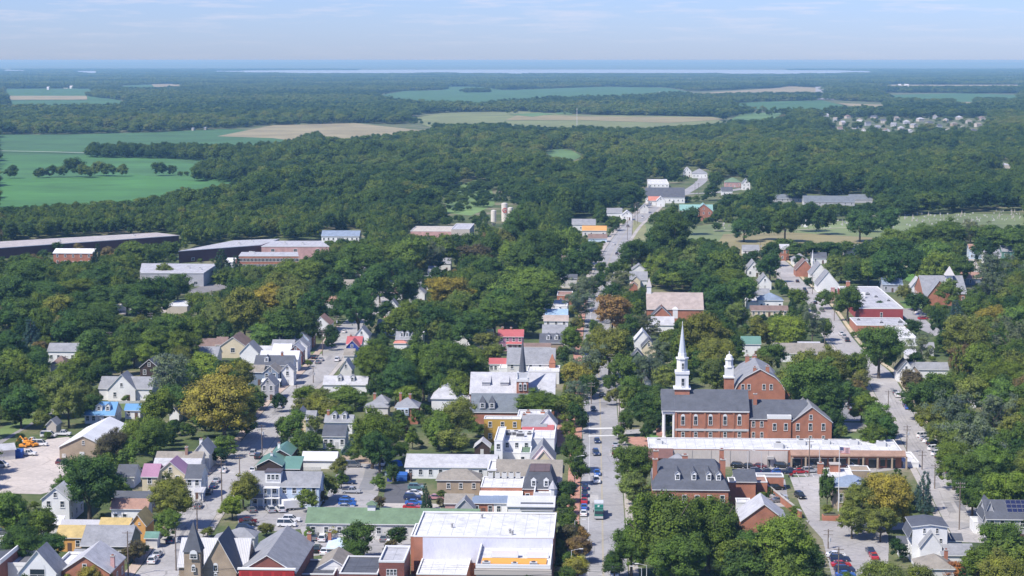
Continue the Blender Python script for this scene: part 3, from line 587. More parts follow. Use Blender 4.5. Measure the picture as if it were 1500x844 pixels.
fb = Blk(); fb.O = (tx - 2.15 + .0, ty - 2.05); fb.n = tb.n; fb.u = tb.u; fb.root = b.root; fb.rz = 0; fb.put = lambda x, y, z: (lambda dx, dy: (dx * math.cos(-b.root['_r']) - dy * math.sin(-b.root['_r']), dx * math.sin(-b.root['_r']) + dy * math.cos(-b.root['_r']), z))(fb.O[0] + fb.u[0] * x + fb.n[0] * y - b.root.location[0], fb.O[1] + fb.u[1] * x + fb.n[1] * y - b.root.location[1])
winpx(fb, 283.5, 811, 817.5, 13, True); winpx(fb, 283.5, 829, 836, 6, True)
# -- big hip roofed hall with red front
b = house("large hall with dark grey roof and bright red front", 351, 432, 838, 7, 814, 'y', 'dkbrick', 'gray', 'hall with bright red front', name='hall', cat='hall', yb=771, over=.3, wins=False, group=None, chim=[(.93, .98, -1.5, .9, 'brick')])
a = MB(); a.box(0, b.w, -1.0, -.4, 0, b.h + .8); a.box(-.3, b.w + .3, -1.15, -.25, b.h + .8, b.h + 1.15, 1)
for i in range(5): a.box(b.w * (.04 + i * .2), b.w * (.18 + i * .2), -1.05, -1.0, b.h - .7, b.h + .4, 2)
a.build("front_wall", [mat('plain', (.42, .03, .03)), TRIM, mat('plain', (.3, .02, .02))], b.root, b.loc, b.rz)
b = house("low grey hip roofed annexe behind the tan brick church", 330, 372, 787, 4, 773, 'hip', 'offwhite', 'gray', None, wins=False); wing(b, 314, 345, 789, 4, 779, 'hip', 'offwhite', 'gray', wins=False)
house("small tan gabled house with white gable end by the slate roofs", 466, 508, 831, 4.5, 819, 'y', 'white', 'tanroof', None, yb=802, wins=False)
house("low slate blue flat roofed block beside the red fronted hall", 437, 489, 842, 4, 821, 'flat', 'dkbrick', 'slate', None, name='shop', cat='building', par=.3, wins=False, group='flat roofed shops')
house("dark slate roofed block left of the square brick building", 497, 553, 841, 5, 816, 'flat', 'dkbrick', 'slate', 'dark slate roofed block', name='shop', cat='building', par=.3, wins=False, group='flat roofed shops')
b = house("pale blue shed with a tall thin brick chimney", 479, 506, 804, 3.5, 789, 'shed', 'lblue', 'lblue', None, name='shed', cat='shed', p=.12, wins=False, group=None); chimney(b, -.02, .8, 2, .8)
b = house("square brick building with grey roof and wide white window", 555, 592, 824, 7.5, 802, 'flat', 'dkbrick', 'lgray', 'square brick building', name='brick_building', cat='building', par=.5, wins=False, group=None)
for i in range(3): winpx(b, 568.5 + i * 5.2, 833, 842, 5.5)
# -- huge white roof complex
b = house("large brick store under a wide white roof beside the main street", 606, 811, 786.5, 9.5, 752, 'flat', 'brick', 'white', 'store with wide white roof', name='store', cat='store', par=.35, wins=False, group=None)
zz = b.h; a = MB(); x1, x2 = b.w * .065, b.w * .995; a.box(x1, x2, -.12, -.02, 3.5, zz - .1); a.build("painted_wall", mat('siding', (.6, .6, .68)), b.root, b.loc, b.rz)
c2 = wing(b, 697, 806, 832, 7.2, 801, 'flat', 'beige', 'pale', wins=False, par=.9)
a = MB(); a.box(1, c2.w - 1, 3.4, 8, c2.h + .03, c2.h + .3); a.build("orange_membrane", mat('plain', (.72, .33, .06)), b.root, c2.loc, c2.rz)
a = MB(); a.box(3, 9, 9.5, 11, c2.h, c2.h + 1.6); a.box(11, 16, 9.5, 11, c2.h, c2.h + 1.4); a.build("rooftop_box", TRIM, b.root, c2.loc, c2.rz)
a = MB(); a.box(-.3, c2.w + .3, -.6, -.07, c2.h - 1.4, c2.h - .2); a.box(-.1, c2.w + .1, -.4, -.08, 3.2, 4.0, 1); a.build("cornice", [mat('plain', (.45, .41, .37)), mat('plain', (.3, .06, .06))], b.root, c2.loc, c2.rz)
units(c2, 3, 3, (.08, .14)); wing(b, 610, 683, 842, 4.2, 819, 'flat', 'brick', 'white', wins=False, par=.25); 
for fx, fy in ((.25, .4), (.68, .2), (.7, .14), (.45, .8)): a = MB(); a.prism(0, 0, 0, .9, .25, .25, 8); a.prism(0, 0, .9, 1.1, .4, .3, 8); a.build('roof_vent', mat('plain', (.35, .34, .33)), b.root, b.put(b.w * fx, b.d * fy, b.h - .1), b.rz)
wing(b, 601.5, 607, 786, 9.2, 768, 'flat', 'brick', 'white', wins=False, par=.2)
# -- row north of it
b = house("red brick shop under a blue grey metal roof", 693, 723, 737, 3.5, 727, 'shed', 'brick', 'bluegray', 'blue grey metal roof', rk='metal', p=.3, cols=3, name='shop', cat='shop', group=None); wing(b, 723, 784, 737, 3.6, 727, 'shed', 'white', 'bluegray', p=.3, rk='metal', cols=4)
b = house("shop with curved dark slate roof above a white front", 764, 808, 747, 3.6, 737, 'x', 'white', 'slate', None, wins=False, name='shop', cat='shop', group=None); wing(b, 744, 811, 742, 4.4, 727, 'shed', 'white', 'pale', p=.15, rk='metal', wins=False)
b = house("small pink brick cottage with taupe roof and grey gable", 652, 692, 737, 3.2, 724, 'x', 'pink', 'tanroof', 'small pink cottage', wins=False); wing(b, 667, 694, 746, 3, 732, 'y', 'lgray', 'gray', d=5, wins=False)
b = house("tan brick house with hipped taupe roof and three white windows", 640, 703, 703, 4.2, 687, 'hip', 'tan', 'tanroof', 'tan house with taupe hip roof', wins=False)
for x in (657, 675, 694): winpx(b, x, 707, 715, 6)
b = house("brick building with bright white roof and columned porch", 704, 765, 714, 4.8, 699, 'flat', 'brick', 'white', 'brick building with columned porch', name='brick_building', cat='building', par=.15, cols=5, group=None)
porch(b, 0, 1, 3.2, 2.5, 'white', 4)
for i in range(5):
    a = MB(); a.box(-.7, .7, -.5, .5, 0, 1.5); a.prism(0, 0, 1.5, 1.6, .5, .5, 10, 1); a.build("air_conditioner", [mat('plain', (.5, .5, .48)), mat('plain', (.08, .08, .08))], b.root, b.put(2 + i * 1.9, b.d - 1, b.h), b.rz)
b = house("slate mansard building with flat brown roof and white dormers", 767, 813, 716, 4.5, 686, 'mansard', 'brick', 'slate', 'slate mansard building', d=13, name='brick_building', cat='building', cols=4, group=None)
a = MB(); a.box(1.5, b.w - 1.5, 1.5, b.d - 1.5, b.h + b.rh + .06, b.h + b.rh + .3); a.build("flat_roof", mat('flatroof', (.13, .09, .09)), b.root, b.loc, b.rz)
for fx in (.32, .72):
    a = MB(); a.box(-.7, .7, -.1, 1.2, 0, 2); a.poly([(-.9, -.12, 2), (.9, -.12, 2), (0, -.12, 2.8)]); dm = a.build("dormer", TRIM, b.root, b.put(b.w * fx, 0, b.h + .4), b.rz); wa, wb = window_mesh(.8, 1.3); o = mk("window", wa, dm, (0, -.1, .5)); mk("pane", wb, o)
b = house("white fronted shop with brick arch parapet and small turret", 782, 812, 728, 4, 718, 'flat', 'white', 'white', None, par=1.2, wins=False, name='shop', cat='shop', group=None)
a = MB(); a.prism(b.w * .92, .8, b.h, b.h + 2.2, 1, 1, 8); a.prism(b.w * .92, .8, b.h + 2.2, b.h + 4.4, 1.2, .03, 8, 1); a.build("turret", [TRIM, roofm('lgray')], b.root, b.loc, b.rz)
b = house("very long low house with pale grey roof and white wall", 594, 726, 684, 3.4, 666, 'x', 'white', 'lgray', 'long pale grey roof', p=.35, cols=9, name='long_building', cat='building', group=None)
b = house("wide taupe shingled roof beside the main street trees", 727, 822, 697, 5, 674, 'x', 'white', 'tanroof', 'wide taupe shingled roof', p=.5, cols=7, name='long_building', cat='building', group=None); wing(b, 714, 727, 690, 6, 676, 'flat', 'olive', 'white', wins=False)
b = house("steep grey gabled house with white front near the main street", 777, 812, 673, 4.5, 652, 'y', 'white', 'gray', 'steep grey gabled house', yb=642); wing(b, 784, 808, 675, 4.4, 661, 'y', 'cream', 'pink', d=2, wins=False)
b = house("mustard yellow building with white roof edge", 709, 763, 614, 7.5, 610, 'flat', 'mustard', 'white', 'mustard yellow building', cols=3, par=.2, group=None, name='building', cat='building')
b = house("flat white roofed house with two brick chimneys", 758, 806, 610, 7, 601, 'flat', 'brick', 'white', 'flat white roof with two chimneys', par=.2, chim=[(.3, .6, .5, 1.4), (.75, .6, .5, 1.4)])
b = house("grey roofed house with white gable between yellow and white roofs", 765, 800, 625, 5.5, 608, 'x', 'white', 'gray', None, wins=False, chim=[(.05, .5, .4)]); wing(b, 790, 815, 622, 6, 607, 'y', 'white', 'gray', d=8, wins=False)
b = house("white house with low red metal roof behind the white flat roofs", 766, 810, 630, 4.8, 617, 'shed', 'white', 'redroof', 'low red metal roof', p=.3, rk='metal', wins=False)
b = house("cluster of white flat roofs along the main street", 736, 778, 647, 5.5, 631, 'flat', 'white', 'white', 'cluster of white flat roofs', par=.3, name='building', cat='building', group=None, cols=3); wing(b, 724, 736, 646, 7.5, 626, 'flat', 'white', 'white', wins=True, cols=1, par=.2); wing(b, 778, 812, 643, 5, 625, 'flat', 'white', 'white', wins=False, par=.3); wing(b, 736, 762, 664, 3, 655, 'flat', 'white', 'white', wins=False, par=.3); wing(b, 762, 777, 664, 4, 650, 'flat', 'white', 'green', cols=2, par=.2); units(b, 4, 5)
house("small dark gabled shed with white trim beside the long grey roof", 695, 717, 655, 2.8, 646, 'y', 'dkbrown', 'lgray', None, name='shed', cat='shed', d=6, group=None)
b = house("white gabled house behind pale fences left of centre", 429, 448, 612, 4.8, 601, 'y', 'cream', 'gray', None, d=8); wing(b, 448, 461, 614, 5, 602, 'x', 'lgray', 'gray', wins=False)
house("low salmon red roof beside the dark leafy tree", 421, 440, 637, 2.6, 629, 'shed', 'white', 'salmon', None, p=.3, wins=False, name='shed', cat='shed', group=None)
b = house("long white glazed garden shelter beside the teal barn", 443, 492, 674, 2.6, 662, 'x', 'white', 'pale', 'white garden shelter', rk='metal', wins=False, name='shelter', cat='shelter', group=None)
b = house("grey roofed house with two white dormers left of centre", 476, 516, 618, 5, 608, 'x', 'white', 'gray', 'grey house with two dormers', dorm=(.33, .7), chim=[(.08, .5, 1.4)], wins=False); wing(b, 473, 505, 639, 4, 623, 'x', 'white', 'slate', cols=4)
b = house("small house with two grey hip roofs behind shrubs", 535, 568, 596, 4, 587, 'hip', 'offwhite', 'gray', 'small grey hip roofed house', wins=False); wing(b, 546, 568, 590, 5, 578, 'hip', 'offwhite', 'gray', wins=False, chim=[(.05, .5, .3)])
b = house("grey hip roofed house with blue bay above brick", 579, 612, 597, 5.6, 582, 'hip', 'brick', 'gray', 'blue bay house', wins=False, chim=[(.15, .7, 1), (.6, .5, 1)])
a = MB(); a.box(.5, b.w * .6, -.4, -.02, 3, b.h - .1); by = a.build("bay", wallm('lblue'), b.root, b.loc, b.rz)
for i in range(3): wa, wb = window_mesh(.8, 1.3); o = mk("window", wa, by, (1.2 + i * 1.3, -.4, 3.7)); mk("pane", wb, o)
house("white flat roofed box at the edge of golden shrubs", 463, 500, 586, 3.2, 577, 'flat', 'white', 'white', 'white box roof', par=.2, wins=False, group='houses of the town')
# -- left side: dirt yard
b = house("long taupe barn with white metal roof beside the dirt yard", 87, 157, 655, 4.6, 639, 'y', 'tan', 'white', 'taupe barn by the dirt yard', name='barn', cat='barn', yb=611, rk='metal', wins=False, group=None)
winpx(b, 122, 645, 651, 4); a = MB(); a.box(b.w * .42, b.w * .52, -.1, 0, 0, 3.2); a.build("door", mat('plain', (.6, .6, .58)), b.root, b.loc, b.rz); a = MB(); a.box(b.w * .05, b.w * .13, -.1, 0, 1.4, 2.6); a.build("panel", mat('plain', (.6, .57, .53)), b.root, b.loc, b.rz)
b = house("low grey gabled workshop at the left edge of the dirt yard", -40, 22, 663, 3.2, 652, 'x', 'offwhite', 'lgray', 'low workshop', wins=False, name='workshop', cat='workshop', group=None, r=GR + .5)
b = house("small white cottage with bright blue metal roof and dormers", 124, 167, 608, 2.9, 589, 'x', 'white', 'blue', 'blue roofed cottage', rk='metal', p=.7, cols=5); dormer(b, .45, 'white', 'blue', 2.2); dormer(b, .75, 'white', 'blue', 1.6); wing(b, 127, 147, 603, 3.4, 592, 'y', 'white', 'blue', d=5, wins=False)
house("small white shed with bright blue roof right of the blue cottage", 183, 205, 601, 3, 592, 'x', 'white', 'blue', None, rk='metal', name='shed', cat='shed', cols=2, group=None)
b = house("broad white house with grey roof and wide front gable", 145, 222, 569, 4.2, 552, 'x', 'white', 'gray', 'broad white house', wins=False); wing(b, 158, 198, 570, 4.2, 549, 'y', 'white', 'gray', d=9, cols=2)
house("small dark brown gabled house above the broad white house", 205, 232, 538, 4, 527, 'y', 'dkbrown', 'slate', None, d=9)
house("pale house with grey roof among dark trees on the left", 70, 111, 514, 5, 503, 'x', 'white', 'gray', 'pale house in the trees', cols=4); house("purplish grey roof half hidden by trees on the left", 74, 96, 534, 4, 521, 'hip', 'offwhite', 'brown', None, wins=False)
house("pale roofed house at the left edge among trees", 3, 20, 504, 4.5, 495, 'x', 'white', 'lgray', None, cols=2); house("small gabled beige shed behind the tall conifer", 68, 82, 622, 3.2, 615, 'y', 'beige', 'gray', None, d=6, name='shed', cat='shed', group=None, wins=False)
house("small dark steep roofed shed under the golden tree", 248, 262, 606, 3, 598, 'y', 'white', 'slate', None, d=6, wins=False, name='shed', cat='shed', group=None)
house("small dark roofed white outbuilding left of the pink roof", 171, 196, 698, 3.2, 681, 'x', 'white', 'slate', None, name='shed', cat='shed', group=None, wins=False)
# -- row along the left street
b = house("cream building with maroon roofs and wide front gable", 321, 361, 508, 4.6, 494, 'y', 'cream', 'brown', 'maroon roofed cream building', d=16, wins=False, name='building', cat='building', group=None); wing(b, 279, 322, 507, 3.6, 496, 'x', 'cream', 'brown', wins=False); wing(b, 316, 331, 505, 4.5, 494, 'x', 'cream', 'brown', wins=False); winpx(b, 341, 509, 516, 8)
house("low grey roofed building before the maroon roofs", 279, 318, 521, 3.6, 508, 'x', 'offwhite', 'gray', None, wins=False)
b = house("white gabled house with small round attic window", 351, 378, 517, 4.2, 503, 'y', 'white', 'gray', 'white gabled house with attic window', d=10, wins=False); wing(b, 376, 400, 514, 3.6, 507, 'x', 'white', 'lgray', wins=False)
b = house("blue grey house with dark gable and white porch", 385, 407, 546, 5.5, 537, 'y', 'bluegray', 'tanroof', 'blue grey gabled house', cols=2, d=10); wing(b, 363, 385, 545, 5, 535, 'x', 'bluegray', 'tanroof', cols=2); porch(b, 0, 1.2, 2.6, 2.2, 'white', 4)
house("narrow grey gabled house beside the purple tree", 382, 402, 564, 5.6, 553, 'y', 'lgray', 'gray', None, d=9, cols=2)
b = house("slate roofed house with wide dormer on the left street", 373, 428, 535, 5.5, 521, 'x', 'white', 'slate', 'slate house with wide dormer', dorm=(.3,), chim=[(.68, .5, 1.2)], cols=5); wing(b, 412, 430, 543, 5.5, 534, 'y', 'white', 'gray', d=6)
house("long white metal roofed house on the left street", 381, 436, 526, 4.8, 514, 'x', 'white', 'pale', None, rk='metal', cols=4)
b = house("narrow barn red gabled house on the left street", 424, 442, 514, 5.6, 506, 'y', 'dkbrick', 'lgray', 'barn red gabled house', d=8, cols=1); wing(b, 400, 425, 514, 4.8, 504, 'x', 'white', 'pale', wins=False)
b = house("grey shingled house behind the barn red gable", 399, 430, 505, 5, 498, 'x', 'white', 'gray', None, wins=False); wing(b, 428, 450, 507, 5.4, 498, 'y', 'white', 'gray', d=8, cols=2)
b = house("pale roofed house with steep side gable on the left street", 409, 442, 498, 5.2, 485, 'x', 'white', 'lgray', None, wins=False, chim=[(.25, .5, .6)]); wing(b, 432, 452, 497, 5.4, 487, 'y', 'lblue', 'gray', d=8, cols=1)
house("pale grey roofed house with brick porch on the left street", 430, 458, 491, 5.4, 480, 'x', 'brick', 'lgray', None, cols=3, chim=[(.4, .5, .6)])
b = house("white gabled house with tan roof at the head of the left row", 456, 483, 476, 5, 464, 'y', 'white', 'terra', 'white house with tan roof', d=12, cols=2); wing(b, 439, 457, 475, 4.6, 470, 'x', 'white', 'terra', wins=False)
b = house("small royal blue gabled house with red roof", 507, 525, 508, 4.6, 499, 'y', 'navy', 'redroof', 'royal blue gabled house', d=8, wins=False); winpx(b, 515.5, 504, 508, 4); wing(b, 508, 529, 504, 4.8, 493, 'x', 'white', 'redroof', rk='metal', wins=False, chim=[(.2, .5, .6)])
house("low taupe roof below the royal blue house", 504, 518, 521, 3.4, 511, 'x', 'offwhite', 'tanroof', None, wins=False)
house("grey gabled house above the red roofed blue house", 519, 540, 492, 5, 480, 'y', 'white', 'gray', None, d=9)
house("steep pale gabled house behind the brick wall by the street", 498, 515, 541, 4.6, 528, 'y', 'offwhite', 'lgray', None, d=8)
house("low pale grey roofed house with two wide dormers", 474, 537, 563, 3.6, 551, 'x', 'white', 'lgray', 'low house with two wide dormers', dorm=(.36, .66), wins=False)
b = house("pale blue house with a raspberry red roof behind", 553, 582, 478, 4.2, 468, 'x', 'lblue', 'gray', 'pale blue house', cols=3); wing(b, 563, 579, 469, 5.5, 464, 'x', 'white', 'pink', wins=False)
house("grey dormered house beside the salmon roof", 580, 603, 497, 4.5, 486, 'x', 'white', 'gray', None, dorm=(.35, .7), wins=False); house("low salmon roof in front of the grey dormered house", 577, 596, 503, 3, 496, 'hip', 'white', 'salmon', None, wins=False); house("small white flat block beside a utility pole", 604, 619, 490, 4.5, 486, 'flat', 'white', 'white', None, wins=False, par=.2)
# -- centre
b = house("church with pale grey roof, brick belfry and slender dark spire", 689, 812, 576, 7.5, 546, 'x', 'brick', 'lgray', 'slender dark spire', p=.85, wins=False, name='church', cat='church', group=None)
ka = wing(b, 690, 790, 603, 4.2, 577, 'shed', 'brick', 'dgray', p=.8, wins=False)
for x in (706.5, 720.5): 
    a = MB(); a.box(-1, 1, -1.2, 2, 0, 2.2); a.prism(0, -.2, 2.2, 4.4, 1.1, .02, 4, 1); X_, Y_ = at(x, 601, 5); dm = a.build("dormer", [wallm('lgray'), roofm('slate')], b.root, ka.put(ka.w * (x - 690) / 100, 1.6, ka.h + .9), ka.rz); wa, wb = window_mesh(1, 1.3); o = mk("window", wa, dm, (0, -1.2, .5)); mk("pane", wb, o)
for x in (711.5, 738.5):
    a = MB(); a.box(-1.4, 1.4, -.2, 3, 0, 1.8); dm = a.build("dormer", [wallm('lgray')], b.root, b.put(b.w * (x - 689) / 123, 2.5, b.h + 1.6), b.rz); a = MB(); a.slab([(-1.6, -.4, 1.9), (1.6, -.4, 1.9), (1.6, 3.4, 3.6), (-1.6, 3.4, 3.6)], .15); a.build("roof", [roofm('lgray'), TRIM], dm)
tY = b.O[1] - 1.2; tX = xat(765.5, tY, 12)
tier(b.root, "belfry", tX, tY, 17, 558, 600, wallm('brick'), z0=-.2); tier(b.root, "belfry_stage", tX, tY, 18.5, 554, 558, TRIM); tier(b.root, "belfry_stage", tX, tY, 15, 545, 554, mat('plain', (.55, .56, .58))); tier(b.root, "spire", tX, tY, 11, 495, 545, roofm('slate'), 8, .4)
for sx in (-1, 1):
    for sy in (-1, 1): tier(b.root, "pinnacle", tX + sx * 1.9, tY + sy * 1.9, 2.6, 541, 554, TRIM, 4, .3)
fb = Blk(); fb.O = (tX - 2, tY - 2.12); fb.n = b.n; fb.u = b.u; fb.root = b.root; fb.rz = 0; fb.put = lambda x, y, z, fb=fb: (lambda dx, dy: (dx * math.cos(-GR) - dy * math.sin(-GR), dx * math.sin(-GR) + dy * math.cos(-GR), z))(fb.O[0] + fb.u[0] * x + fb.n[0] * y - fb.root.location[0], fb.O[1] + fb.u[1] * x + fb.n[1] * y - fb.root.location[1])
for x in (762.3, 769): winpx(fb, x, 562, 571, 5, True)
b = house("house with tall grey green pyramid roof", 632, 690, 584, 5, 555, 'hip', 'white', 'lgray', 'tall pyramid roof', d=13, hipi=6, wins=False)
b = house("low house with dark solar panels behind the pyramid roof", 627, 683, 572, 4, 560, 'x', 'white', 'lgray', None, wins=False); a = MB(); s = b.rh / (b.d / 2)
for i in range(5): a.slab([(b.w * (.42 + i * .11), .4, b.h + s * .4 + .4), (b.w * (.52 + i * .11), .4, b.h + s * .4 + .4), (b.w * (.52 + i * .11), b.d * .45, b.h + s * b.d * .45 + .4), (b.w * (.42 + i * .11), b.d * .45, b.h + s * b.d * .45 + .4)], .06)
a.build("solar_panels", [mat('glass', (.02, .02, .05)), TRIM], b.root, b.loc, b.rz)
b = house("large grey roofed hall with brick turrets behind the slender spire", 743, 812, 533, 5.5, 510, 'x', 'offwhite', 'gray', 'large grey roofed hall', cols=5, name='hall', cat='hall', group=None)
wing(b, 772, 819, 545, 4.5, 536, 'flat', 'white', 'white', wins=False, par=.3)
for x in (809,): tY2 = b.O[1] - 2; tier(b.root, "turret", xat(x, tY2, 6), tY2, 9, 531, 548, wallm('brick'), z0=0); tier(b.root, "turret_roof", xat(x, tY2, 8), tY2, 10, 519, 531, roofm('brick'), 4, 1)
b = house("purple house with bright red roof and red porch", 730, 766, 493, 6, 483, 'x', 'purple', 'redroof', 'bright red roofed house', rk='metal', cols=4, chim=[(.15, .5, 1), (.5, .5, .8)]); porch(b, .35, 1, 3.2, 2.2, 'redroof', 4)
b = house("low white building with two red roofs by the spire", 717, 741, 533, 3.6, 525, 'x', 'white', 'redroof', None, rk='metal', cols=4); wing(b, 731, 745, 540, 3.4, 530, 'flat', 'white', 'white', wins=False, par=.2)
house("small green roofed house behind the rust tinged tree", 706, 721, 497, 5, 483, 'x', 'white', 'green', None, wins=False); house("grey green roof among the trees left of the green roof", 657, 690, 493, 4.5, 485, 'x', 'white', 'green', None, wins=False)
rows = [("brown mansard house with two white dormers in the terrace", 791, 825, 502, 5, 489, 'x', 'tan', 'slate', (.35, .7)), ("grey and beige roofed house in the terrace", 795, 829, 488, 5, 476, 'x', 'white', 'gray', ()),
        ("white terrace house with pink roof and gable", 797, 832, 470, 5.5, 462, 'x', 'white', 'pinktan', ()), ("terrace house with bright pale blue metal roof", 799, 831, 463, 6, 453, 'x', 'white', 'skyroof', ()),
        ("terrace house with bright white roof near the silver tree", 810, 831, 449, 5.5, 440, 'flat', 'white', 'white', ()), ("pale grey flat roofed house at the back of the terrace", 791, 820, 453, 4.5, 446, 'flat', 'white', 'lgray', ()),
        ("brick terrace house with reddish flat roof and blue wall", 816, 838, 433, 4.5, 427, 'flat', 'brick', 'terra', ()), ("pale terrace house with dark solar roof", 821, 845, 408, 5, 402, 'x', 'offwhite', 'slate', ()),
        ("low terrace house with maroon roof under the grey hall", 767, 806, 508, 4, 503, 'x', 'brick', 'brown', ())]
for l, x0, x1, ye, h, yr, ax, wl, rf, dm in rows: house(l, x0, x1, ye, h, yr, ax, wl, rf, None, name='terrace_house', cat='house', group='terrace houses beside the main street', dorm=dm, **(dict(par=.2) if ax == 'flat' else {}))
b = house("brick house with brown roof and white lean-to roof", 823, 848, 389, 5, 375, 'x', 'brick', 'brown', 'brick house with white lean-to', cols=2); wing(b, 815, 847, 391, 3.6, 385, 'shed', 'white', 'white', p=.3, wins=False); wing(b, 816, 833, 400, 3.6, 393, 'flat', 'brick', 'brick', cols=2, par=.2)
LM.append(("terrace beside the main street", b)); LM[-1][1].alt = 1
# -- big brick church with white steeple
b = house("big red brick church with tall white steeple and slate roof", 990, 1096.5, 601.5, 8.9, 571, 'x', 'brick', 'slate', 'white steepled brick church', p=.62, wins=False, name='church', cat='church', group=None); CH = b
for x in (1000.3, 1019, 1040.6, 1062, 1083): winpx(b, x, 608, 622, 6.5, True); winpx(b, x, 632, 640, 5.5)
a = MB(); a.box(-.1, b.w + .1, -.25, -.02, 2.4, 3.1)
a.build("stone_band", mat('plain', (.5, .5, .5)), b.root, b.loc, b.rz); a = MB()
for i in range(6): a = MB(); xx = b.w * (.005 + i * .198); a.box(xx - .3, xx + .3, -.22, -.01, 0, 2.38); a.box(xx - .3, xx + .3, -.22, -.01, 3.12, b.h - .4); a.build("pilaster", wallm('brick'), b.root, b.loc, b.rz)
a = MB(); a.box(-.2, b.w + .2, -.4, -.03, b.h - .4, b.h - .05); a.build("cornice", TRIM, b.root, b.loc, b.rz)
# portico to the left
a = MB(); d_ = b.d; a.box(-4.2, -.1, .1, .6, b.h - 1.2, b.h - .05); a.box(-4.2, -.1, d_ - .6, d_ - .1, b.h - 1.2, b.h - .05); a.box(-4.4, -3.9, .6, d_ - .6, b.h - 1.2, b.h - .05); a.poly([(-4.3, d_, b.h), (-4.3, 0, b.h), (-4.3, d_ / 2, b.h + b.rh - .1)]); a.build("entablature", TRIM, b.root, b.loc, b.rz)
for i in range(4): yy = .6 + (d_ - 1.2) * i / 3; a = MB(); a.prism(-3.7, yy, .4, b.h - 1.2, .5, .42, 10); a.box(-4.3, -3.1, yy - .6, yy + .6, 0, .4); a.build("column", TRIM, b.root, b.loc, b.rz)
a = MB(); a.prism(-.6, .6, .0, b.h - 1.2, .42, .42, 8); a.build("column", TRIM, b.root, b.loc, b.rz)
a = MB(); e = .35 * b.rh / (d_ / 2); a.slab([(-4.6, -.35, b.h - e + .18), (-.36, -.35, b.h - e + .18), (-.36, d_ / 2, b.h + b.rh + .18), (-4.6, d_ / 2, b.h + b.rh + .18)], .2); a.slab([(-.36, d_ + .35, b.h - e + .18), (-4.6, d_ + .35, b.h - e + .18), (-4.6, d_ / 2, b.h + b.rh + .18), (-.36, d_ / 2, b.h + b.rh + .18)], .2)
a.build("portico_roof", [roofm('slate'), TRIM], b.root, b.loc, b.rz)
a = MB(); [a.box(-6 - i * .35, -4.0, d_ * .2, d_ * .8, -.1, .9 - i * .15) for i in range(1)]; a.build("steps", mat('brick', (.5, .25, .2)), b.root, b.loc, b.rz)
tx, ty = b.W(2.2, d_ / 2, 0)[:2]
tier(b.root, "steeple_base", tx, ty, 21.5, 569, 592, wallm('brick')); tier(b.root, "cornice", tx, ty, 25, 567, 569, TRIM); tier(b.root, "steeple_stage", tx, ty, 18.5, 547, 567, TRIM)
tier(b.root, "balustrade", tx, ty, 21, 543, 547, mat('plain', (.66, .67, .69))); tier(b.root, "steeple_stage", tx, ty, 15.5, 525.5, 543, TRIM, 8); tier(b.root, "cornice", tx, ty, 18.5, 523.5, 525.5, TRIM, 8); tier(b.root, "steeple_stage", tx, ty, 12, 517, 523.5, TRIM, 8); tier(b.root, "spire", tx, ty, 10.5, 474, 517, mat('plain', (.5, .53, .58)), 8, .5)
tier(b.root, "finial", tx, ty, .9, 471, 474, TRIM, 6)
fb = Blk(); fb.O = (tx - 2, ty - 2.05); fb.n = b.n; fb.u = b.u; fb.root = b.root; fb.rz = 0; fb.put = lambda x, y, z, fb=fb: (lambda dx, dy: (dx * math.cos(-GR) - dy * math.sin(-GR), dx * math.sin(-GR) + dy * math.cos(-GR), z))(fb.O[0] + fb.u[0] * x + fb.n[0] * y - fb.root.location[0], fb.O[1] + fb.u[1] * x + fb.n[1] * y - fb.root.location[1])
winpx(fb, 1000.3, 553, 565, 5.5, True); fb.O = (fb.O[0], fb.O[1] + .35); winpx(fb, 1000.3, 531, 541, 4, True)
k = wing(b, 1159.6, 1218.5, 618, 5.6, 596.5, 'y', 'brick', 'gray', yb=579.5, wins=False)
for x in (1168.6, 1187, 1206): winpx(k, x, 619, 630, 6); winpx(k, x, 638, 644, 5)
winpx(k, 1187.7, 607, 614.5, 5.5)
k = wing(b, 1124.5, 1159, 614, 6.5, 603, 'flat', 'brick', 'slate', wins=False, par=1.1, d=2.2)
for x in (1134.5, 1151): winpx(k, x, 619, 630, 6)
k = wing(b, 1096.6, 1183, 613.5, 6.4, 586, 'x', 'brick', 'slate', wins=False)
for x in (1103.5, 1115.7): winpx(k, x, 616, 625, 5.5); winpx(k, x, 632, 641, 5)
chimney(k, .13, .38, 2.2, 1.1)
b = house("brick gambrel roofed church hall with small white domed tower", 1076, 1150, 572, 7, 541, 'g', 'brick', 'gray', 'domed white tower', yb=523, wins=False, name='church', cat='church', group=None, chim=[(.4, .05, .4, 1.1), (.66, .1, .6, 1.2), (.35, .9, .8, 1.4), (.5, .95, .8, 1.4)])
for x in (1088, 1097, 1119, 1129.6): winpx(b, x, 562, 570.5, 5.5)
tY = b.O[1] + 3; tX = xat(1068, tY, 12)
tier(b.root, "tower", tX, tY, 14, 553, 590, wallm('brick'), z0=0); tier(b.root, "cornice", tX, tY, 16.5, 551, 553, TRIM); tier(b.root, "tower_stage", tX, tY, 12.5, 538, 551, TRIM); tier(b.root, "cornice", tX, tY, 14.5, 536, 538, TRIM, 8); tier(b.root, "tower_stage", tX, tY, 11, 527, 536, TRIM, 8); tier(b.root, "cornice", tX, tY, 13, 525.6, 527, TRIM, 8); tier(b.root, "dome", tX, tY, 11, 521, 525.6, TRIM, 12, 8.5); tier(b.root, "dome", tX, tY, 8.5, 518.4, 521, TRIM, 12, 1.5); tier(b.root, "finial", tX, tY, 1, 514.5, 518.4, TRIM, 6)
house("low grey flat roof right of the gambrel roofed hall", 1150, 1167, 568, 4, 559, 'flat', 'brick', 'gray', None, par=.3, wins=False)
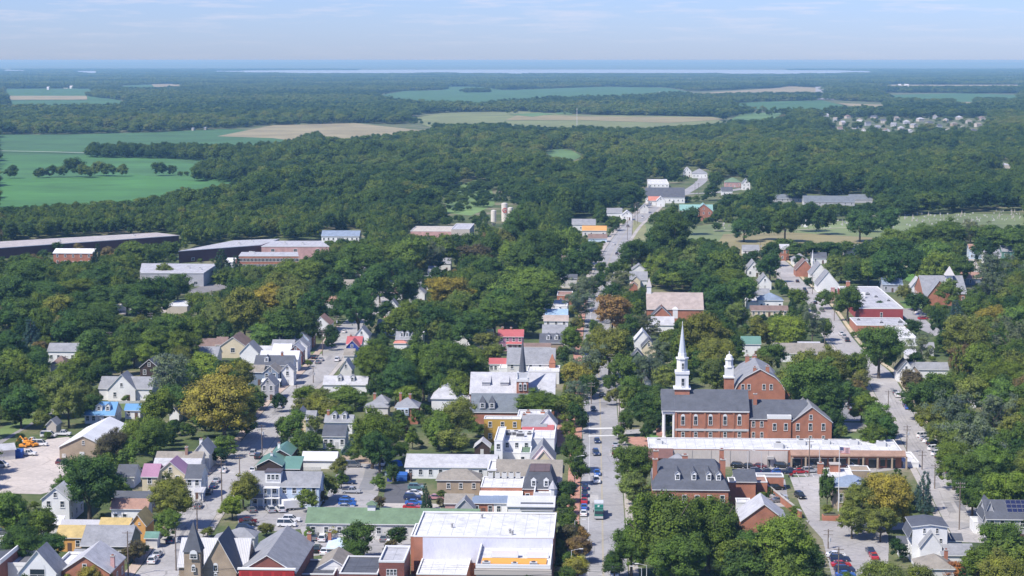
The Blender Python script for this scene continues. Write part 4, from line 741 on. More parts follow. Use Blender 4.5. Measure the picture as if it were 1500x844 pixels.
# -- strip mall
b = house("long white roofed strip mall with brown front canopy", 950, 1321, 657.3, 5.2, 642.8, 'flat', 'brick', 'white', 'long white roofed strip mall', name='strip_mall', cat='building', par=.12, wins=False, group=None); SM = b
sx = lambda px: (px - 950) / 371 * b.w
a = MB(); a.box(sx(986), sx(1155), -.12, -.01, -.2, b.h - .25)
for i in range(7): a.box(sx(986 + i * 28), sx(986 + i * 28) + .12, -.2, -.12, 0, b.h - .3, 1)
a.build("side_wall", [mat('siding', (.52, .47, .43)), mat('plain', (.3, .28, .27))], b.root, b.loc, b.rz)
a = MB(); x0, x1 = sx(1158), sx(1326)
a.slab([(x0, -2.0, 4.0), (x1, -2.0, 4.0), (x1, -.05, b.h + .15), (x0, -.05, b.h + .15)], .15, 0, 0); a.box(x0, x1, -2.1, -2.0, 3.7, 4.05)
a.slab([(sx(950), -2.6, 2.9), (sx(986), -2.6, 2.9), (sx(986), -.05, b.h + .15), (sx(950), -.05, b.h + .15)], .15, 1, 1)
a.build("canopy", [mat('roof', (.30, .19, .14)), mat('roof', (.16, .08, .07))], b.root, b.loc, b.rz)
for i, (p0, p1) in enumerate(((1160, 1174), (1176, 1184), (1187, 1212), (1215, 1222), (1226, 1240), (1244, 1257), (1260, 1268), (1273, 1286), (1290, 1297), (1300, 1312))):
    a = MB(); a.box(sx(p0), sx(p1), -.1, -.02, .1 if i % 2 else .6, 2.7); a.box(sx(p0) - .1, sx(p1) + .1, -.16, -.01, 2.7, 2.85, 1); a.build("shop_window", [GLASS, TRIM], b.root, b.loc, b.rz)
for i in range(9): a = MB(); xx = x0 + (x1 - x0) * i / 8.02; a.box(xx, xx + .5, -1.95, -1.5, 0, 3.8); a.build("pillar", wallm('tan'), b.root, b.loc, b.rz)
a = MB(); a.box(sx(1124), sx(1134), -1.5, -.13, 2.6, 3.4); a.box(sx(1125), sx(1129), -.16, -.12, 0, 2.2, 1); a.build("door_canopy", [mat('plain', (.4, .38, .36)), mat('plain', (.05, .05, .05))], b.root, b.loc, b.rz)
for x, f, s in ((966, .5, 1), (1142, .2, 1.4), (1178, .5, 1.3), (1216, .6, 1.1), (1257, .6, 1.2), (1296, .45, 1.3), (1294, .95, 1.2)):
    a = MB(); a.box(-s, s, -s * .8, s * .8, 0, s * 1.2); a.prism(0, 0, s * 1.2, s * 1.2 + .15, s * .55, s * .55, 10, 1); a.box(s, s * 1.8, -s * .4, s * .4, 0, s * .7); a.build("air_conditioner", [mat('plain', (.55, .55, .54)), mat('plain', (.1, .1, .1))], b.root, b.put(sx(x), b.d * f, b.h - .1), b.rz)
wing(b, 1322.5, 1346, 679, 1.2, 664, 'flat', 'white', 'pale', wins=False, par=.5)
# -- dark hip roof court
b = house("large dark slate hip roofed building with brick chimneys and dormers", 957, 1067, 717, 7, 672, 'hip', 'brick', 'slate', 'large dark slate hip roof', d=30, hipi=3, wins=False, name='courthouse', cat='building', group=None)
for x in (.33, .55, .75, .88): dormer(b, x, 'white', 'slate', 1.3)
for c_ in ((.03, .3, 1, 1.2), (.06, .75, .6, 1.3), (.45, .52, .8, 1.5), (.95, .3, 1, 1.3), (.98, .85, .5, 1.2)): chimney(b, *c_)
a = MB(); a.prism(0, 0, b.h + 1, b.h + b.rh + 1.2, 7, .1, 4, 0); a.build("roof", roofm('gray'), b.root, b.put(b.w * .35, b.d * .55, 0), b.rz)
for i in range(6): X_ = b.w; window(b.root, *b.put(X_, b.d * (.1 + i * .16), 3.8), 1, 1.7, b.rz + math.pi / 2); window(b.root, *b.put(b.w * (.08 + .168 * i), 0, 3.8), 1, 1.7, b.rz)
k = wing(b, 1067.5, 1078, 707, 6.5, 700, 'flat', 'brick', 'slate', wins=False, par=.2); k = wing(b, 1108, 1148, 699, 3.6, 694, 'flat', 'brick', 'gray', wins=False, par=.3); wing(b, 1108, 1124, 707, 3.5, 697, 'flat', 'brick', 'terra', wins=False, par=.3); wing(b, 1077, 1107, 706, 5, 688, 'shed', 'brick', 'slate', wins=False, p=.2)
b = house("small brick gabled building with pale grey roof by the car park", 1086, 1152, 763, 4, 739, 'y', 'brick', 'lgray', 'small pale roofed brick building', yb=723, wins=False); wing(b, 1079, 1100, 737, 4, 731, 'flat', 'white', 'pale', wins=False, par=.3)
a = MB(); a.box(0, .5, 0, 44, 0, 1.9); a.box(-.1, .6, 0, 44, 1.9, 2.05, 1); x, y = at(1172, 760); o = a.build("garden_wall", [wallm('brick'), CONC], None, (x, y, 0), GR + .19); tag(o, "long low brick wall beside the concrete driveway", "wall")
a = MB(); a.box(0, 4.5, 0, 2.2, 0, 1.3); a.box(.3, 4.2, .3, 1.9, 1.3, 1.45, 1); x, y = at(1205, 763); o = a.build("planter", [wallm('brick'), mat('plain', (.1, .09, .05))], None, (x, y, 0), GR); tag(o, "square brick planter at the corner of the driveway", "planter")
b = house("tan brick building with bluish hip roof behind the golden tree", 1222, 1276, 713, 6, 696, 'hip', 'tan', 'bluegray', 'tan building behind the golden tree', wins=False); winpx(b, 1251.5, 721, 735, 6); winpx(b, 1262, 721, 735, 6); winpx(b, 1232, 721, 735, 6)
b = house("low white flat roof between the strip mall and hip roof", 1213, 1251, 699, 3.2, 687, 'flat', 'white', 'white', None, par=.3, wins=False); wing(b, 1246, 1275, 690, 3, 683, 'flat', 'tan', 'tan', wins=False, par=.2); chimney(b, -.2, .6, 2.5, 1.6)
b = house("tall white clapboard house with slate mansard side and porch", 1337, 1388, 772, 9, 769, 'y', 'white', 'slate', 'tall white clapboard house', yb=755, wins=False, group=None)
for x, yt, yb_ in ((1354, 773, 781), (1372.6, 773, 781), (1378, 788, 796), (1354, 790, 797)): winpx(b, x, yt, yb_, 4.6)
for i in range(4): window(b.root, *b.put(0, b.d * (.12 + .25 * i), 5.8), .9, 1.6, b.rz - math.pi / 2); window(b.root, *b.put(0, b.d * (.12 + .25 * i), 2.4), .9, 1.6, b.rz - math.pi / 2)
a = MB(); a.slab([(-1, b.d, b.h - 2.8), (-1, 0, b.h - 2.8), (.25, 0, b.h - .1), (.25, b.d, b.h - .1)], .12); a.slab([(b.w + 1, 0, b.h - 2.8), (b.w + 1, b.d, b.h - 2.8), (b.w - .25, b.d, b.h - .1), (b.w - .25, 0, b.h - .1)], .12); a.build("mansard", [roofm('slate'), TRIM], b.root, b.loc, b.rz)
wing(b, 1389, 1409, 792, 3.5, 782, 'shed', 'white', 'slate', p=.4, cols=1); wing(b, 1317, 1336, 797, 3.2, 786, 'shed', 'white', 'slate', p=.4, wins=False); k = wing(b, 1349, 1380, 800, 5, 780, 'y', 'white', 'gray', d=9, wins=False); wing(b, 1380, 1426, 813, 3.2, 797, 'x', 'white', 'gray', wins=False, p=.4)
house("brownish hip roofed cottage before the tall white house", 1345, 1398, 833, 3.4, 811, 'hip', 'offwhite', 'tanroof', 'brownish hip roofed cottage', wins=False, chim=[(.9, .8, .2)])
b = house("grey house with slate roof, solar panels and maroon shutters", 1446, 1535, 760, 6, 733, 'x', 'lgray', 'slate', 'house with solar panels', cols=6); wing(b, 1441, 1458, 757, 6, 735, 'y', 'lgray', 'slate', d=8, wins=False, zb=3); wing(b, 1427, 1444, 765, 3, 757, 'flat', 'white', 'white', wins=False, par=.1)
a = MB(); s = b.rh / (b.d / 2)
for i in range(4):
    for j in range(3): x_ = b.w * (.36 + i * .085); y_ = b.d * (.14 + j * .11); a.slab([(x_, y_, b.h + s * y_ + .4), (x_ + b.w * .075, y_, b.h + s * y_ + .4), (x_ + b.w * .075, y_ + b.d * .1, b.h + s * (y_ + b.d * .1) + .4), (x_, y_ + b.d * .1, b.h + s * (y_ + b.d * .1) + .4)], .06)
a.build("solar_panels", [mat('glass', (.02, .025, .07)), TRIM], b.root, b.loc, b.rz)
house("white house at the right edge behind leafy trees", 1489, 1530, 722, 6, 708, 'x', 'white', 'gray', None, cols=3)
# -- right middle
b = house("white gabled house among trees right of the side street", 1315, 1340, 544, 4, 529, 'y', 'white', 'slate', 'white gabled house in trees', d=9); wing(b, 1334, 1389, 541, 4, 531, 'x', 'white', 'gray', wins=False); wing(b, 1330, 1348, 546, 3.5, 536, 'y', 'tan', 'gray', d=4, wins=False)
house("small white cottage with light grey roof under dark trees", 1329, 1349, 520, 3.6, 508, 'hip', 'white', 'lgray', None, cols=2)
b = house("red brick school with white flat roof and tall chimney", 1259, 1323, 452.5, 6.2, 421, 'flat', 'red', 'lgray', 'red brick school', par=.6, wins=False, name='school', cat='school', group=None, chim=[(.22, .93, 3.6, 1.8)]); winpx(b, 1291, 457, 465, 4); units(b, 5, 4)
a = MB(); a.box(-2, 2, -1.5, 1.5, 0, 2.4); a.build("rooftop_box", TRIM, b.root, b.put(b.w * .3, b.d * .5, b.h), b.rz); k = wing(b, 1255, 1331, 477, 3.4, 466, 'flat', 'brick', 'lgray', wins=False, par=.3); units(k, 3, 8); wing(b, 1314, 1344, 496, 3.2, 479, 'flat', 'white', 'white', wins=False, par=.3)
house("plain light grey garage with bluish roof beside the bright lawn", 1293, 1322, 417, 4, 407, 'x', 'lgray', 'bluegray', 'light grey garage', cols=3, name='garage', cat='garage', group=None)
b = house("brick church with broad grey roofs and white pyramid belfry", 1353, 1416, 430, 4.6, 404, 'x', 'brick', 'gray', 'white pyramid belfry', name='church', cat='church', group=None, p=.5, cols=6); wing(b, 1357, 1395, 436, 4, 411, 'y', 'brick', 'gray', d=10, wins=False); wing(b, 1335, 1355, 420, 3.8, 407, 'y', 'white', 'lgray', d=9, wins=False)
tx, ty = b.W(b.w * .68, b.d * .4, 0)[:2]; tier(b.root, "belfry", tx, ty, 9, 403, 425, TRIM); tier(b.root, "belfry_roof", tx, ty, 14, 390, 403, mat('plain', (.5, .48, .46)), 4, .5)
house("long low house with terracotta roof and blue grey wall", 1409, 1443, 408, 3.6, 399, 'x', 'bluegray', 'terra', 'terracotta roofed bungalow', cols=4)
b = house("white two storey house with terracotta roof on the right", 1420, 1443, 365, 6, 358, 'x', 'lblue', 'terra', 'white and terracotta house', cols=3); house("white house with grey roof beside the terracotta house", 1443, 1466, 375, 5, 366, 'x', 'white', 'gray', None, cols=3); house("teal walled house with grey roof near the right edge", 1468, 1498, 368, 4.6, 360, 'x', 'teal', 'gray', None, cols=3)
house("long bungalow with brown roof and beige wall", 1100, 1154, 455, 3, 448, 'x', 'cream', 'brown', 'long brown roofed bungalow', cols=7); house("brown hip roofed cottage left of the brown bungalow", 1065, 1092, 458, 3, 446, 'hip', 'tan', 'brown', None, cols=3)
b = house("white house with hipped roof half terracotta and half grey", 1111, 1147, 440, 5, 429, 'hip', 'white', 'bluegray', 'white hip roofed house', cols=4, d=11); wing(b, 1095, 1111, 444, 3.5, 434, 'flat', 'white', 'lgray', wins=False)
house("low grey green roofed house by the right street", 1100, 1127, 431, 3.4, 423, 'x', 'white', 'gray', None, cols=3); house("white gabled house with long grey roof by the right street", 1111, 1130, 414, 3.8, 403, 'y', 'white', 'gray', None, yb=399); house("grey gabled house at the top of the right street", 1094, 1114, 395, 4, 383, 'y', 'white', 'gray', None, yb=379)
house("two storey brick house facing the top of the right street", 1143, 1156, 365, 7, 358, 'x', 'brick', 'lgray', 'brick house at the street head', cols=2); house("grey roofed bungalow left of the brick street head house", 1088, 1112, 367, 3.4, 359, 'x', 'white', 'gray', None, cols=3)
b = house("row of joined roofs and white gables with small white spire", 1197, 1229, 417, 4, 398, 'y', 'white', 'gray', 'small white spire', name='church', cat='church', group=None, d=14, wins=False, r=GR + .0)
wing(b, 1188, 1214, 402, 4, 386, 'y', 'white', 'gray', d=16, wins=False); wing(b, 1166, 1192, 395, 4, 381, 'y', 'brick', 'brown', d=14, wins=False)
tx, ty = at(1190, 402); tier(b.root, "steeple", tx, ty, 4, 382, 396, TRIM, 8); tier(b.root, "spire", tx, ty, 3, 366, 382, TRIM, 8, .3)
house("low slate roofed house behind the small white spire", 1189, 1211, 378, 3.5, 370, 'x', 'white', 'slate', None, cols=2); house("grey roofed cottage left of the small white spire", 1161, 1184, 381, 3.5, 371, 'hip', 'white', 'gray', None, cols=3); house("pale roof glimpsed through trees right of the white spire", 1238, 1258, 366, 4, 358, 'x', 'white', 'lgray', None, wins=False)
a = MB(); a.box(-.9, .9, -.9, .9, 0, 6.5); a.box(-1.0, 1.0, -1.0, 1.0, 6.5, 6.8); x, y = at(1219.5, 441); o = a.build("chimney_stack", wallm('pink'), None, (x, y, 0), GR); tag(o, "tall square pinkish brick stack beside the right street", "chimney")
house("white house with bright green roof among dense trees", 1087, 1114, 504, 5, 493, 'x', 'white', 'teal', 'bright green roofed house', rk='metal', cols=2, wsize=(.6, .8))
b = house("broad low beige roof with white edge among olive trees", 1137, 1209, 518, 3.4, 503, 'x', 'white', 'tanroof', 'broad low beige roof', wins=False, p=.3); wing(b, 1171, 1202, 508, 5, 501, 'shed', 'white', 'lgray', p=.2, wins=False)
b = house("brick hall under a very broad pinkish tan roof", 948, 1030, 453, 6, 429, 'x', 'brick', 'pinktan', 'broad pinkish tan roof', name='hall', cat='hall', wins=False, p=.6, group=None); wing(b, 955, 983, 463, 5, 450, 'y', 'brick', 'slate', d=9, wins=False, chim=[(.5, .3, .6)]); wing(b, 946, 987, 476, 3, 464, 'x', 'white', 'lgray', wins=False)
tx, ty = at(989, 476); tier(b.root, "cupola", tx, ty, 7, 453, 466, TRIM); tier(b.root, "cupola_roof", tx, ty, 8.5, 449.5, 453, TRIM, 4, 1); tx, ty = b.W(1, b.d * .5, 0)[:2]; tier(b.root, "belfry", tx, ty, 6.5, 420, 445, TRIM, z0=0); tier(b.root, "belfry_roof", tx, ty, 8, 407, 420, mat('plain', (.48, .44, .42)), 4, .4)
b = house("grey house with cream gable behind the silver trees", 923, 948, 410, 4.4, 398, 'x', 'white', 'gray', 'grey house with cream gable', wins=False); wing(b, 925, 938, 411, 4.4, 405, 'y', 'cream', 'gray', d=5, wins=False); house("small grey gabled house behind the grey and cream house", 926, 946, 395, 4.5, 388, 'y', 'white', 'gray', None, d=10, wins=False); house("small brick gable beside the belfry", 922, 934, 419, 3.5, 414, 'y', 'brick', 'terra', None, d=7, wins=False)
b = house("cream yellow gabled house among trees by the steeple", 940, 961, 509, 5, 498, 'y', 'cream', 'slate', 'cream yellow gabled house', d=9); b2 = house("dark green gabled house left of the cream gable", 925, 943, 524, 4.6, 514, 'y', 'green', 'slate', None, d=8, wins=False); house("cluster of whitish steep roofs above the cream gable", 929, 953, 499, 5, 485, 'y', 'white', 'pale', None, d=10, wins=False); house("dark roofed house with white chimney near the steeple", 944, 966, 556, 4.4, 542, 'x', 'white', 'slate', None, wins=False, chim=[(.8, .5, 1, 1.6, 'white')])
# -- works on the left
def oblique(label, pts, h, wall, roof, lm=None, wins=0, name='warehouse', group=None, par=.3, cat='warehouse', wsz=(2, 1.4)):
    P = [at(x, y, h) for x, y in pts]            # front left, front right, back right, back left
    cx_, cy_ = sum(p[0] for p in P) / 4, sum(p[1] for p in P) / 4; rt = thing(name, label, cat, (cx_, cy_, 0), 0, group); rt['_r'] = 0
    V = [(p[0] - cx_, p[1] - cy_) for p in P]; a = MB()
    for i in range(4): j = (i + 1) % 4; a.poly([(*V[i], -.2), (*V[j], -.2), (*V[j], h), (*V[i], h)])
    a.build("wall", wallm(wall), rt); q = MB(); q.slab([(*(c * 1.01 for c in v), h + .3) for v in V], .35); q.build("roof", [mat('flatroof', C[roof]), TRIM], rt)
    dx, dy = V[1][0] - V[0][0], V[1][1] - V[0][1]; Ln = math.hypot(dx, dy); an = math.atan2(dy, dx)
    for i in range(wins):
        t = (i + .5) / wins
        for lv in ([1.2, 4.6] if h > 7 else [1.2]): window(rt, V[0][0] + dx * t, V[0][1] + dy * t, lv, *wsz, an)
    rd = random.Random(len(label))
    for i in range(max(2, int(Ln // 30))):
        u_, v_ = rd.uniform(.1, .9), rd.uniform(.3, .7); a = MB(); a.box(-1, 1, -.8, .8, 0, 1.1); a.prism(0, 0, 1.1, 1.3, .5, .5, 8, 1)
        a.build("roof_vent", [mat('plain', (.5, .5, .5)), mat('plain', (.2, .2, .2))], rt, (V[0][0] * (1 - u_) * (1 - v_) + V[1][0] * u_ * (1 - v_) + V[2][0] * u_ * v_ + V[3][0] * (1 - u_) * v_, V[0][1] * (1 - u_) * (1 - v_) + V[1][1] * u_ * (1 - v_) + V[2][1] * u_ * v_ + V[3][1] * (1 - u_) * v_, h + .3))
    g_ = [proj(V[i][0] + cx_, V[i][1] + cy_, h * .3) for i in (0, 1)]; mark([pts[3], pts[2], pts[1], g_[1], g_[0], pts[0]]); FOOT.append([(v[0] + cx_, v[1] + cy_) for v in V])
    B = Blk(); B.cx = sum(p[0] for p in pts) / 4; B.cy = sum(p[1] for p in pts) / 4; B.root = rt
    if lm: LM.append((lm, B))
    return rt
oblique("very long dark walled warehouse with pale roof before the woods", [(-60, 368), (262, 345.5), (228, 341.5), (-60, 358)], 6.5, 'maroon', 'wroof', 'long dark walled warehouse')
oblique("dark walled factory with bright pale roof and loading bays", [(262, 368.5), (382, 359.5), (409, 350.5), (342, 353)], 7, 'maroon', 'lgray', 'dark walled factory', 3)
oblique("pinkish brick factory block with grey roof", [(383, 361.5), (482, 361.5), (470, 353.5), (400, 353.5)], 7.5, 'pink', 'lgray', 'pinkish brick factory', 3)
oblique("two storey brick office range with rows of dark windows", [(350, 375.5), (437, 375.5), (436, 370), (354, 370)], 7.4, 'brick', 'lgray', 'brick office range', 16, name='office_building', cat='offices', wsz=(2.6, 1.5))
oblique("grey roofed shed with pale green wall and white door", [(205, 400.5), (298, 400.5), (318, 387.5), (208, 386.5)], 7, 'lgray', 'lgray', 'grey roofed factory shed', 4)
b = house("red brick box building with sloping white roof on the left", 78, 136, 371, 7, 364.5, 'shed', 'brick', 'white', 'red brick box building', p=.3, cols=5, name='brick_building', cat='building', group=None)
house("white roofed beige shed beside parked white trailers", 243, 274, 449, 3.5, 441, 'flat', 'beige', 'white', 'white roofed trailer shed', par=.2, wins=False, name='shed', cat='shed', group=None)
house("white walled hall with dark blue roof before the woods", 471, 526, 346, 4, 338, 'x', 'white', 'bluegray', 'dark blue roofed hall', p=.5, cols=8, name='hall', cat='hall', group=None)
b = house("pale concrete works building with pinkish flat roof", 601, 661, 339, 4, 332, 'flat', 'pink', 'beige', 'pale concrete works', par=.3, wins=False, name='works', cat='building', group=None); wing(b, 661, 688, 336, 8, 328, 'flat', 'beige', 'lgray', wins=False, par=.3)
for l, x0, x1, ye, h, yr, ax, wl, rf in (("cottage with brown roof and round dormer", 575, 598, 429, 3.5, 418, 'x', 'white', 'terra'), ("white house with grey roof left of the golden tree", 605, 630, 411, 5, 404, 'x', 'white', 'gray'), ("white gabled house below the grey and white house", 599, 622, 430, 4.8, 420, 'y', 'white', 'gray'),
        ("grey gabled roof low between leafy trees", 565, 584, 451, 4, 440, 'y', 'white', 'gray'), ("house with orange tiled roof among dark trees", 470, 495, 442, 4, 434, 'x', 'offwhite', 'terra'), ("grey roofed block beside a large dead looking tree", 637, 660, 386, 4.5, 378, 'x', 'offwhite', 'gray'), ("small grey roofed house by the grass strip", 627, 638, 400, 4, 390, 'x', 'white', 'gray'),
        ("white gabled house peeping out above the big tree", 733, 753, 377, 4.5, 369, 'x', 'white', 'gray'), ("faded roof between two dark trees at left centre", 503, 517, 417, 4, 410, 'x', 'offwhite', 'tanroof'), ("small white roof under the trees at the dead end street", 540, 550, 414, 3, 409, 'x', 'white', 'white')):
    house(l, x0, x1, ye, h, yr, ax, wl, rf, None, wsize=(.8, 1.2), side=False)
for l, x0, x1, ye, h, yr, ax, wl, rf in (("dark roofed shed above the small dark brown house", 196, 211, 526, 3, 520, 'x', 'offwhite', 'slate'), ("pale green roofed shed deep between trees on the left", 320, 333, 487, 3, 480, 'x', 'white', 'pteal'), ("terracotta roof beside the dark trees left of the road", 842, 852, 363, 4, 356, 'x', 'white', 'terra'),
        ("small white roof above the white lean-to brick house", 823, 832, 377, 4, 372, 'x', 'white', 'pale'), ("white wall glimpsed between olive trees near the dome", 1064, 1076, 509, 4, 503, 'x', 'white', 'lgray'), ("white house glimpsed in trees left of the bright lawn", 1286, 1298, 373, 5, 366, 'x', 'white', 'lgray'),
        ("small grey roof behind the white pyramid belfry", 1386, 1396, 390, 4, 383, 'x', 'offwhite', 'gray'), ("bright white roof in the trees right of the upper street", 1406, 1430, 581, 4, 573, 'x', 'white', 'white'), ("pale roof sunk in trees at the dead end lane", 541, 554, 410, 4, 403, 'x', 'white', 'gray'),
        ("grey roof glimpsed left of the dead end lane", 520, 534, 398, 4, 391, 'x', 'offwhite', 'gray'), ("white roof between trees above the grey factory shed", 330, 344, 384, 4, 378, 'x', 'white', 'pale'), ("small tan roof above the row of left street houses", 403, 415, 484, 4, 478, 'x', 'white', 'tanroof'),
        ("white walled house hidden right of the pale schoolyard lot", 1400, 1418, 476, 4, 469, 'x', 'white', 'lgray'), ("grey roof in the dense trees below the school", 1352, 1368, 509, 4, 502, 'x', 'white', 'gray'), ("low white outbuilding among trees near the right edge", 1446, 1460, 598, 4, 591, 'x', 'white', 'white')):
    house(l, x0, x1, ye, h, yr, ax, wl, rf, None, wsize=(.8, 1.2), side=False)
# silos
rt = thing("silos", "three tall white cement silos with a red letter", "silos", (*at(738, 334), 0)); rt['_r'] = 0
for x, w_, yt in ((723, 8, 308.5), (739, 9, 298), (747.5, 8, 304.5)):
    X_, Y_ = at(x, 333); X_ = xat(x, Y_ + (0 if x != 739 else 3), 10); Y_ += (0 if x != 739 else 3)
    tier(rt, "silo", X_, Y_, w_, yt, 327, mat('siding', (.66, .61, .52)), 16, z0=4); tier(rt, "silo_cap", X_, Y_, w_ * .9, yt - 1, yt, mat('plain', (.5, .48, .45)), 16, w_ * .3); tier(rt, "hopper", X_, Y_, w_ * .4, 327, 330, mat('plain', (.4, .38, .36)), 12, w_ * .95, z0=1)
cu = bpy.data.curves.new("letter", 'FONT'); cu.body = "G"; cu.size = 4.6; cu.extrude = .04; cu.offset = .08; cu.align_x = 'CENTER'; cu.materials.append(mat('plain', (.45, .03, .03)))
X_, Y_ = at(739, 333); Y_ += 3; X_ = xat(739, Y_, 10); lo = bpy.data.objects.new('letter_text', cu); lme = bpy.data.meshes.new_from_object(lo); bpy.data.objects.remove(lo); o = mk("letter", lme, rt, (X_ - rt.location[0], Y_ - 2.75 - rt.location[1], zat(311, Y_))); o.rotation_euler = (math.pi / 2, 0, 0)
LM_S = Blk(); LM_S.cx, LM_S.cy = 737, 318; LM.append(("white silos", LM_S)); mark([(718, 298), (752, 298), (752, 332), (718, 332)])
# -- far head of the main street
b = house("store with bright orange metal roof at the street bend", 853, 888, 338, 4.5, 331, 'shed', 'offwhite', 'orange', 'bright orange roof', rk='metal', p=.3, cols=4, name='store', cat='store', group=None); wing(b, 862, 889, 349, 2.6, 343, 'x', 'lblue', 'brown', wins=False)
for l, x0, x1, ye, h, yr, ax, wl, rf in (("white gabled house behind the orange roofed store", 838, 872, 329, 4.5, 321, 'x', 'white', 'gray'), ("white building with grey roof above the road bend", 889, 911, 312, 5, 305, 'x', 'white', 'gray'), ("small white gabled house at the road bend", 911, 926, 315, 4, 309, 'y', 'white', 'pale'),
        ("big dark grey roofed store at the far crossroads", 946, 1003, 289, 5, 275, 'x', 'white', 'slate'), ("white flat roofed block with square tower at the crossroads", 950, 980, 270, 6, 263, 'flat', 'white', 'white'), ("low salmon roofed house before the far store", 950, 966, 294, 4, 288, 'x', 'white', 'salmon'),
        ("white gabled house right of the salmon roof", 962, 974, 294, 5, 288, 'y', 'white', 'pale'), ("pale house at the bend below the salmon roof", 938, 950, 305, 4, 299, 'y', 'offwhite', 'gray'), ("tall white gabled house above the far crossroads", 1001, 1013, 251, 6, 245, 'y', 'white', 'lgray'),
        ("grey hip roofed house above the far crossroads", 1014, 1036, 254, 5, 247, 'hip', 'white', 'gray'), ("house with sage green hip roof right of the crossroads", 1062, 1085, 267, 5, 260, 'hip', 'pink', 'green'), ("white gabled house right of the sage green roof", 1087, 1099, 269, 6, 262, 'y', 'white', 'gray'),
        ("dark roofed white house below the sage green roof", 1057, 1073, 280, 4, 274, 'x', 'white', 'slate'), ("pale house in the woods north of the crossroads", 948, 962, 238, 3, 234.5, 'x', 'lgray', 'gray'), ("tan house in the woods beyond the clearing", 888, 899, 236, 3, 232.5, 'x', 'tan', 'gray'), ("small far house among the central woods", 670, 680, 214, 3, 210.5, 'x', 'lgray', 'gray')):
    house(l, x0, x1, ye, h, yr, ax, wl, rf, None, wsize=(.8, 1.2), side=False, group='houses around the far crossroads', **(dict(par=.3) if ax == 'flat' else {}))
LM[-1:] = LM[-1:]; q = Blk(); q.cx, q.cy = 975, 278; LM.append(("far crossroads", q))
b = house("brick church with pale teal roof beside the cemetery", 1018, 1043.5, 309, 7.5, 299, 'y', 'brick', 'pteal', 'teal roofed brick church', d=14, name='church', cat='church', group=None, rk='metal'); wing(b, 996, 1044, 309, 7, 300, 'x', 'brick', 'pteal', rk='metal', wins=False); C
house("long low grey roofed building behind the cemetery trees", 1178, 1252, 296, 3, 287, 'x', 'lgray', 'dgray', 'long grey roof by the cemetery', p=.5, cols=8, name='long_building', cat='building', group=None)
b = house("low grey building with wings behind dark trees", 1134, 1182, 291, 3, 285, 'x', 'lgray', 'dgray', None, cols=6); wing(b, 1245, 1278, 292, 3, 285, 'x', 'lgray', 'dgray', wins=False)
house("flat pale roof in the woods near the right edge", 1455, 1482, 242, 4, 237, 'flat', 'beige', 'lgray', 'flat pale roof in the woods', par=.2, wins=False)
rd = random.Random(5); cols_ = ['white', 'beige', 'beige', 'lgray', 'tan']; rfs = ['gray', 'lgray', 'tanroof', 'slate', 'brown']
protoH = None
for i in range(34):
    x = 1206 + i * 7.0 + rd.uniform(-1, 1); y = 169 + (i * 37 % 23) + (x - 1206) * .01; w_ = rd.uniform(5.5, 8.5)
    mark([(x - 1, y - 4), (x + w_ + 1, y - 4), (x + w_ + 1, y + .6), (x - 1, y + .6)])
    block(("house", "pale detached house with a grey roof in the distant subdivision", "house", "houses of the distant subdivision"), x, x + w_, y, 5, y - 2.4, rd.choice(['x', 'x', 'hip', 'y']), rd.choice(cols_), rd.choice(rfs), wins=i % 2 == 0, side=False, doors=False, cols=2, r=GR + rd.uniform(-.5, .5), nomark=True)
q = Blk(); q.cx, q.cy = 1320, 180; LM.append(("distant subdivision", q))
for i, (x, y, w_) in enumerate(((96, 127, 6), (104, 127.5, 4), (352, 111, 5), (384, 110, 9), (389, 109.5, 4), (1010, 117, 5), (1318, 125, 4), (1328, 125, 6), (968, 136.5, 5), (160, 182, 12), (70, 129, 3), (282, 189, 3), (300, 188, 3))):
    block(("farm_building", "far white farm buildings, " + ["left of the pair by the left field", "right of the pair by the left field", "small one before the river on the left", "largest cluster on the wooded horizon", "tower of the horizon cluster", "small one on the central horizon", "spire like one on the right horizon", "low one on the right horizon", "bright one by the central field", "grey roofed one in the left tree belt", "tiny one at the left field edge", "left one at the tan field edge", "right one at the tan field edge"][i], "farm building", "far farm buildings"), x - w_ / 2, x + w_ / 2, y - .6, 4 if y > 180 else 9, y - 1.8, 'x', 'beige' if y > 180 else 'white', 'gray' if y > 180 else 'pale', wins=False, d=12)
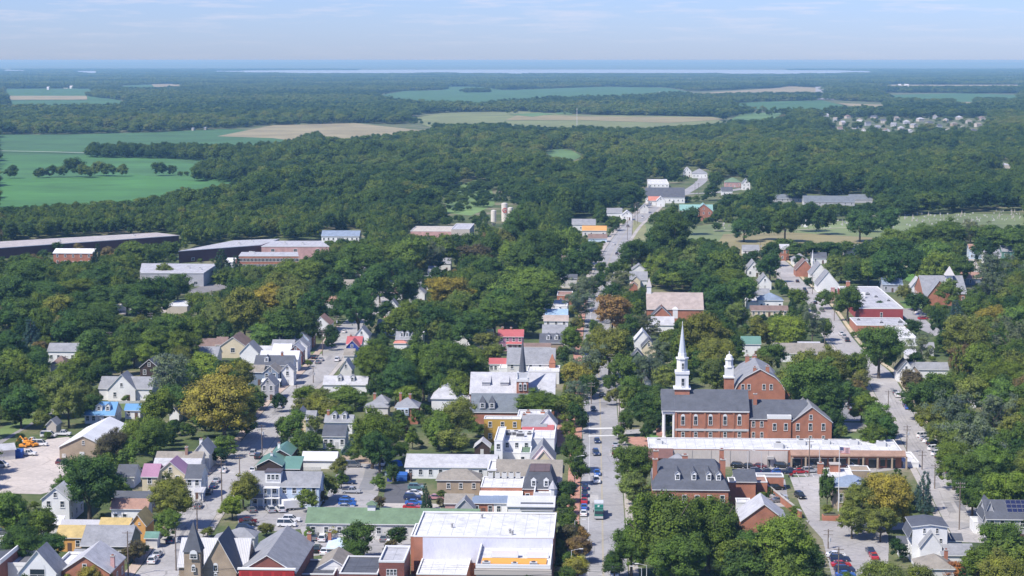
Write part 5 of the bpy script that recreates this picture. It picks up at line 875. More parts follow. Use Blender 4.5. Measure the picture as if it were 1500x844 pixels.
# ------------------------------------------------------------------ trees
def quads(C_, N_, S_, rng):          # leaf-sized diamonds at C_ facing N_
    n = len(C_); r = rng.normal(size=(n, 3)); u = np.cross(N_, r); u /= np.linalg.norm(u, axis=1)[:, None] + 1e-9; v = np.cross(N_, u)
    s = S_[:, None]; k = rng.uniform(.55, 1, (n, 1))
    return np.stack([C_ - u * s, C_ - v * s * k, C_ + u * s, C_ + v * s * k], 1).reshape(-1, 3)
ICO = None
def crown_mesh(kind, nl, leaf, seed, mats, lobes=30):
    r = np.random.default_rng(seed); P = []; T = []
    if kind in ('broad', 'tall'):
        L_ = []                      # lobes spread through an uneven ellipsoid
        for i in range(lobes):
            t = i / lobes; z = 1 - 1.85 * t; a = i * 2.39996 + r.uniform(-.5, .5); q = math.sqrt(max(0, 1 - z * z)); k = r.uniform(.6, 1.05)
            L_.append(((.36 * q * k * math.cos(a), .36 * q * k * math.sin(a), .53 + .36 * z * k), r.uniform(.07, .15) * (46 / max(lobes, 30)) ** .5))
        for i in range(lobes // 4): L_.append(((r.normal() * .11, r.normal() * .11, r.uniform(.5, .75)), .17))
    elif kind == 'open':             # thin crown with holes
        L_ = [((r.normal() * .2, r.normal() * .2, r.uniform(.35, .95)), r.uniform(.06, .11)) for i in range(lobes)]
    else:                            # conifer: whorls
        L_ = []; nw = 11
        for k in range(nw):
            z = .1 + .86 * k / nw; rad = .46 * (1 - z) ** .8
            for j in range(max(3, int(9 * (1 - z)) + 2)):
                a = j * 6.283 / max(3, int(9 * (1 - z)) + 2) + k; rr = rad * r.uniform(.6, .95); L_.append(((rr * math.cos(a), rr * math.sin(a), z - .02), .05 + .055 * (1 - z)))
    sd_ = r.uniform(0, 6, 4); ax_ = r.uniform(.86, 1.12, 2) if kind != 'conifer' else (1, 1)
    L_ = [((c[0] * ax_[0] + .05 * math.sin(7 * c[2] + sd_[0]), c[1] * ax_[1] + .05 * math.sin(6 * c[2] + sd_[1]), c[2] + (.05 * math.sin(9 * c[0] + sd_[2]) + .04 * math.sin(11 * c[1] + sd_[3]) if kind != 'conifer' else 0)), q) for c, q in L_]
    L_c = np.array([l[0] for l in L_]); L_r = np.array([l[1] for l in L_])
    # opaque cores
    V, Fc = [], []
    for c, q in zip(L_c, L_r):
        i0 = len(V); m = 6
        for k in range(4):
            ph = math.pi * (k + .5) / 4
            for j in range(m):
                a = 2 * math.pi * j / m + k; d = q * .56 * r.uniform(.8, 1.1); V.append((c[0] + d * math.sin(ph) * math.cos(a), c[1] + d * math.sin(ph) * math.sin(a), c[2] + d * math.cos(ph) * .85))
        for k in range(3):
            for j in range(m):
                b = (j + 1) % m; Fc.append((i0 + k * m + j, i0 + (k + 1) * m + j, i0 + (k + 1) * m + b, i0 + k * m + b))
        V.append((c[0], c[1], c[2] + q * .74 * .85)); V.append((c[0], c[1], c[2] - q * .6))
    V = np.array(V)
    if kind == 'open': V = np.zeros((0, 3)); Fc = []
    w_ = L_r ** 2; idx = r.choice(len(L_c), nl, p=w_ / w_.sum()); n_ = r.normal(size=(nl, 3)); n_[:, 2] = np.where(r.random(nl) < .85, abs(n_[:, 2]), n_[:, 2]); n_ /= np.linalg.norm(n_, axis=1)[:, None]
    # small bunches: leaf positions pulled toward a few bunch directions so the surface is tufty
    bump = 1 + .24 * np.sin(n_ @ np.array([9., 4, 7]) * 1.6 + idx * 1.7) * np.sin(n_ @ np.array([-5., 8, 3]) * 1.8 + idx)
    Cn = L_c[idx] + n_ * (L_r[idx] * bump * (r.uniform(.72, 1.12, nl)))[:, None] * np.array([1, 1, .88])
    N_ = n_ * 1.0 + r.normal(size=(nl, 3)) * .36 + np.array([0, 0, .18]); N_ /= np.linalg.norm(N_, axis=1)[:, None]
    Q = quads(Cn, N_, leaf * r.uniform(.6, 1.2, nl), r)
    allv = np.vstack([V, Q]) if len(V) else Q; n0 = len(V); me = bpy.data.meshes.new("crown"); nq = nl; nf = nq + len(Fc)
    me.vertices.add(len(allv)); me.vertices.foreach_set('co', allv.astype(np.float32).ravel()); me.loops.add(nf * 4); me.polygons.add(nf)
    li = np.concatenate([np.array(Fc, dtype=np.int32).ravel() if Fc else np.zeros(0, np.int32), np.arange(n0, n0 + nq * 4, dtype=np.int32)])
    me.loops.foreach_set('vertex_index', li); me.polygons.foreach_set('loop_start', np.arange(0, nf * 4, 4, dtype=np.int32)); 
    for m in mats: me.materials.append(m)
    me.update(calc_edges=True); me.validate(); return me
def trunk_mesh(seed, kind):
    r = random.Random(seed); a = MB(); top = .9 if kind == 'conifer' else .52; a.prism(0, 0, -.02, .2, .028, .02, 7, cap=False); a.prism(0, 0, .2, top, .02, .006, 6, cap=False)
    if kind != 'conifer':
        for i in range(7):
            an = i * .9 + r.uniform(-.3, .3); z = r.uniform(.2, .45); q = r.uniform(.2, .34); p1 = (q * .5 * math.cos(an), q * .5 * math.sin(an), z + .15); a.tube((0, 0, z), p1, .011, 5); a.tube(p1, (q * math.cos(an), q * math.sin(an), z + r.uniform(.28, .42)), .006, 4)
    return a.mesh("trunk", [BARK])
PRO = {'A': [crown_mesh('broad', 20000, .0115, 10 + i, [LEAF], 74) for i in range(4)], 'B': [crown_mesh('broad', 8000, .0175, 20 + i, [LEAF], 44) for i in range(6)], 'C': [crown_mesh('broad', 2600, .03, 30 + i, [LEAF], 20) for i in range(4)],
       'E': [crown_mesh('conifer', 6000, .014, 40 + i, [LEAF]) for i in range(3)], 'S': [crown_mesh('open', 6500, .016, 50 + i, [LEAF], 60) for i in range(3)]}
TRK = {'b': [trunk_mesh(i, 'b') for i in range(4)], 'E': [trunk_mesh(9, 'conifer')]}
TC = dict(D=(.080, .140, .046), G=(.135, .20, .050), L=(.170, .245, .052), O=(.170, .200, .060), Y=(.31, .285, .075), B=(.29, .205, .10), S=(.145, .175, .11), P=(.06, .042, .048), E=(.042, .078, .048), U=(.075, .125, .115), M=(.12, .02, .025), W=(.22, .23, .18), R=(.36, .15, .07), N=(.145, .122, .075))
CN = dict(D='dark green', G='green', L='bright green', O='olive', Y='golden', B='rust brown', S='silvery', P='dark purple', E='dark', U='blue green', M='maroon', W='whitish', R='orange', N='brownish')
TREES = []
def tree(cx, yt, wpx, c, asp=1.1, kind=None):
    kind = kind or ('E' if c in 'EU' else 'S' if c == 'S' and wpx > 25 else 'b')
    if kind == 'E' and asp == 1.1: asp = 1.9
    # foot of the tree: crown top appears at yt
    f = lambda yb: (lambda X, Y: proj(X, Y, asp * wpx / (F / (Y * ct + H * st)))[1] - yt)(*at(cx, yb))
    yb = bis(f, yt + 1, yt + wpx * asp * 2 + 30); X, Y = at(cx, yb); s = F / (Y * ct + H * st); w_ = wpx / s; h_ = w_ * asp; X = xat(cx, Y, h_ * .5)
    cls = kind if kind in 'ES' else ('A' if wpx > 62 else 'B' if wpx > 26 else 'C')
    nm = {'E': 'conifer', 'S': 'tree', 'b': 'tree'}[kind]
    if w_ < 5 and kind == 'b': nm = 'shrub'
    t = thing(nm, '', nm if nm != 'conifer' else 'conifer', (X, Y, 0), random.uniform(0, 6.28), {'tree': 'trees of the town', 'conifer': 'conifers of the town', 'shrub': 'shrubs of the town'}[nm])
    k = {'A': 1.0, 'B': 1.03, 'C': 1.06}.get(cls, 1.0) * 1.08; t.scale = (w_ * k, w_ * k, h_)
    col = TC[c]; j = random.uniform(.82, 1.2); g = random.uniform(-.12, .12)
    cr_ = mk("crown", random.choice(PRO[cls]), t); cr_.color = (col[0] * j * (1 + g), col[1] * j, col[2] * j * (1 - g), 1)
    mk("trunk", random.choice(TRK['E' if kind == 'E' else 'b']), t)
    TREES.append((t, cx, yt + wpx * asp * .45, wpx, c, nm, w_, h_)); return t
TL = """965 714 132 G;1038 722 108 G;925 762 78 G;1000 775 112 G .9;1070 762 62 N;1150 747 108 L;1108 772 72 D;1182 800 62 D;1092 832 34 N;925 643 74 G;930 688 50 O;900 805 40 D
1302 684 88 Y;1262 704 70 O;1248 738 48 O;1290 740 50 O;1212 686 26 D 2.3;1353 684 42 U 1.6;1315 788 32 P;1292 815 88 O;1345 826 60 O;1238 838 40 G;1400 822 44 R .7;1430 824 34 R .7;1372 826 30 R .7;1462 806 82 O;1432 795 56 G;1464 754 80 G;1472 680 88 L;1410 655 72 G;1398 625 46 O
1400 576 72 S;1362 585 48 O;1456 577 64 S;1492 580 52 O;1428 614 92 S;1398 640 72 G;1452 645 82 G;1484 602 52 O;1374 612 40 O;1494 660 52 O;1425 690 62 D;1448 700 60 D;1262 574 42 G;1288 588 50 G;1300 608 40 D;1278 618 48 G;1215 577 48 D;1196 560 54 G;1243 556 40 D;1222 598 34 D;1232 623 22 O .9;1224 625 14 D 1.3;1090 575 20 G
1195 516 104 G 1.05;1176 508 62 O;1216 508 66 O;1158 534 56 O;1206 546 76 D;1262 541 30 Y;1256 556 26 R;1288 467 80 G 1.1;1250 512 52 G;1155 458 66 L .9;1113 462 46 O;1190 446 40 S 1.5;1208 462 34 S;1228 520 40 D
1030 450 92 O;1010 482 62 G;1052 486 70 O;1075 492 36 D 1.4;1112 516 46 O;1050 522 56 O;1034 500 50 D;975 534 42 O;962 562 50 D;946 574 52 D;928 548 44 G;940 520 44 S;915 516 50 G;893 470 78 O;868 484 40 G;955 520 50 S;964 500 40 S;1130 500 46 D;1080 440 44 O
840 476 40 L;858 507 56 S;842 525 46 Y;846 559 46 S;898 568 24 N;920 560 32 L 1.6;917 596 26 G 1.7;952 578 48 D;970 596 34 D;897 427 58 B 1.1;934 424 40 D;930 456 40 D;906 440 40 S;950 462 40 S
868 522 32 O;892 546 26 G;866 546 32 S;866 402 32 G;896 414 34 D;890 442 30 N;872 468 26 G;858 552 30 D;896 500 34 G;846 588 34 D 1.4;840 634 42 D 1.4;846 664 34 G 1.4;830 700 34 D;826 742 34 G;852 772 26 B;830 764 46 N;848 780 42 B;843 811 50 Y .9;820 790 30 O;906 622 20 G
672 578 70 O;642 600 54 G;662 627 62 O .7;632 610 34 L;785 570 78 G .65;812 575 34 G;545 598 82 G;556 628 64 D;574 602 22 U 1.6;514 640 30 U .9;500 564 62 G .6;448 563 44 G .7;472 568 40 O .7;480 579 52 O .8;462 575 40 O;440 582 34 Y;430 598 50 G;446 628 46 D;458 606 28 O;415 610 30 G;500 590 50 G .8;590 622 22 P .8;604 626 22 L 1.5;585 600 30 G;612 598 26 G
328 540 118 Y 1.0;300 566 60 O;355 570 52 O;340 575 40 G 1.3;250 520 78 S 1.1;232 565 62 G;258 560 50 D;225 608 66 G;163 624 64 N;200 610 52 G;186 640 50 G;130 653 104 D;96 690 50 G;165 690 46 G;250 694 74 O;246 744 46 G;226 640 28 D;330 636 40 G .9;320 655 34 P .8;408 573 26 P 1.2
356 690 52 O;340 724 42 L .9;450 716 38 L .9;480 692 36 O;498 668 30 N;472 718 20 N;555 694 24 L;556 724 20 N;624 704 20 E 2.2;525 761 56 D;520 790 40 D;585 768 34 D;572 790 24 N;488 768 22 Y .9;390 764 28 O .8;304 772 22 O .7;452 772 18 G;378 700 34 G;500 690 24 D;645 728 14 N;654 722 10 D
20 716 76 G;60 740 56 G;34 764 72 D;76 776 44 D;196 790 40 N .9;135 826 44 Y;158 834 30 G;102 838 30 O;8 770 22 R .8;192 750 14 Y .8;213 798 16 L .8;190 712 10 D 1.8;182 716 10 D 1.8;150 752 12 D
100 558 54 O 1.3;15 592 32 G;40 565 44 D;70 571 40 L;10 566 36 D;128 575 40 D;45 463 42 U 1.2;72 464 40 N .8;128 447 92 D .75;96 452 60 D;190 470 46 D;196 492 44 D;178 506 40 G;22 508 60 G;56 506 42 D;92 530 58 G;112 514 58 G;80 545 62 O;124 556 42 O;30 560 62 D;14 536 52 D;62 498 30 B .8;140 480 60 D;150 530 36 D;152 520 30 G;60 600 30 O;18 480 48 D
248 454 58 G;226 480 50 G;290 458 52 G;312 440 44 O;358 418 62 O 1.4;386 468 44 G;386 490 24 W .8;412 448 62 G;444 446 60 D;468 448 34 D;216 500 40 L;268 505 44 O;272 480 50 G;210 490 30 G;330 470 40 D;485 475 28 D;484 492 20 D;300 515 60 L .8;350 525 50 O;280 540 44 D
525 414 74 D;590 440 62 G .9;604 466 40 G;655 398 82 Y .8;640 442 58 D;672 420 44 O;766 388 112 G .65;724 428 94 G .7;706 398 40 S;740 420 60 D;782 414 60 G;690 450 60 D;850 430 48 S .9;858 404 48 S;852 380 34 G .9;640 464 40 O;770 452 40 G;566 440 30 D;545 500 66 G;580 520 70 D;620 500 80 G;660 490 74 G;600 530 34 Y 1.2;560 540 50 D;640 520 60 D;690 510 52 G;670 540 56 G;598 560 44 G;712 486 40 N .9;722 500 36 O;560 470 24 D;610 490 30 G;700 560 30 D;655 470 40 G;520 570 46 G .7;550 495 40 G;572 505 44 D;640 545 44 D
696 354 56 N .8;716 370 50 D;770 352 60 D;748 350 44 L;794 330 70 D;764 302 64 D;828 330 54 G;864 350 42 D;842 362 50 D;800 350 44 G;810 372 50 D;785 372 40 G;716 338 50 D;690 340 40 G;740 330 40 N;670 342 40 D;882 382 20 G
440 374 92 G .7;412 394 62 O;396 416 66 Y .8;432 405 62 O;460 420 60 D;530 352 78 G .8;485 398 48 D;612 366 34 Y;600 344 60 G;578 376 44 D;590 398 50 D;544 386 62 D;560 350 50 G;630 350 50 S;650 340 50 G;640 366 34 G;500 375 44 G;470 362 56 D;556 396 44 D;612 394 34 D;640 390 40 D;600 420 22 D;462 382 50 D;545 402 40 N .8;500 430 40 D
326 360 40 E 1.3;348 370 34 E 1.5;323 422 22 E 2;248 350 38 G .8;260 395 44 D 1.1;240 402 46 D;290 424 42 G;310 432 40 O;225 440 30 L;345 405 40 D;370 388 42 O;355 440 40 O
40 374 84 G .8;44 372 30 B .8;115 355 26 B;158 360 34 B;142 352 26 E;200 350 60 G .7;222 354 36 G;66 408 80 D .7;22 400 60 D;104 404 80 G .6;142 392 80 D .6;186 412 72 D .7;222 402 60 D;84 428 52 O;32 428 60 D;150 438 66 D .8;206 430 60 D .7;186 372 50 G .6;110 440 40 D;12 440 50 D;240 382 30 O;84 354 18 D;62 364 18 D;180 392 50 O .5;150 416 60 D .7;118 420 50 D
985 306 74 D;1010 300 40 D;964 332 50 D;926 347 46 D;964 369 44 G;1018 357 50 O;1000 378 50 D .9;966 392 36 O .8;984 397 50 G .6;1012 392 50 D .7;1070 389 66 G .8;1062 362 52 G;1045 351 56 D;1100 366 34 D .8;1128 368 42 D;906 398 46 S .8;900 382 30 G;880 395 30 D;1034 398 50 D;1052 414 50 D;1090 400 50 G;1056 440 40 D;940 368 26 N;955 350 40 D;1050 325 18 D .8
1090 318 46 D .8;1118 310 38 D;1180 350 56 D .6;1150 349 40 G .7;1130 353 34 D;1212 351 44 D .6;1240 353 28 G .8;1232 372 48 O .9;1272 380 44 G .9;1242 414 52 D 1.1;1170 372 20 D 1;1170 420 34 S;1207 424 26 G;1185 405 16 D;1246 326 16 D .9;1278 325 30 G .5;1205 300 40 D;1150 300 50 D;1260 300 50 D;1300 300 46 D;1183 296 40 D;1290 440 20 D
1310 334 60 G .8;1345 324 66 G .8;1390 320 66 G .8;1422 322 52 S .8;1370 346 60 G;1286 346 40 G;1302 360 60 D;1342 360 52 D;1372 364 58 G;1400 366 50 D;1414 376 34 D;1446 326 60 G .8;1482 330 60 G .8;1498 356 40 G;1326 414 28 N;1336 428 24 D;1346 425 34 D;1390 408 40 S;1452 370 60 S;1430 418 42 D .9;1452 400 52 S;1482 380 34 O;1492 400 44 O;1320 345 50 D;1264 352 30 D;1440 346 40 D
1412 454 88 O;1452 444 66 Y .8;1490 446 56 G;1400 436 34 U 1.2;1482 470 62 S;1412 500 52 N;1440 498 62 G;1472 520 66 G;1492 508 60 O;1373 448 28 D 1.8;1350 488 48 S;1378 542 70 G .8;1336 538 44 N;1350 552 60 D;1420 546 62 O;1460 552 60 G;1390 480 40 D;1455 480 50 D;1495 540 50 G;1338 466 30 D .9;1440 470 50 O;1340 515 34 D"""
for ln in TL.replace('\n', ';').split(';'):
    q = ln.split(); 
    if len(q) >= 4: tree(float(q[0]), float(q[1]), float(q[2]), q[3], float(q[4]) if len(q) > 4 else 1.1)
HAND = np.array([(t[0].location[0], t[0].location[1], t[6] / 2) for t in TREES])
HUE = dict(D=.12, G=.4, L=.68, O=.8, Y=.9, B=1, S=.6, N=.9, R=1, W=.8, P=0, E=.05, U=.3, M=1)
small = []                            # all but the 295 largest trees join the town's greenery
big = sorted([q for q in TREES if q[5] == 'tree'], key=lambda q: -q[3]); 
for q in big[295:]:
    t = q[0]; small.append((t.location[0], t.location[1], 0, q[6] * 1.1, q[7], random.uniform(0, 6.28), random.randrange(5), HUE[q[4]]))
    for ch in list(t.children): bpy.data.objects.remove(ch)
    bpy.data.objects.remove(t); TREES.remove(q)
# ------------------------------------------------------------------ everything else that grows: instanced, one object each for the woods
protos = []
pc = bpy.data.collections.new("woodland_crowns")
def addp(me):
    o = bpy.data.objects.new("woodland_crown_%02d" % len(protos), me); pc.objects.link(o); protos.append(o)
for i in range(5): addp(crown_mesh('broad', 3200, .026, 70 + i, [FLEAF], 24))          # 0-4 single crowns
addp(crown_mesh('conifer', 1800, .026, 80, [FLEAF]))                                   # 5
def clump(n, seed, nl, leaf):                                                          # a stand of n crowns inside a unit square
    r = np.random.default_rng(seed); vs, fs, off = [], [], 0
    for i in range(n):
        me = crown_mesh('broad', nl, leaf, seed * 50 + i, [FLEAF], 10); co = np.zeros(len(me.vertices) * 3, np.float32); me.vertices.foreach_get('co', co); co = co.reshape(-1, 3)
        k = 1 / math.sqrt(n) * 1.5 * r.uniform(.8, 1.25); g = int(math.ceil(math.sqrt(n))); x, y = ((i % g) + r.uniform(.1, .9)) / g - .5, ((i // g) + r.uniform(.1, .9)) / g - .5
        co = co * np.array([k, k, r.uniform(.75, 1.1)]) + np.array([x, y, 0]); li = np.zeros(len(me.loops), np.int32); me.loops.foreach_get('vertex_index', li); vs.append(co); fs.append(li + off); off += len(co); bpy.data.meshes.remove(me)
    V = np.vstack(vs); Fi = np.concatenate(fs); nf = len(Fi) // 4; me = bpy.data.meshes.new("stand"); me.vertices.add(len(V)); me.vertices.foreach_set('co', V.astype(np.float32).ravel()); me.loops.add(nf * 4); me.polygons.add(nf)
    me.loops.foreach_set('vertex_index', Fi.astype(np.int32)); me.polygons.foreach_set('loop_start', np.arange(0, nf * 4, 4, dtype=np.int32)); me.materials.append(FLEAF); me.update(calc_edges=True); return me
for i in range(3): addp(clump(7, 90 + i, 420, .06))      # 6-8
for i in range(2): addp(clump(30, 95 + i, 90, .11))      # 9-10
def scatter(name, pts, label):
    me = bpy.data.meshes.new(name); n = len(pts); a = np.array(pts, dtype=np.float32)
    me.vertices.add(n); me.vertices.foreach_set('co', a[:, :3].ravel())
    hue = a[:, 7] if a.shape[1] > 7 else np.clip(.40 + .27 * np.sin(a[:, 0] * .004 + 1) * np.sin(a[:, 1] * .0031) + .12 * np.sin(a[:, 0] * .021) * np.sin(a[:, 1] * .017 + 2) + rng.normal(size=n) * .19, 0, .86) + (rng.random(n) < .006) * .1
    for nm, ty, dat in (('hue', 'FLOAT', hue.astype(np.float32)), ('sc', 'FLOAT_VECTOR', a[:, [3, 3, 4]]), ('rot', 'FLOAT_VECTOR', np.stack([a[:, 0] * 0, a[:, 0] * 0, a[:, 5]], 1)), ('idx', 'INT', a[:, 6].astype(np.int32))):
        at_ = me.attributes.new(nm, ty, 'POINT'); at_.data.foreach_set('vector' if ty == 'FLOAT_VECTOR' else 'value', np.ascontiguousarray(dat).ravel())
    o = mk(name, me); o['kind'] = 'stuff'; o['label'] = label; o['category'] = 'woodland'
    ng = bpy.data.node_groups.get("plant_trees")
    if not ng:
        ng = bpy.data.node_groups.new("plant_trees", 'GeometryNodeTree'); ng.interface.new_socket("Geometry", in_out='INPUT', socket_type='NodeSocketGeometry'); ng.interface.new_socket("Geometry", in_out='OUTPUT', socket_type='NodeSocketGeometry')
        N = ng.nodes.new; K = ng.links.new; gi, go = N('NodeGroupInput'), N('NodeGroupOutput'); ci = N('GeometryNodeCollectionInfo'); ci.inputs[0].default_value = pc; ci.inputs[1].default_value = True; ci.inputs[2].default_value = True
        ip = N('GeometryNodeInstanceOnPoints'); ip.inputs['Pick Instance'].default_value = True
        def na(nm, ty): q = N('GeometryNodeInputNamedAttribute'); q.data_type = ty; q.inputs[0].default_value = nm; return q.outputs[0]
        K(gi.outputs[0], ip.inputs['Points']); K(ci.outputs[0], ip.inputs['Instance']); K(na('idx', 'INT'), ip.inputs['Instance Index']); er = N('FunctionNodeEulerToRotation'); K(na('rot', 'FLOAT_VECTOR'), er.inputs[0]); K(er.outputs[0], ip.inputs['Rotation']); K(na('sc', 'FLOAT_VECTOR'), ip.inputs['Scale']); K(ip.outputs[0], go.inputs[0])
    md = o.modifiers.new("plant", 'NODES'); md.node_group = ng; return o
def clear(X, Y, h_, w_):             # does a crown here hide ground the photo shows open?
    bad = 0; s = F / (Y * ct + H * st); n = 0
    for fz in (.02, .35, .65, .92):
        for fx in (-.38, 0, .38):
            px, py = proj(X, Y, h_ * fz); px += fx * w_ * s * (1 if fz > .2 else .3); n += 1
            if 0 <= px < 1500 and 0 <= py < 844: bad += MASK[int(py), int(px)]
    return bad
def infoot(X, Y):
    for f in FOOTA:
        if f[0] <= X <= f[1] and f[2] <= Y <= f[3]: 
            if inpoly(f[4], np.array([X]), np.array([Y]))[0]: return True
    return False
FOOTA = [(min(p[0] for p in f), max(p[0] for p in f), min(p[1] for p in f), max(p[1] for p in f), f) for f in FOOT]
rd = random.Random(11); town, woods, far = [], [], []
Y = 430.0
while Y < 1500:                      # town gardens and copses
    X = -.36 * Y
    while X < .36 * Y:
        x, y = X + rd.uniform(-4, 4), Y + rd.uniform(-4, 4); X += 8.6
        for h_, w_ in ((rd.uniform(10, 15), rd.uniform(9, 14)), (rd.uniform(5, 7), rd.uniform(5, 7)), (2.6, 3.6)):
            if clear(x, y, h_, w_) > (0 if h_ > 8 else 1): continue
            d = np.hypot(HAND[:, 0] - x, HAND[:, 1] - y) - HAND[:, 2]
            if d.min() < w_ * (.12 if h_ > 8 else .3): continue
            if infoot(x, y): break
            py = proj(x, y, 0)[1]
            if py > 560 and h_ > 8 and rd.random() < .25: continue
            k = 5 if rd.random() < .07 else rd.randrange(5); town.append((x, y, 0, w_, h_ * (1.2 if k == 5 else 1), rd.uniform(0, 6.28), k, min(1, max(0, rd.gauss(.42, .2))))); break
    Y += 8.6
Y = 1500.0
while Y < 4200:
    sp = 14.6 + (Y - 1500) * .0024; X = -.36 * Y
    while X < .36 * Y:
        x, y = X + rd.uniform(-.45, .45) * sp, Y + rd.uniform(-.45, .45) * sp; X += sp; h_ = rd.uniform(11, 22) * (1 + .25 * math.sin(x * .013 + 1) * math.sin(y * .010)); w_ = rd.uniform(12, 22) * sp / 12.5
        if clear(x, y, h_, w_) > 0:
            if clear(x, y, 6, 6) > 0 or rd.random() < .4: continue
            h_, w_ = 6, 8
        woods.append((x, y, -.5, w_, h_, rd.uniform(0, 6.28), 5 if rd.random() < .05 else rd.randrange(5)))
    Y += sp
Y = 4200.0
while Y < 24500:
    big = Y > 9000; sp = 95 if big else 42; X = -.34 * Y
    while X < .34 * Y:
        x, y = X + rd.uniform(-.3, .3) * sp, Y + rd.uniform(-.3, .3) * sp; X += sp; h_ = rd.uniform(14, 19)
        if clear(x, y, h_, sp) > 0 and not (clear(x, y, h_, sp * .2) == 0 and rd.random() < .6): continue
        far.append((x, y, -1, sp * 1.25, h_, rd.uniform(0, 6.28), rd.choice((9, 10)) if big else rd.choice((6, 7, 8))))
    Y += sp
mead = [at(*q) for q in [(652, 281), (700, 264), (719, 277), (723, 299), (690, 314), (657, 311)]]
for i in range(170):
    X, Y = rd.uniform(min(q[0] for q in mead), max(q[0] for q in mead)), rd.uniform(min(q[1] for q in mead), max(q[1] for q in mead))
    if inpoly(mead, np.array([X]), np.array([Y]))[0]: s = rd.uniform(3, 7) if rd.random() < .85 else 10; woods.append((X, Y, 0, s * 1.2, s * rd.uniform(.5, .9), rd.uniform(0, 6), rd.randrange(5)))
for x, yb_, wp in ((18, 263, 24), (58, 262, 18), (76, 261, 22), (92, 261, 20), (108, 261, 30), (125, 262, 26), (145, 259, 28), (160, 260, 24), (180, 260, 20), (235, 259, 26), (252, 258, 16), (264, 259, 10), (273, 259, 8), (312, 253, 26), (326, 252, 20), (60, 262, 16), (827, 168, 4), (745, 167, 10), (756, 167, 8), (1100, 168, 12), (1112, 169, 10), (1125, 170, 10), (1075, 171, 10), (852, 163, 18), (1085, 170, 12)):
    X, Y = at(x, yb_); s = F / (Y * ct + H * st); woods.append((X, Y, 0, wp / s * 1.15, wp / s * rd.uniform(.85, 1.05), rd.uniform(0, 6), rd.randrange(5)))
belts = [[(130, 226), (400, 226), (470, 205), (480, 240), (372, 240), (250, 234), (130, 232)], [(350, 236), (380, 236), (380, 262), (330, 270), (300, 262), (340, 258)], [(288, 256), (340, 250), (345, 262), (285, 268)], [(676, 134.5), (720, 134), (720, 135.5), (676, 136)], [(762, 160), (1030, 160), (1032, 163), (770, 163)], [(815, 152), (980, 150), (985, 154), (815, 156)], [(1021, 143), (1100, 142), (1200, 141), (1200, 143.5), (1021, 145.5)], [(862, 167), (1045, 168.5), (1045, 170.5), (862, 169)], [(1212, 140), (1300, 142), (1306, 147), (1214, 145)], [(1310, 150), (1395, 152), (1395, 156), (1310, 156)], [(1430, 150), (1500, 151), (1500, 155), (1430, 155)], [(128, 142), (250, 143), (560, 146), (560, 152), (300, 152), (170, 146)]]
for bp in belts:
    W3 = [at(*q) for q in bp]; xs = [q[0] for q in W3]; ys = [q[1] for q in W3]; ar = 0
    sp = 11 if min(ys) < 4000 else 20; x = min(xs)
    while x < max(xs):
        y = min(ys)
        while y < max(ys):
            a_, b_ = x + rd.uniform(-4, 4), y + rd.uniform(-4, 4)
            if inpoly(W3, np.array([a_]), np.array([b_]))[0]: woods.append((a_, b_, 0, rd.uniform(13, 19) * sp / 12, rd.uniform(11, 18), rd.uniform(0, 6), rd.randrange(5)))
            y += sp
        x += sp
scatter("town_greenery", town + small, "smaller trees and shrubs filling the gardens between the houses")
scatter("woodland", woods, "broad green woods beyond the town")
scatter("far_woodland", far, "far woods fading to blue towards the river")
print("STUFF", len(town), len(woods), len(far), "TREES", len(TREES))
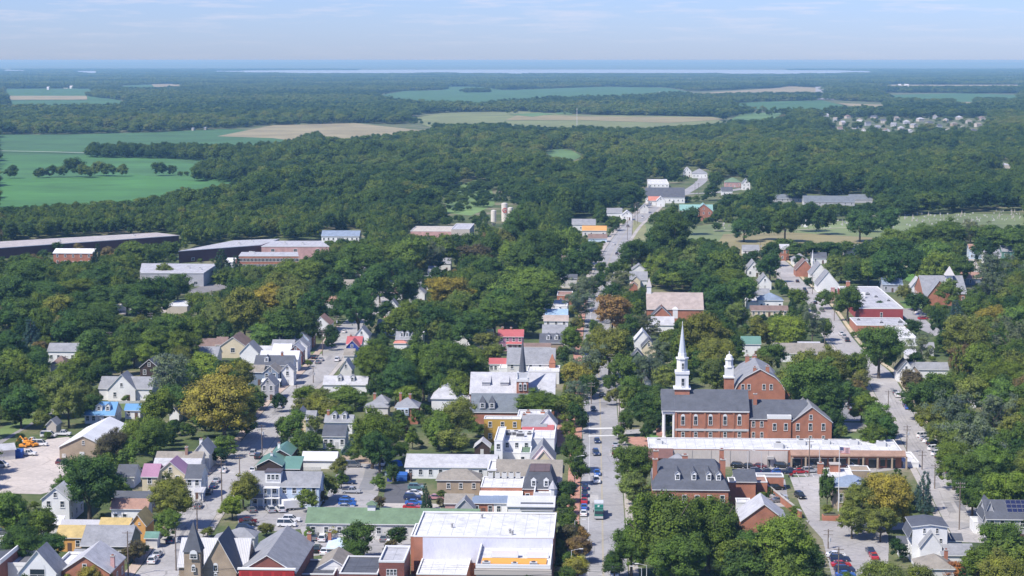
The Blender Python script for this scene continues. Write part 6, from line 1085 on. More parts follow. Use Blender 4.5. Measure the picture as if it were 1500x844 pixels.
# ------------------------------------------------------------------ vehicles
def car_protos():
    P = {}
    rub = mat('plain', (.02, .02, .02)); lamp = mat('plain', (.7, .7, .65)); red = mat('plain', (.35, .02, .02)); paint = mat('paint')
    def shell(prof, w, taper):       # side profile (x along, z) lofted across with tumblehome
        a = MB(); n = len(prof)
        for sg in (-1, 1):
            pts = [(x, sg * (w / 2 - (taper * max(0, z - .85))), z) for x, z in prof]; a.poly(pts if sg < 0 else pts[::-1])
        for i in range(n):
            j = (i + 1) % n; (xa, za), (xb, zb) = prof[i], prof[j]; ya, yb = w / 2 - taper * max(0, za - .85), w / 2 - taper * max(0, zb - .85)
            a.poly([(xb, -yb, zb), (xa, -ya, za), (xa, ya, za), (xb, yb, zb)])
        return a
    spec = {'sedan': (4.7, 1.8, 1.42, [(-2.35, .3), (-2.35, .85), (-1.7, .98), (2.25, .8), (2.35, .55), (2.3, .3)], [(-1.65, .96), (-1.0, 1.38), (.35, 1.42), (1.15, .93)]),
            'suv': (4.8, 1.9, 1.75, [(-2.4, .35), (-2.4, 1.05), (-2.1, 1.1), (1.2, 1.05), (2.3, .95), (2.4, .6), (2.35, .35)], [(-2.25, 1.08), (-1.95, 1.68), (.3, 1.72), (1.2, 1.04)]),
            'pickup': (5.4, 1.95, 1.8, [(-2.7, .45), (-2.7, 1.05), (1.4, 1.08), (2.6, 1.0), (2.7, .6), (2.65, .45)], [(-.6, 1.06), (-.45, 1.72), (.7, 1.76), (1.45, 1.06)]),
            'van': (5.0, 1.95, 2.0, [(-2.5, .35), (-2.5, 1.1), (1.8, 1.1), (2.4, .95), (2.5, .6), (2.45, .35)], [(-2.45, 1.08), (-2.35, 1.95), (.9, 1.98), (1.85, 1.08)])}
    for k, (l, w_, h_, body, cab) in spec.items():
        b = shell(body, w_, .0)
        rf = [(x, z) for x, z in cab]; x0, x1 = cab[1][0], cab[2][0]; y = w_ / 2 - .27
        b.box(x0 + .02, x1 - .02, -y, y, h_ - .03, h_ + .03)                     # painted roof
        for xx, zz, xb, zb in ((cab[0][0], cab[0][1], cab[1][0], cab[1][1]), (cab[3][0], cab[3][1], cab[2][0], cab[2][1]), ((cab[1][0] + cab[2][0]) / 2 + .1, .95, (cab[1][0] + cab[2][0]) / 2 + .1, cab[1][1])):
            for sg in (-1, 1): b.tube((xx, sg * (w_ / 2 - .08), zz), (xb, sg * y, zb), .05, 4)
        if k == 'pickup': b.box(-2.6, -.75, -.8, .8, 1.065, 1.07, 1)
        g = shell(cab, w_ - .1, .28)
        P[k] = (b.mesh("body", [paint, rub]), g.mesh("windows", [GLASS]), l, w_)
    wb = MB(); i0 = len(wb.v)
    for yy in (-.11, .11):
        for q in range(12): t = q * math.pi / 6; wb.v.append((.33 * math.cos(t), yy, .33 * math.sin(t)))
    for q in range(12): wb.f.append((q, (q + 1) % 12, 12 + (q + 1) % 12, 12 + q)); wb.m.append(0)
    wb.f.append(tuple(range(11, -1, -1))); wb.f.append(tuple(range(12, 24))); wb.m += [0, 0]; wb.box(-.14, .14, -.12, .12, -.14, .14, 1)
    P['wheel'] = wb.mesh("wheel", [rub, mat('plain', (.4, .4, .42))])
    a = MB(); a.box(-.04, .04, -.2, .2, -.09, .09); P['hl'] = a.mesh("headlight", [lamp]); a = MB(); a.box(-.04, .04, -.18, .18, -.09, .09); P['tl'] = a.mesh("tail_light", [red]); return P
CP = car_protos()
CC = dict(white=(.75, .75, .75), silver=(.42, .43, .45), grey=(.16, .165, .175), black=(.012, .012, .014), navy=(.018, .035, .10), blue=(.03, .12, .42), red=(.45, .02, .03), maroon=(.13, .02, .03), teal=(.1, .2, .19), orange=(.8, .35, .03), pink=(.5, .25, .27))
ORD = ["first", "second", "third", "fourth", "fifth", "sixth", "seventh", "eighth", "ninth", "tenth", "eleventh", "twelfth", "thirteenth", "fourteenth", "fifteenth", "sixteenth", "seventeenth", "eighteenth", "nineteenth", "twentieth", "twenty-first", "twenty-second", "twenty-third", "twenty-fourth", "twenty-fifth", "twenty-sixth", "twenty-seventh", "twenty-eighth", "twenty-ninth", "thirtieth"]
def vehicle(px, py, kind, col, ang, label, group, y=None):
    X, Y = at(px, py, .7); b, g, l, w_ = CP[kind]
    t = thing("parked_" + kind, label, {'suv': 'suv', 'sedan': 'car', 'pickup': 'pickup', 'van': 'van'}[kind], (X, Y, .035), ang, group)
    o = mk("body", b, t); o.color = (*CC[col], 1); mk("windows", g, t)
    for sx_ in (-1, 1):
        for sy in (-1, 1): mk("wheel", CP['wheel'], t, (sx_ * l * .31, sy * (w_ / 2 - .1), .33))
    for sy in (-1, 1): mk("headlight", CP['hl'], t, (l / 2 - .03, sy * w_ * .36, .68)); mk("tail_light", CP['tl'], t, (-l / 2 + .02, sy * w_ * .38, .8))
    return t
def row(place, ang, items, order="from the nearest"):
    n = len(items)
    for i, (x, y, k, c) in enumerate(items):
        nm = {'suv': 'SUV', 'sedan': 'car', 'pickup': 'pickup', 'van': 'van'}[k]
        vehicle(x, y, k, c, ang + random.uniform(-.03, .03), f"{c} {nm} {place}, {ORD[i]} {order}" if n > 1 else f"{c} {nm} {place}", "vehicles " + place)
def slopeang(p, q):
    (a, b), (c, d) = at(*p), at(*q); return math.atan2(d - b, c - a)
NS = math.pi / 2 + GR; EW = GR
row("in the kerb row beside the green truck", NS, [(855, 751, 'sedan', 'white'), (855.5, 742, 'sedan', 'blue'), (856, 733, 'sedan', 'red'), (856.5, 723, 'sedan', 'navy'), (857, 713, 'sedan', 'navy')])
row("driving down the main street", -NS + .0, [(899, 840, 'suv', 'white'), (873.5, 703.5, 'suv', 'white'), (874.5, 692, 'sedan', 'blue'), (873, 663, 'suv', 'navy'), (874.5, 645, 'sedan', 'navy'), (869, 598.5, 'sedan', 'navy'), (882, 578, 'sedan', 'black'), (867.5, 566, 'sedan', 'white'), (860, 478, 'sedan', 'black')])
row("parked at the right kerb of the main street", NS, [(900.6, 662, 'sedan', 'maroon'), (901.5, 651, 'sedan', 'silver')])
row("on the far stretch of the main street", NS - .1, [(903.7, 371, 'sedan', 'black'), (899, 357, 'sedan', 'white'), (919.7, 331, 'suv', 'grey'), (941, 318, 'van', 'white')])
aL = slopeang((258, 800), (345, 685))
row("at the left kerb of the left side street", aL, [(223.6, 820, 'suv', 'white'), (230.5, 811, 'sedan', 'silver'), (249.6, 790, 'sedan', 'navy'), (290.5, 740, 'sedan', 'grey'), (305.8, 720, 'sedan', 'black'), (312.5, 711, 'sedan', 'navy'), (317, 703, 'sedan', 'silver'), (328, 688, 'sedan', 'white')])
row("on the middle of the left side street", aL, [(371, 663, 'suv', 'silver'), (378.5, 668, 'suv', 'black'), (370, 688, 'sedan', 'white'), (410.6, 594.5, 'sedan', 'silver')])
aL2 = slopeang((425, 583), (500, 500))
row("on the upper left side street", aL2, [(494, 526.5, 'suv', 'white'), (465.8, 530, 'sedan', 'grey'), (470, 526, 'sedan', 'silver'), (460.6, 523, 'sedan', 'black'), (504, 485, 'sedan', 'white')])
row("before the large pale blue house", NS + .4, [(368, 746, 'sedan', 'grey'), (396, 746, 'suv', 'silver'), (410.7, 745.5, 'suv', 'white')], "from the left")
row("in the lot left of the long green roof", EW, [(359.6, 773.5, 'suv', 'navy'), (363, 767, 'sedan', 'black'), (364, 762, 'sedan', 'maroon'), (420, 767.5, 'van', 'white'), (427, 760.5, 'suv', 'white')])
row("in the yard behind the red fronted hall", NS, [(465, 804, 'suv', 'black'), (475, 807, 'sedan', 'white'), (462, 786, 'suv', 'grey'), (472.5, 788, 'suv', 'white'), (562, 788, 'sedan', 'grey'), (571, 796, 'suv', 'white')])
row("in the bays above the long green roof", EW, [(506, 742, 'sedan', 'silver'), (509, 737.5, 'suv', 'blue'), (507.6, 731, 'sedan', 'blue'), (514.5, 719, 'pickup', 'silver'), (509, 705.5, 'suv', 'navy'), (516.5, 681, 'van', 'grey')])
row("in the dark car park by the cypress", EW, [(603, 742, 'sedan', 'red'), (606, 735.5, 'sedan', 'blue'), (604, 728, 'suv', 'navy'), (608, 721.5, 'sedan', 'white'), (610, 713.5, 'suv', 'teal'), (639, 728, 'sedan', 'pink')])
row("below the spruce covered fence", NS + math.pi, [(559.5, 678.5, 'van', 'white')])
row("in the front row before the strip mall", EW + .25, [(1109, 690, 'suv', 'navy'), (1125, 690, 'sedan', 'navy'), (1139.7, 690, 'sedan', 'blue'), (1156, 690, 'pickup', 'navy'), (1172, 690, 'sedan', 'red'), (1187, 689, 'suv', 'silver')], "from the left")
row("in the back row against the strip mall", EW - .3, [(1082.5, 682, 'suv', 'black'), (1097, 682, 'sedan', 'black'), (1113, 682, 'sedan', 'maroon'), (1146, 682, 'suv', 'black'), (1161, 681, 'sedan', 'black'), (1177, 680, 'suv', 'white'), (1189, 681, 'sedan', 'grey'), (1218.5, 680, 'suv', 'white'), (1234, 681, 'sedan', 'maroon'), (1247, 681.5, 'suv', 'white'), (1260, 680, 'sedan', 'black')], "from the left")
row("near the low brick garden wall", EW + .2, [(1137, 714, 'suv', 'black'), (1143, 732, 'sedan', 'grey'), (1141, 726.5, 'sedan', 'silver')])
row("coming down the concrete driveway", -NS + .15, [(1172, 726, 'suv', 'black')])
row("in the lower row beside the big bright tree", EW + .1, [(1238.5, 841, 'sedan', 'blue'), (1237, 834, 'suv', 'navy'), (1232, 826, 'sedan', 'red'), (1230, 818, 'suv', 'navy'), (1224, 812, 'sedan', 'white')])
row("at the kerb left of the purple bush", slopeang((1280, 813), (1274, 804)), [(1280, 814, 'sedan', 'red'), (1275, 806, 'sedan', 'navy')])
aR = slopeang((1385, 714), (1342, 640))
row("in the long kerb row of the right street", EW + .5, [(1432.4, 737.5, 'suv', 'grey'), (1424.5, 729, 'suv', 'black'), (1419, 720.5, 'suv', 'navy'), (1412, 713, 'sedan', 'black'), (1408, 705, 'sedan', 'blue'), (1402.5, 698, 'suv', 'black'), (1397, 692, 'sedan', 'navy'), (1392, 687, 'sedan', 'navy'), (1387.5, 681.5, 'sedan', 'silver'), (1385.5, 676, 'sedan', 'white'), (1381, 669.5, 'suv', 'black'), (1375, 664, 'suv', 'white'), (1377, 659.5, 'sedan', 'grey'), (1370, 656.5, 'suv', 'white'), (1368, 649.5, 'suv', 'black'), (1362, 645, 'sedan', 'white'), (1356.5, 641.5, 'sedan', 'silver'), (1353.5, 637.5, 'suv', 'white')])
row("at the upper bend of the right street", aR, [(1344, 611, 'suv', 'maroon'), (1329, 596, 'sedan', 'blue'), (1326.5, 592, 'suv', 'navy'), (1314.5, 578.5, 'suv', 'white'), (1311, 574, 'sedan', 'grey')])
row("in the narrow lot behind the brick church", EW + .2, [(1256.5, 605, 'sedan', 'white'), (1255, 600.5, 'sedan', 'maroon'), (1254, 596, 'suv', 'white'), (1249, 592, 'sedan', 'white')])
row("on the upper right street below the school", slopeang((1235, 500), (1203, 452)), [(1241, 498, 'suv', 'black'), (1236.7, 492.5, 'suv', 'silver'), (1232.4, 488.5, 'suv', 'white'), (1204.7, 454, 'sedan', 'grey'), (1194, 443, 'sedan', 'black'), (1181, 428, 'sedan', 'black'), (1178.5, 424, 'suv', 'navy'), (1168, 411.5, 'sedan', 'black'), (1149, 428, 'suv', 'navy'), (1139.7, 411, 'suv', 'black')])
row("in the lot beside the red brick school", EW + .3, [(1352, 466, 'sedan', 'red'), (1350, 462.5, 'sedan', 'silver'), (1349, 460, 'sedan', 'blue'), (1347.5, 457, 'sedan', 'white'), (1345.5, 454.5, 'suv', 'black'), (1341, 453, 'sedan', 'navy'), (1375, 460, 'suv', 'navy')])
row("in the pale dirt yard", EW, [(40.7, 664, 'pickup', 'white'), (58, 650, 'van', 'white'), (46, 646, 'pickup', 'white'), (71, 637.5, 'van', 'white'), (92, 635, 'pickup', 'white'), (71, 630.5, 'sedan', 'black'), (93.6, 677.5, 'suv', 'maroon'), (100, 678, 'sedan', 'grey'), (0, 681, 'van', 'white')])
for i, (x, y) in enumerate(((34, 656), (44, 654), (38, 650), (50, 655))):        # orange machines in the yard
    X, Y = at(x, y); t = thing("digger", "orange excavator in the dirt yard, " + ORD[i] + " from the top of the group", "excavator", (X, Y, 0), i * 1.3, "orange machines in the dirt yard"); om = mat('plain', (.75, .3, .03)); dk = mat('plain', (.03, .03, .03))
    a = MB(); a.box(-1.6, 1.6, -1.2, -.6, 0, .7); a.box(-1.6, 1.6, .6, 1.2, 0, .7); a.build("track", dk, t); a = MB(); a.box(-1.7, .6, -1.1, 1.1, .75, 1.7); a.build("body", om, t); a = MB(); a.box(.0, 1.3, -1.0, .0, 1.0, 2.6); a.box(.05, 1.25, -1.03, .03, 1.5, 2.4, 1); a.build("cab", [om, GLASS], t)
    a = MB(); a.tube((.8, .5, 1.5), (3.0, .5, 3.4), .25, 5); a.tube((3.0, .5, 3.4), (4.4, .5, 1.6), .2, 5); a.box(4.1, 4.9, .1, .9, .7, 1.6); a.build("arm", om, t); t.scale = (.68, .68, .68)
# box truck on the main street
X, Y = at(877, 762); t = thing("lorry", "green cab flatbed lorry with a pale load driving down the main street", "lorry", (X, Y, .03), GR)
a = MB(); a.box(-1.15, 1.15, 0, 1.6, .6, 1.5); a.slab([(-1.15, .2, 1.5), (1.15, .2, 1.5), (1.1, .9, 2.7), (-1.1, .9, 2.7)], .02); a.box(-1.12, 1.12, .9, 2.3, 1.5, 3.0); a.build("cab", [mat('plain', (.02, .13, .10)), mat('plain', (.5, .5, .5))], t)
a = MB(); a.box(-1, 1, .1, .5, 1.55, 2.3); a.build("windscreen", GLASS, t); a = MB(); a.box(-1.15, 1.15, -.12, 0, .4, 1.0); a.build("bumper", mat('plain', (.45, .45, .45)), t)
a = MB(); a.box(-1.2, 1.2, 2.6, 6.2, .95, 4.0); a.build("cargo_box", mat('plain', (.5, .52, .55)), t); a = MB(); a.box(-1.15, 1.15, 2.55, 2.59, 2.4, 3.6); a.prism(0, 2.5, 2.7, 3.3, .3, .3, 12, 1); a.build("front_sign", [mat('plain', (.02, .22, .16)), TRIM], t)
a = MB(); a.box(-1.2, 1.2, 6.4, 10.5, .95, 1.2); a.box(-1.2, -1.1, 6.4, 10.5, 1.2, 2.2); a.box(1.1, 1.2, 6.4, 10.5, 1.2, 2.2); a.box(-.6, .6, 8, 9.5, 1.2, 2.8); a.build("flatbed", mat('plain', (.16, .09, .07)), t)
for yy in (1.2, 5.2, 8.8, 9.8):
    for sg in (-1, 1): o = mk("wheel", CP['wheel'], t, (sg * 1.02, yy, .48), math.pi / 2); o.scale = (1.45, 1.4, 1.45)
for sg in (-1, 1): a = MB(); a.box(sg * 1.35 - .1, sg * 1.35 + .1, .5, .6, 1.9, 2.6); a.build("mirror", mat('plain', (.03, .03, .03)), t)
# small lorry before the strip mall, trailers, bins
def boxtruck(px, py, ang, L_, w_, h_, colb, colc, label, name="trailer", cat="trailer", group=None, cab=True):
    X, Y = at(px, py); t = thing(name, label, cat, (X, Y, .03), ang, group); a = MB(); a.box(-L_ / 2, L_ / 2, -w_ / 2, w_ / 2, .7, h_); a.build("box", mat('plain', colb), t)
    a = MB(); a.box(-L_ / 2 + .05, L_ / 2 - .05, -w_ / 2 + .05, w_ / 2 - .05, h_ + .001, h_ + .12); a.build("roof", mat('plain', (.7, .7, .7)), t)
    if cab: a = MB(); a.box(L_ / 2 + .1, L_ / 2 + 1.9, -w_ / 2 + .1, w_ / 2 - .1, .5, 1.4); a.box(L_ / 2 + .1, L_ / 2 + 1.3, -w_ / 2 + .15, w_ / 2 - .15, 1.4, 2.2, 1); a.build("cab", [mat('plain', colc), GLASS], t)
    for xx in ((-L_ * .3, L_ / 2 + 1.2) if cab else (-.5, .5)):
        for sg in (-1, 1): mk("wheel", CP['wheel'], t, (xx, sg * (w_ / 2 - .15), .35))
    return t
boxtruck(1302, 682, EW + math.pi, 7, 2.3, 2.9, (.03, .07, .06), (.03, .03, .03), "dark green lorry with white roof before the strip mall", "lorry", "lorry")
boxtruck(426, 747, EW + .4, 4.5, 2.2, 2.7, (.72, .72, .72), (0, 0, 0), "white box trailer beside the pale blue house", cab=False)
for i, (x, y) in enumerate(((152, 458), (163, 456), (174, 457), (186, 454), (197, 455), (208, 453), (219, 456), (230, 453))): boxtruck(x, y, .3 * i, 6 + i % 3, 2.4, 2.9, (.7, .7, .7), (.6, .6, .6), "white trailer in the yard by the beige shed, " + ORD[i] + " from the left", group="white trailers in the yard", cab=i % 3 == 0)
def binbox(px, py, s, col, label, name, cat, lid=(.1, .1, .1)):
    X, Y = at(px, py); t = thing(name, label, cat, (X, Y, 0), GR); a = MB(); a.slab([(-s, -s * .7, s * 1.1), (s, -s * .7, s * 1.1), (s, s * .7, s * 1.5), (-s, s * .7, s * 1.5)], s * 1.1, 0, 0); a.build("container", mat('plain', col), t); a = MB(); a.slab([(-s * 1.03, -s * .75, s * 1.16), (s * 1.03, -s * .75, s * 1.16), (s * 1.03, s * .75, s * 1.58), (-s * 1.03, s * .75, s * 1.58)], .06, 0, 0); a.build("lid", mat('plain', lid), t)
binbox(589, 704, 1.5, (.03, .12, .4), "blue skip inside a brown fenced enclosure", "skip", "skip", (.02, .1, .35)); binbox(571, 705, .7, (.03, .03, .35), "small deep blue bin left of the fenced skip", "bin", "bin", (.03, .03, .3)); binbox(568, 697, .8, (.5, .6, .6), "pale box beside the small blue bin", "bin", "bin", (.6, .6, .6)); binbox(1319.5, 682, 1.2, (.02, .14, .14), "tall teal bin at the right end of the strip mall", "bin", "bin", (.6, .6, .6)); binbox(26, 670, 1.6, (.02, .08, .35), "blue skip beside the low workshop", "skip", "skip", (.02, .08, .3))
a = MB()
for bx in ((-2.6, -2.4, 0, 3), (2.4, 2.6, 0, 3), (-2.4, 2.4, 2.85, 3)): a.box(bx[0], bx[1], bx[2], bx[3], 0, 2)
X, Y = at(589, 706); o = a.build("enclosure", mat('plain', (.12, .07, .05)), None, (X, Y, 0), GR); tag(o, "three sided brown fence around the blue skip", "fence")
a = MB(); a.prism(0, 0, 0, 1.2, 2.4, 1.8, 9, 0); a.prism(.4, 0, 1.2, 1.7, 1.6, .5, 7, 0); X, Y = at(578.5, 682); o = a.build("covered_pile", mat('siding', (.03, .13, .45)), None, (X, Y, 0), .3); o.scale = (1, .7, 1); tag(o, "pile under a bright blue tarpaulin beside the white van", "tarpaulin")
X, Y = at(244, 653); t = thing("parasol", "open yellow parasol glimpsed left of the golden tree", "parasol", (X, Y, 0)); a = MB(); a.prism(0, 0, 2.2, 2.9, 1.8, .05, 8); a.build("canopy", mat('plain', (.75, .5, .03)), t); a = MB(); a.prism(0, 0, 0, 2.2, .04, .04, 6); a.build("pole", TRIM, t); MASKED = 1
X, Y = at(1158.7, 699); t = thing("motorcycle", "red motorcycle at the end of the grass strip", "motorcycle", (X, Y, 0), .6); a = MB(); a.tube((-.7, 0, .9), (.7, 0, .85), .17, 6); a.box(-.3, .3, -.14, .14, .35, .8, 0); a.build("body", mat('plain', (.4, .03, .03)), t)
for xx in (-.75, .75): mk("wheel", CP['wheel'], t, (xx, 0, .33))
# ------------------------------------------------------------------ poles, lamps, wires
WOOD = mat('bark', (.19, .15, .12)); STEEL = mat('plain', (.5, .5, .5)); PT = []
def pole(px, yt, yb, i, label, arms=2, lamp=0, steel=False):
    X, Y = at(px, yb); h_ = zat(yt, Y); t = thing("street_lamp" if lamp and steel else "utility_pole", label, "street lamp" if lamp and steel else "utility pole", (X, Y, 0), GR, "street lamps" if lamp and steel else "utility poles")
    a = MB(); a.prism(0, 0, -.2, h_, .17 if not steel else .13, .11 if not steel else .07, 8); a.build("post", STEEL if steel else WOOD, t)
    for k in range(arms):
        a = MB(); z = h_ - .5 - k * 1.0; a.box(-1.2, 1.2, -.2, -.08, z, z + .13); [a.prism(q, -.14, z + .13, z + .35, .05, .04, 6, 1) for q in (-1.1, -.5, .5, 1.1)]; a.build("cross_arm", [WOOD, STEEL], t)
    if not steel and i % 2 == 0: a = MB(); a.prism(.38, -.1, h_ - 3.2, h_ - 2.2, .27, .27, 10); a.build("transformer", mat('plain', (.45, .46, .47)), t)
    if lamp:
        a = MB(); z = h_ - .1 if steel else h_ - 2.5; a.tube((0, 0, z), (lamp * 1.9, 0, z + .45), .05, 6); a.build("arm", STEEL, t); a = MB(); a.box(lamp * 1.9 - .1, lamp * 1.9 + lamp * .7 + .1, -.15, .15, z + .37, z + .52) if lamp > 0 else a.box(lamp * 1.9 + lamp * .7 - .1, lamp * 1.9 + .1, -.15, .15, z + .37, z + .52); a.build("lamp_head", mat('plain', (.65, .65, .63)), t)
    PT.append((t, px, (yt + yb) / 2, X, Y, h_)); return (X, Y, h_)
chains = [[(258, 774, 836, 'beside the tan brick church tower'), (289, 738, 778, 'in the road shadow above the dark spire'), (325, 672, 735, 'left of the olive tree at the pale blue house'), (351, 668, 694, 'before the wide shadow on the side street'), (384, 622, 668, 'left of the teal barn'), (434.7, 564, 584, 'at the brick strip by the box roof'), (459, 537, 561, 'in the kerb left of the low dormered house'), (472.5, 484, 521, 'beside the barn red gabled house'), (492.7, 462, 499, 'beyond the head of the left row')],
          [(188, 778, 844, 'before the grey roofed olive building'), (258, 700, 740, 'between the terracotta roof and the kerb')],
          [(1405, 706, 776, 'tallest on the right street'), (1369, 680, 716, 'right of the blue green spruce'), (1350.6, 660, 688, 'at the corner of the strip mall'), (1328, 623, 664, 'left of the long kerb row'), (1301, 572, 600, 'at the upper bend of the right street')],
          [(895, 518, 560, 'before the broad olive tree on the main street'), (907, 584, 616, 'left of the steepled church'), (909, 618, 642, 'at the main street crossing'), (852, 455, 478, 'by the silver trees on the main street')],
          [(161, 486, 520, 'among dark trees on the left'), (96, 521, 540, 'by the purplish roof'), (221, 458, 494, 'left of the maroon roofs'), (21.7, 562, 590, 'in dark trees at the left edge')],
          [(573, 376, 405, 'lowest of the three by the trees'), (584.6, 363, 391, 'taller one above the grass strip'), (589, 368, 391, 'shorter one above the grass strip'), (557.7, 393, 415, 'at the lane by the big dark tree')],
          [(1213, 775, 804, 'short one by the planter'), (1228, 802, 846, 'among cars at the bottom right')],
          [(1113.6, 354, 383, 'by the green tree at the street head'), (1190, 402, 431, 'beside the joined white gables'), (1222, 440, 470, 'below the pinkish stack'), (1208, 486, 506, 'right of the broad beige roof')],
          [(602, 481, 506, 'between the salmon roof and white block'), (1285, 392, 414, 'left of the bright lawn'), (1428.6, 380, 398, 'in the lane by the terracotta house'), (866, 560, 592, 'thin one among main street shadows'), (930, 298, 330, 'at the bend past the orange roof'), (934, 296, 328, 'right one at the bend past the orange roof'), (926, 310, 345, 'before the grass wedge'), (919, 318, 352, 'left of the grass wedge'), (1018, 262, 284, 'at the far crossroads'), (1023, 268, 290, 'right of the far crossroads one'), (1185, 640, 697, 'standing before the strip mall roof'), (204, 430, 450, 'above the trailer yard'), (310, 425, 447, 'above the golden conifer')]]
WIRE = mat('plain', (.05, .05, .05)); k = 0
for ci_, ch in enumerate(chains):
    T_ = []
    for (x, yt, yb, lb) in ch: T_.append(pole(x, yt, yb, k, "wooden utility pole " + lb, 2 if k % 3 else 1, 0)); k += 1
    if ci_ in (0, 2):
        for i in range(len(T_) - 1):
            a = MB()
            for off in (-1.1, 0, 1.1):
                p0 = Vector((T_[i][0] + off, T_[i][1], T_[i][2] - .2)); p1 = Vector((T_[i + 1][0] + off, T_[i + 1][1], T_[i + 1][2] - .2)); pv = p0
                for q in range(1, 9): f = q / 8; pn = p0.lerp(p1, f) - Vector((0, 0, 4 * 1.2 * f * (1 - f))); a.tube(pv, pn, .022, 3); pv = pn
            o = a.build("power_line", WIRE); tag(o, ["wires over the left side street, ", "", "wires over the right street, "][ci_] + ORD[i] + " span from the bottom", "power line", "power lines")
a = MB(); Y0 = at(400, 838, 7)[1]
for off in (0, .8, 1.6):
    pv = None
    for q in range(41): x = -75 + q * 4.2; f = (q % 14) / 14; pn = Vector((x, Y0 + off, 7.6 + off * .4 - 4 * .5 * f * (1 - f))); (a.tube(pv, pn, .022, 3) if pv else None); pv = pn
tag(a.build("power_line", WIRE), "wires crossing the bottom edge over the rooftops", "power line", "power lines")
for i, (x, yt, yb, s, lb) in enumerate(((939.6, 832, 875, -1, 'at the bottom under the giant tree'), (837, 806, 850, 1, 'above the yellow green street tree'), (842, 763, 800, 1, 'between the rust trees on the main street'), (842, 669, 712, 1, 'in the dark trees opposite the parked cars'), (947, 828, 870, -1, 'thin one right of the bottom lamp'))): pole(x, yt, yb, 1, "grey street lamp " + lb, 0, s, True)
for i, (x, yt, yb, s, lb) in enumerate(((1346, 432, 462, -1, 'in the school lot'), (1095, 660, 690, 1, 'in the strip mall lot'), (1115, 662, 692, -1, 'right of the strip mall lot lamp'), (1200, 655, 690, 1, 'left of the brick pier'))): pole(x, yt, yb, 1, "slim car park lamp " + lb, 0, s, True)
X, Y = at(1228, 749); h_ = zat(654, Y); t = thing("flagpole", "tall white flagpole flying a striped flag beside the columnar tree", "flagpole", (X, Y, 0)); a = MB(); a.prism(0, 0, 0, h_, .13, .07, 8); a.prism(0, 0, h_, h_ + .25, .12, .12, 8); a.build("pole", TRIM, t)
fz = h_ - 1.8; a = MB()
for s_ in range(13):
    for q in range(8):
        x0, x1 = .1 + q * .34, .1 + (q + 1) * .34; y0, y1 = .12 * math.sin(q * 1.1), .12 * math.sin((q + 1) * 1.1); z0 = fz + s_ * .125 - q * .03; m_ = 1 if s_ % 2 else 0
        if s_ >= 6 and q < 3: m_ = 2
        a.poly([(x0, y0, z0), (x1, y1, z0 - .03), (x1, y1, z0 + .095), (x0, y0, z0 + .125)], m_)
for q in range(3):
    for s_ in range(3): a.box(.25 + q * .32, .33 + q * .32, -.16, -.13, fz + .85 + s_ * .22, fz + .93 + s_ * .22, 1)
a.build("flag", [mat('plain', (.5, .03, .04)), TRIM, mat('plain', (.02, .03, .15))], t)
X, Y = at(1214, 748); t = tag(a.build("x", TRIM) if 0 else MB.build((lambda m: (m.box(-1.4, 1.4, -1.2, 1.2, 0, 5.2), m.box(-1.6, 1.6, -1.4, 1.4, 5.2, 5.5, 1), m)[2])(MB()), "chimney_stack", [wallm('brick'), CONC], None, (*at(1222.5, 706), 0), GR), "broad red brick stack before the strip mall cars", "chimney")
x, y = at(845, 195); h_ = zat(158, y); a = MB()
for sx_, sy in ((-1, -1), (1, -1), (0, 1)): a.tube((sx_ * .8, sy * .8, 0), (sx_ * .4, sy * .4, h_), .16, 4)
for q in range(14): z = h_ * q / 14; a.tube((-.7, -.7, z), (.7, -.7, z + h_ / 14), .1, 3); a.tube((.7, -.7, z), (0, .7, z + h_ / 14), .1, 3)
tag(a.build("radio_mast", STEEL, None, (x, y, 0)), "thin grey radio mast standing in the far fields", "mast")
# -- fences, boats of detail
def fence(pts, h_, m, label, name="fence"):
    for i in range(len(pts) - 1):
        p, q = at(*pts[i]), at(*pts[i + 1]); L_ = math.hypot(q[0] - p[0], q[1] - p[1]); an = math.atan2(q[1] - p[1], q[0] - p[0]); t = thing(name, label if len(pts) == 2 else label + ", " + ["left", "middle", "right"][i] + " run", "fence", (*p, 0), an, "garden fences")
        a = MB(); n = max(2, int(L_ / .5)); [a.box(L_ * k_ / n, L_ * (k_ + .9) / n, -.02, .02, .1, h_ - .03 * (k_ % 2)) for k_ in range(n)]; a.build("pickets", m, t)
        a = MB(); n = max(1, int(L_ / 2.4)); [a.box(L_ * k_ / n - .06, L_ * k_ / n + .06, .03, .13, 0, h_ + .1) for k_ in range(n + 1)]; a.build("posts", m, t)
PK = mat('siding', (.6, .6, .6)); WF = mat('siding', (.4, .4, .42))
fence([(500, 665), (524, 667)], 1.8, WF, "grey board fence left of the big central tree"); fence([(566, 670), (594, 668)], 1.8, WF, "grey board fence behind the blue tarpaulin"); fence([(463, 700), (480, 702)], 1.2, PK, "white fence right of the pale blue house"); fence([(420, 690), (470, 690)], 1.2, PK, "low white fence behind the pale blue house"); fence([(170, 592), (205, 591)], 1.0, PK, "thin white fence on the lawn of the broad white house")
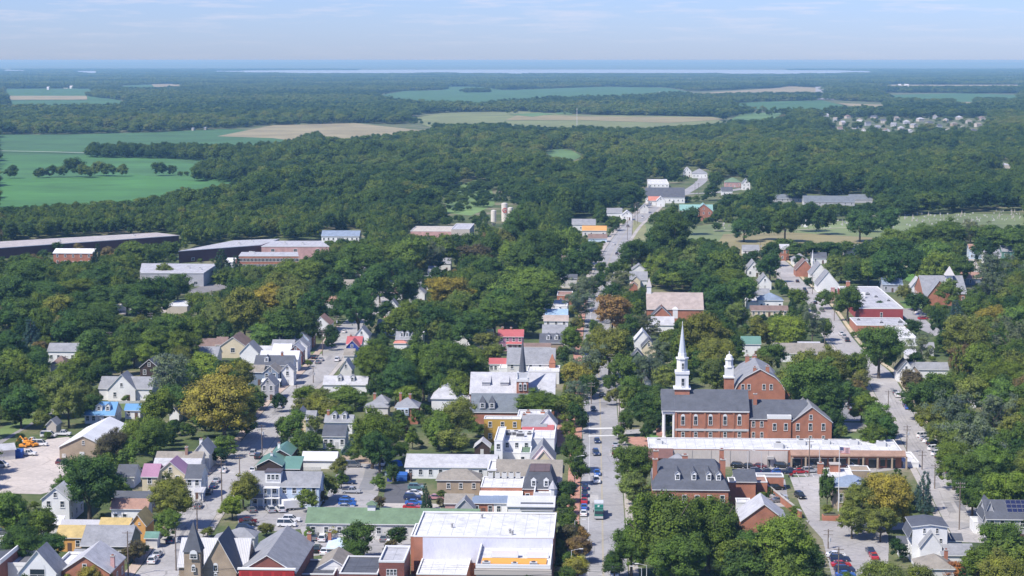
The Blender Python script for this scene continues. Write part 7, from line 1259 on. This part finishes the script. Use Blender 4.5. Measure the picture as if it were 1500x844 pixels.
# ------------------------------------------------------------------ cemetery
ST = [mat('plain', (.46, .46, .44)), mat('plain', (.28, .28, .28)), mat('plain', (.38, .35, .31))]; TB = []
for k_ in range(3):
    a = MB(); a.box(-.45, .45, -.15, .15, 0, .9 + .3 * k_); a.box(-.6, .6, -.3, .3, -.05, .2, 0)
    if k_ == 1: a.prism(0, 0, 1.2, 1.5, .3, .05, 8)
    if k_ == 2: a.prism(0, 0, 1.5, 3.2, .22, .04, 4)
    TB.append(a.mesh("tombstone", [ST[k_]]))
rd = random.Random(3); n = 0
cem = [(1045, 322), (1140, 326), (1300, 316), (1420, 312), (1500, 306), (1500, 324), (1380, 328), (1300, 336), (1200, 334), (1130, 336), (1045, 336)]
while n < 280:
    x, y = rd.uniform(1040, 1500), rd.uniform(304, 338)
    if not inpoly(cem, np.array([x]), np.array([y]))[0]: continue
    o = mk("tombstone", TB[rd.choice((0, 0, 0, 1, 2))], None, (*at(x, y), .1), GR + rd.uniform(-.15, .15)); s = rd.uniform(.6, 1.1); o.scale = (s, s, s); tag(o, "small pale tombstone on the cemetery grass", "tombstone", "tombstones of the cemetery"); n += 1
x, y = at(1180, 333); a = MB(); a.box(-1.2, 1.2, -1.2, 1.2, 0, 1.4); a.prism(0, 0, 1.4, 6.5, .5, .3, 4); tag(a.build("monument", TRIM, None, (x, y, .1)), "tall white monument among the tombstones", "monument")
# ------------------------------------------------------------------ labels of the trees, from what they stand beside
def rel(dx, dy): return ("left of" if dx < 0 else "right of") if abs(dx) > abs(dy) * 1.0 else ("behind" if dy < 0 else "below")
recs = []
for t, x, y, wpx, c, nm, w_, h_ in TREES:
    b = min(LM, key=lambda q: math.hypot((q[1].cx - x) * .8, q[1].cy - y)); dx, dy = x - b[1].cx, y - b[1].cy; size = "huge" if wpx > 95 else "large" if wpx > 62 else "tall" if h_ > w_ * 1.35 else "mid-sized" if wpx > 40 else "small"
    recs.append([t, x, f"{size} {CN[c]} {nm}", rel(dx, dy), b[0]])
grp = {}
for r_ in recs: grp.setdefault((r_[2], r_[3], r_[4]), []).append(r_)
for k_, v in grp.items():
    v.sort(key=lambda r_: r_[1])
    for i, r_ in enumerate(v): r_[0]['label'] = f"{k_[0]} {k_[1]} the {k_[2]}" + ("" if len(v) == 1 else f", {ORD[i]} from left")
# ------------------------------------------------------------------ haze
a = MB(); a.box(-22000, 22000, -60, 61500, -1, 121.5); hz = a.mesh("haze", []); o = mk("haze", hz); o['kind'] = 'stuff'; o['label'] = "pale blue summer haze over the plain"; o['category'] = 'haze'
m = bpy.data.materials.new("haze"); m.use_nodes = True; n_ = m.node_tree; n_.nodes.clear(); out = n_.nodes.new("ShaderNodeOutputMaterial"); v = n_.nodes.new("ShaderNodeVolumePrincipled")
v.inputs['Color'].default_value = (.32, .65, 1.0, 1); v.inputs['Absorption Color'].default_value = (.42, .42, .42, 1); v.inputs['Density'].default_value = 6.2e-5; v.inputs['Anisotropy'].default_value = .0; n_.links.new(v.outputs[0], out.inputs['Volume']); hz.materials.append(m)
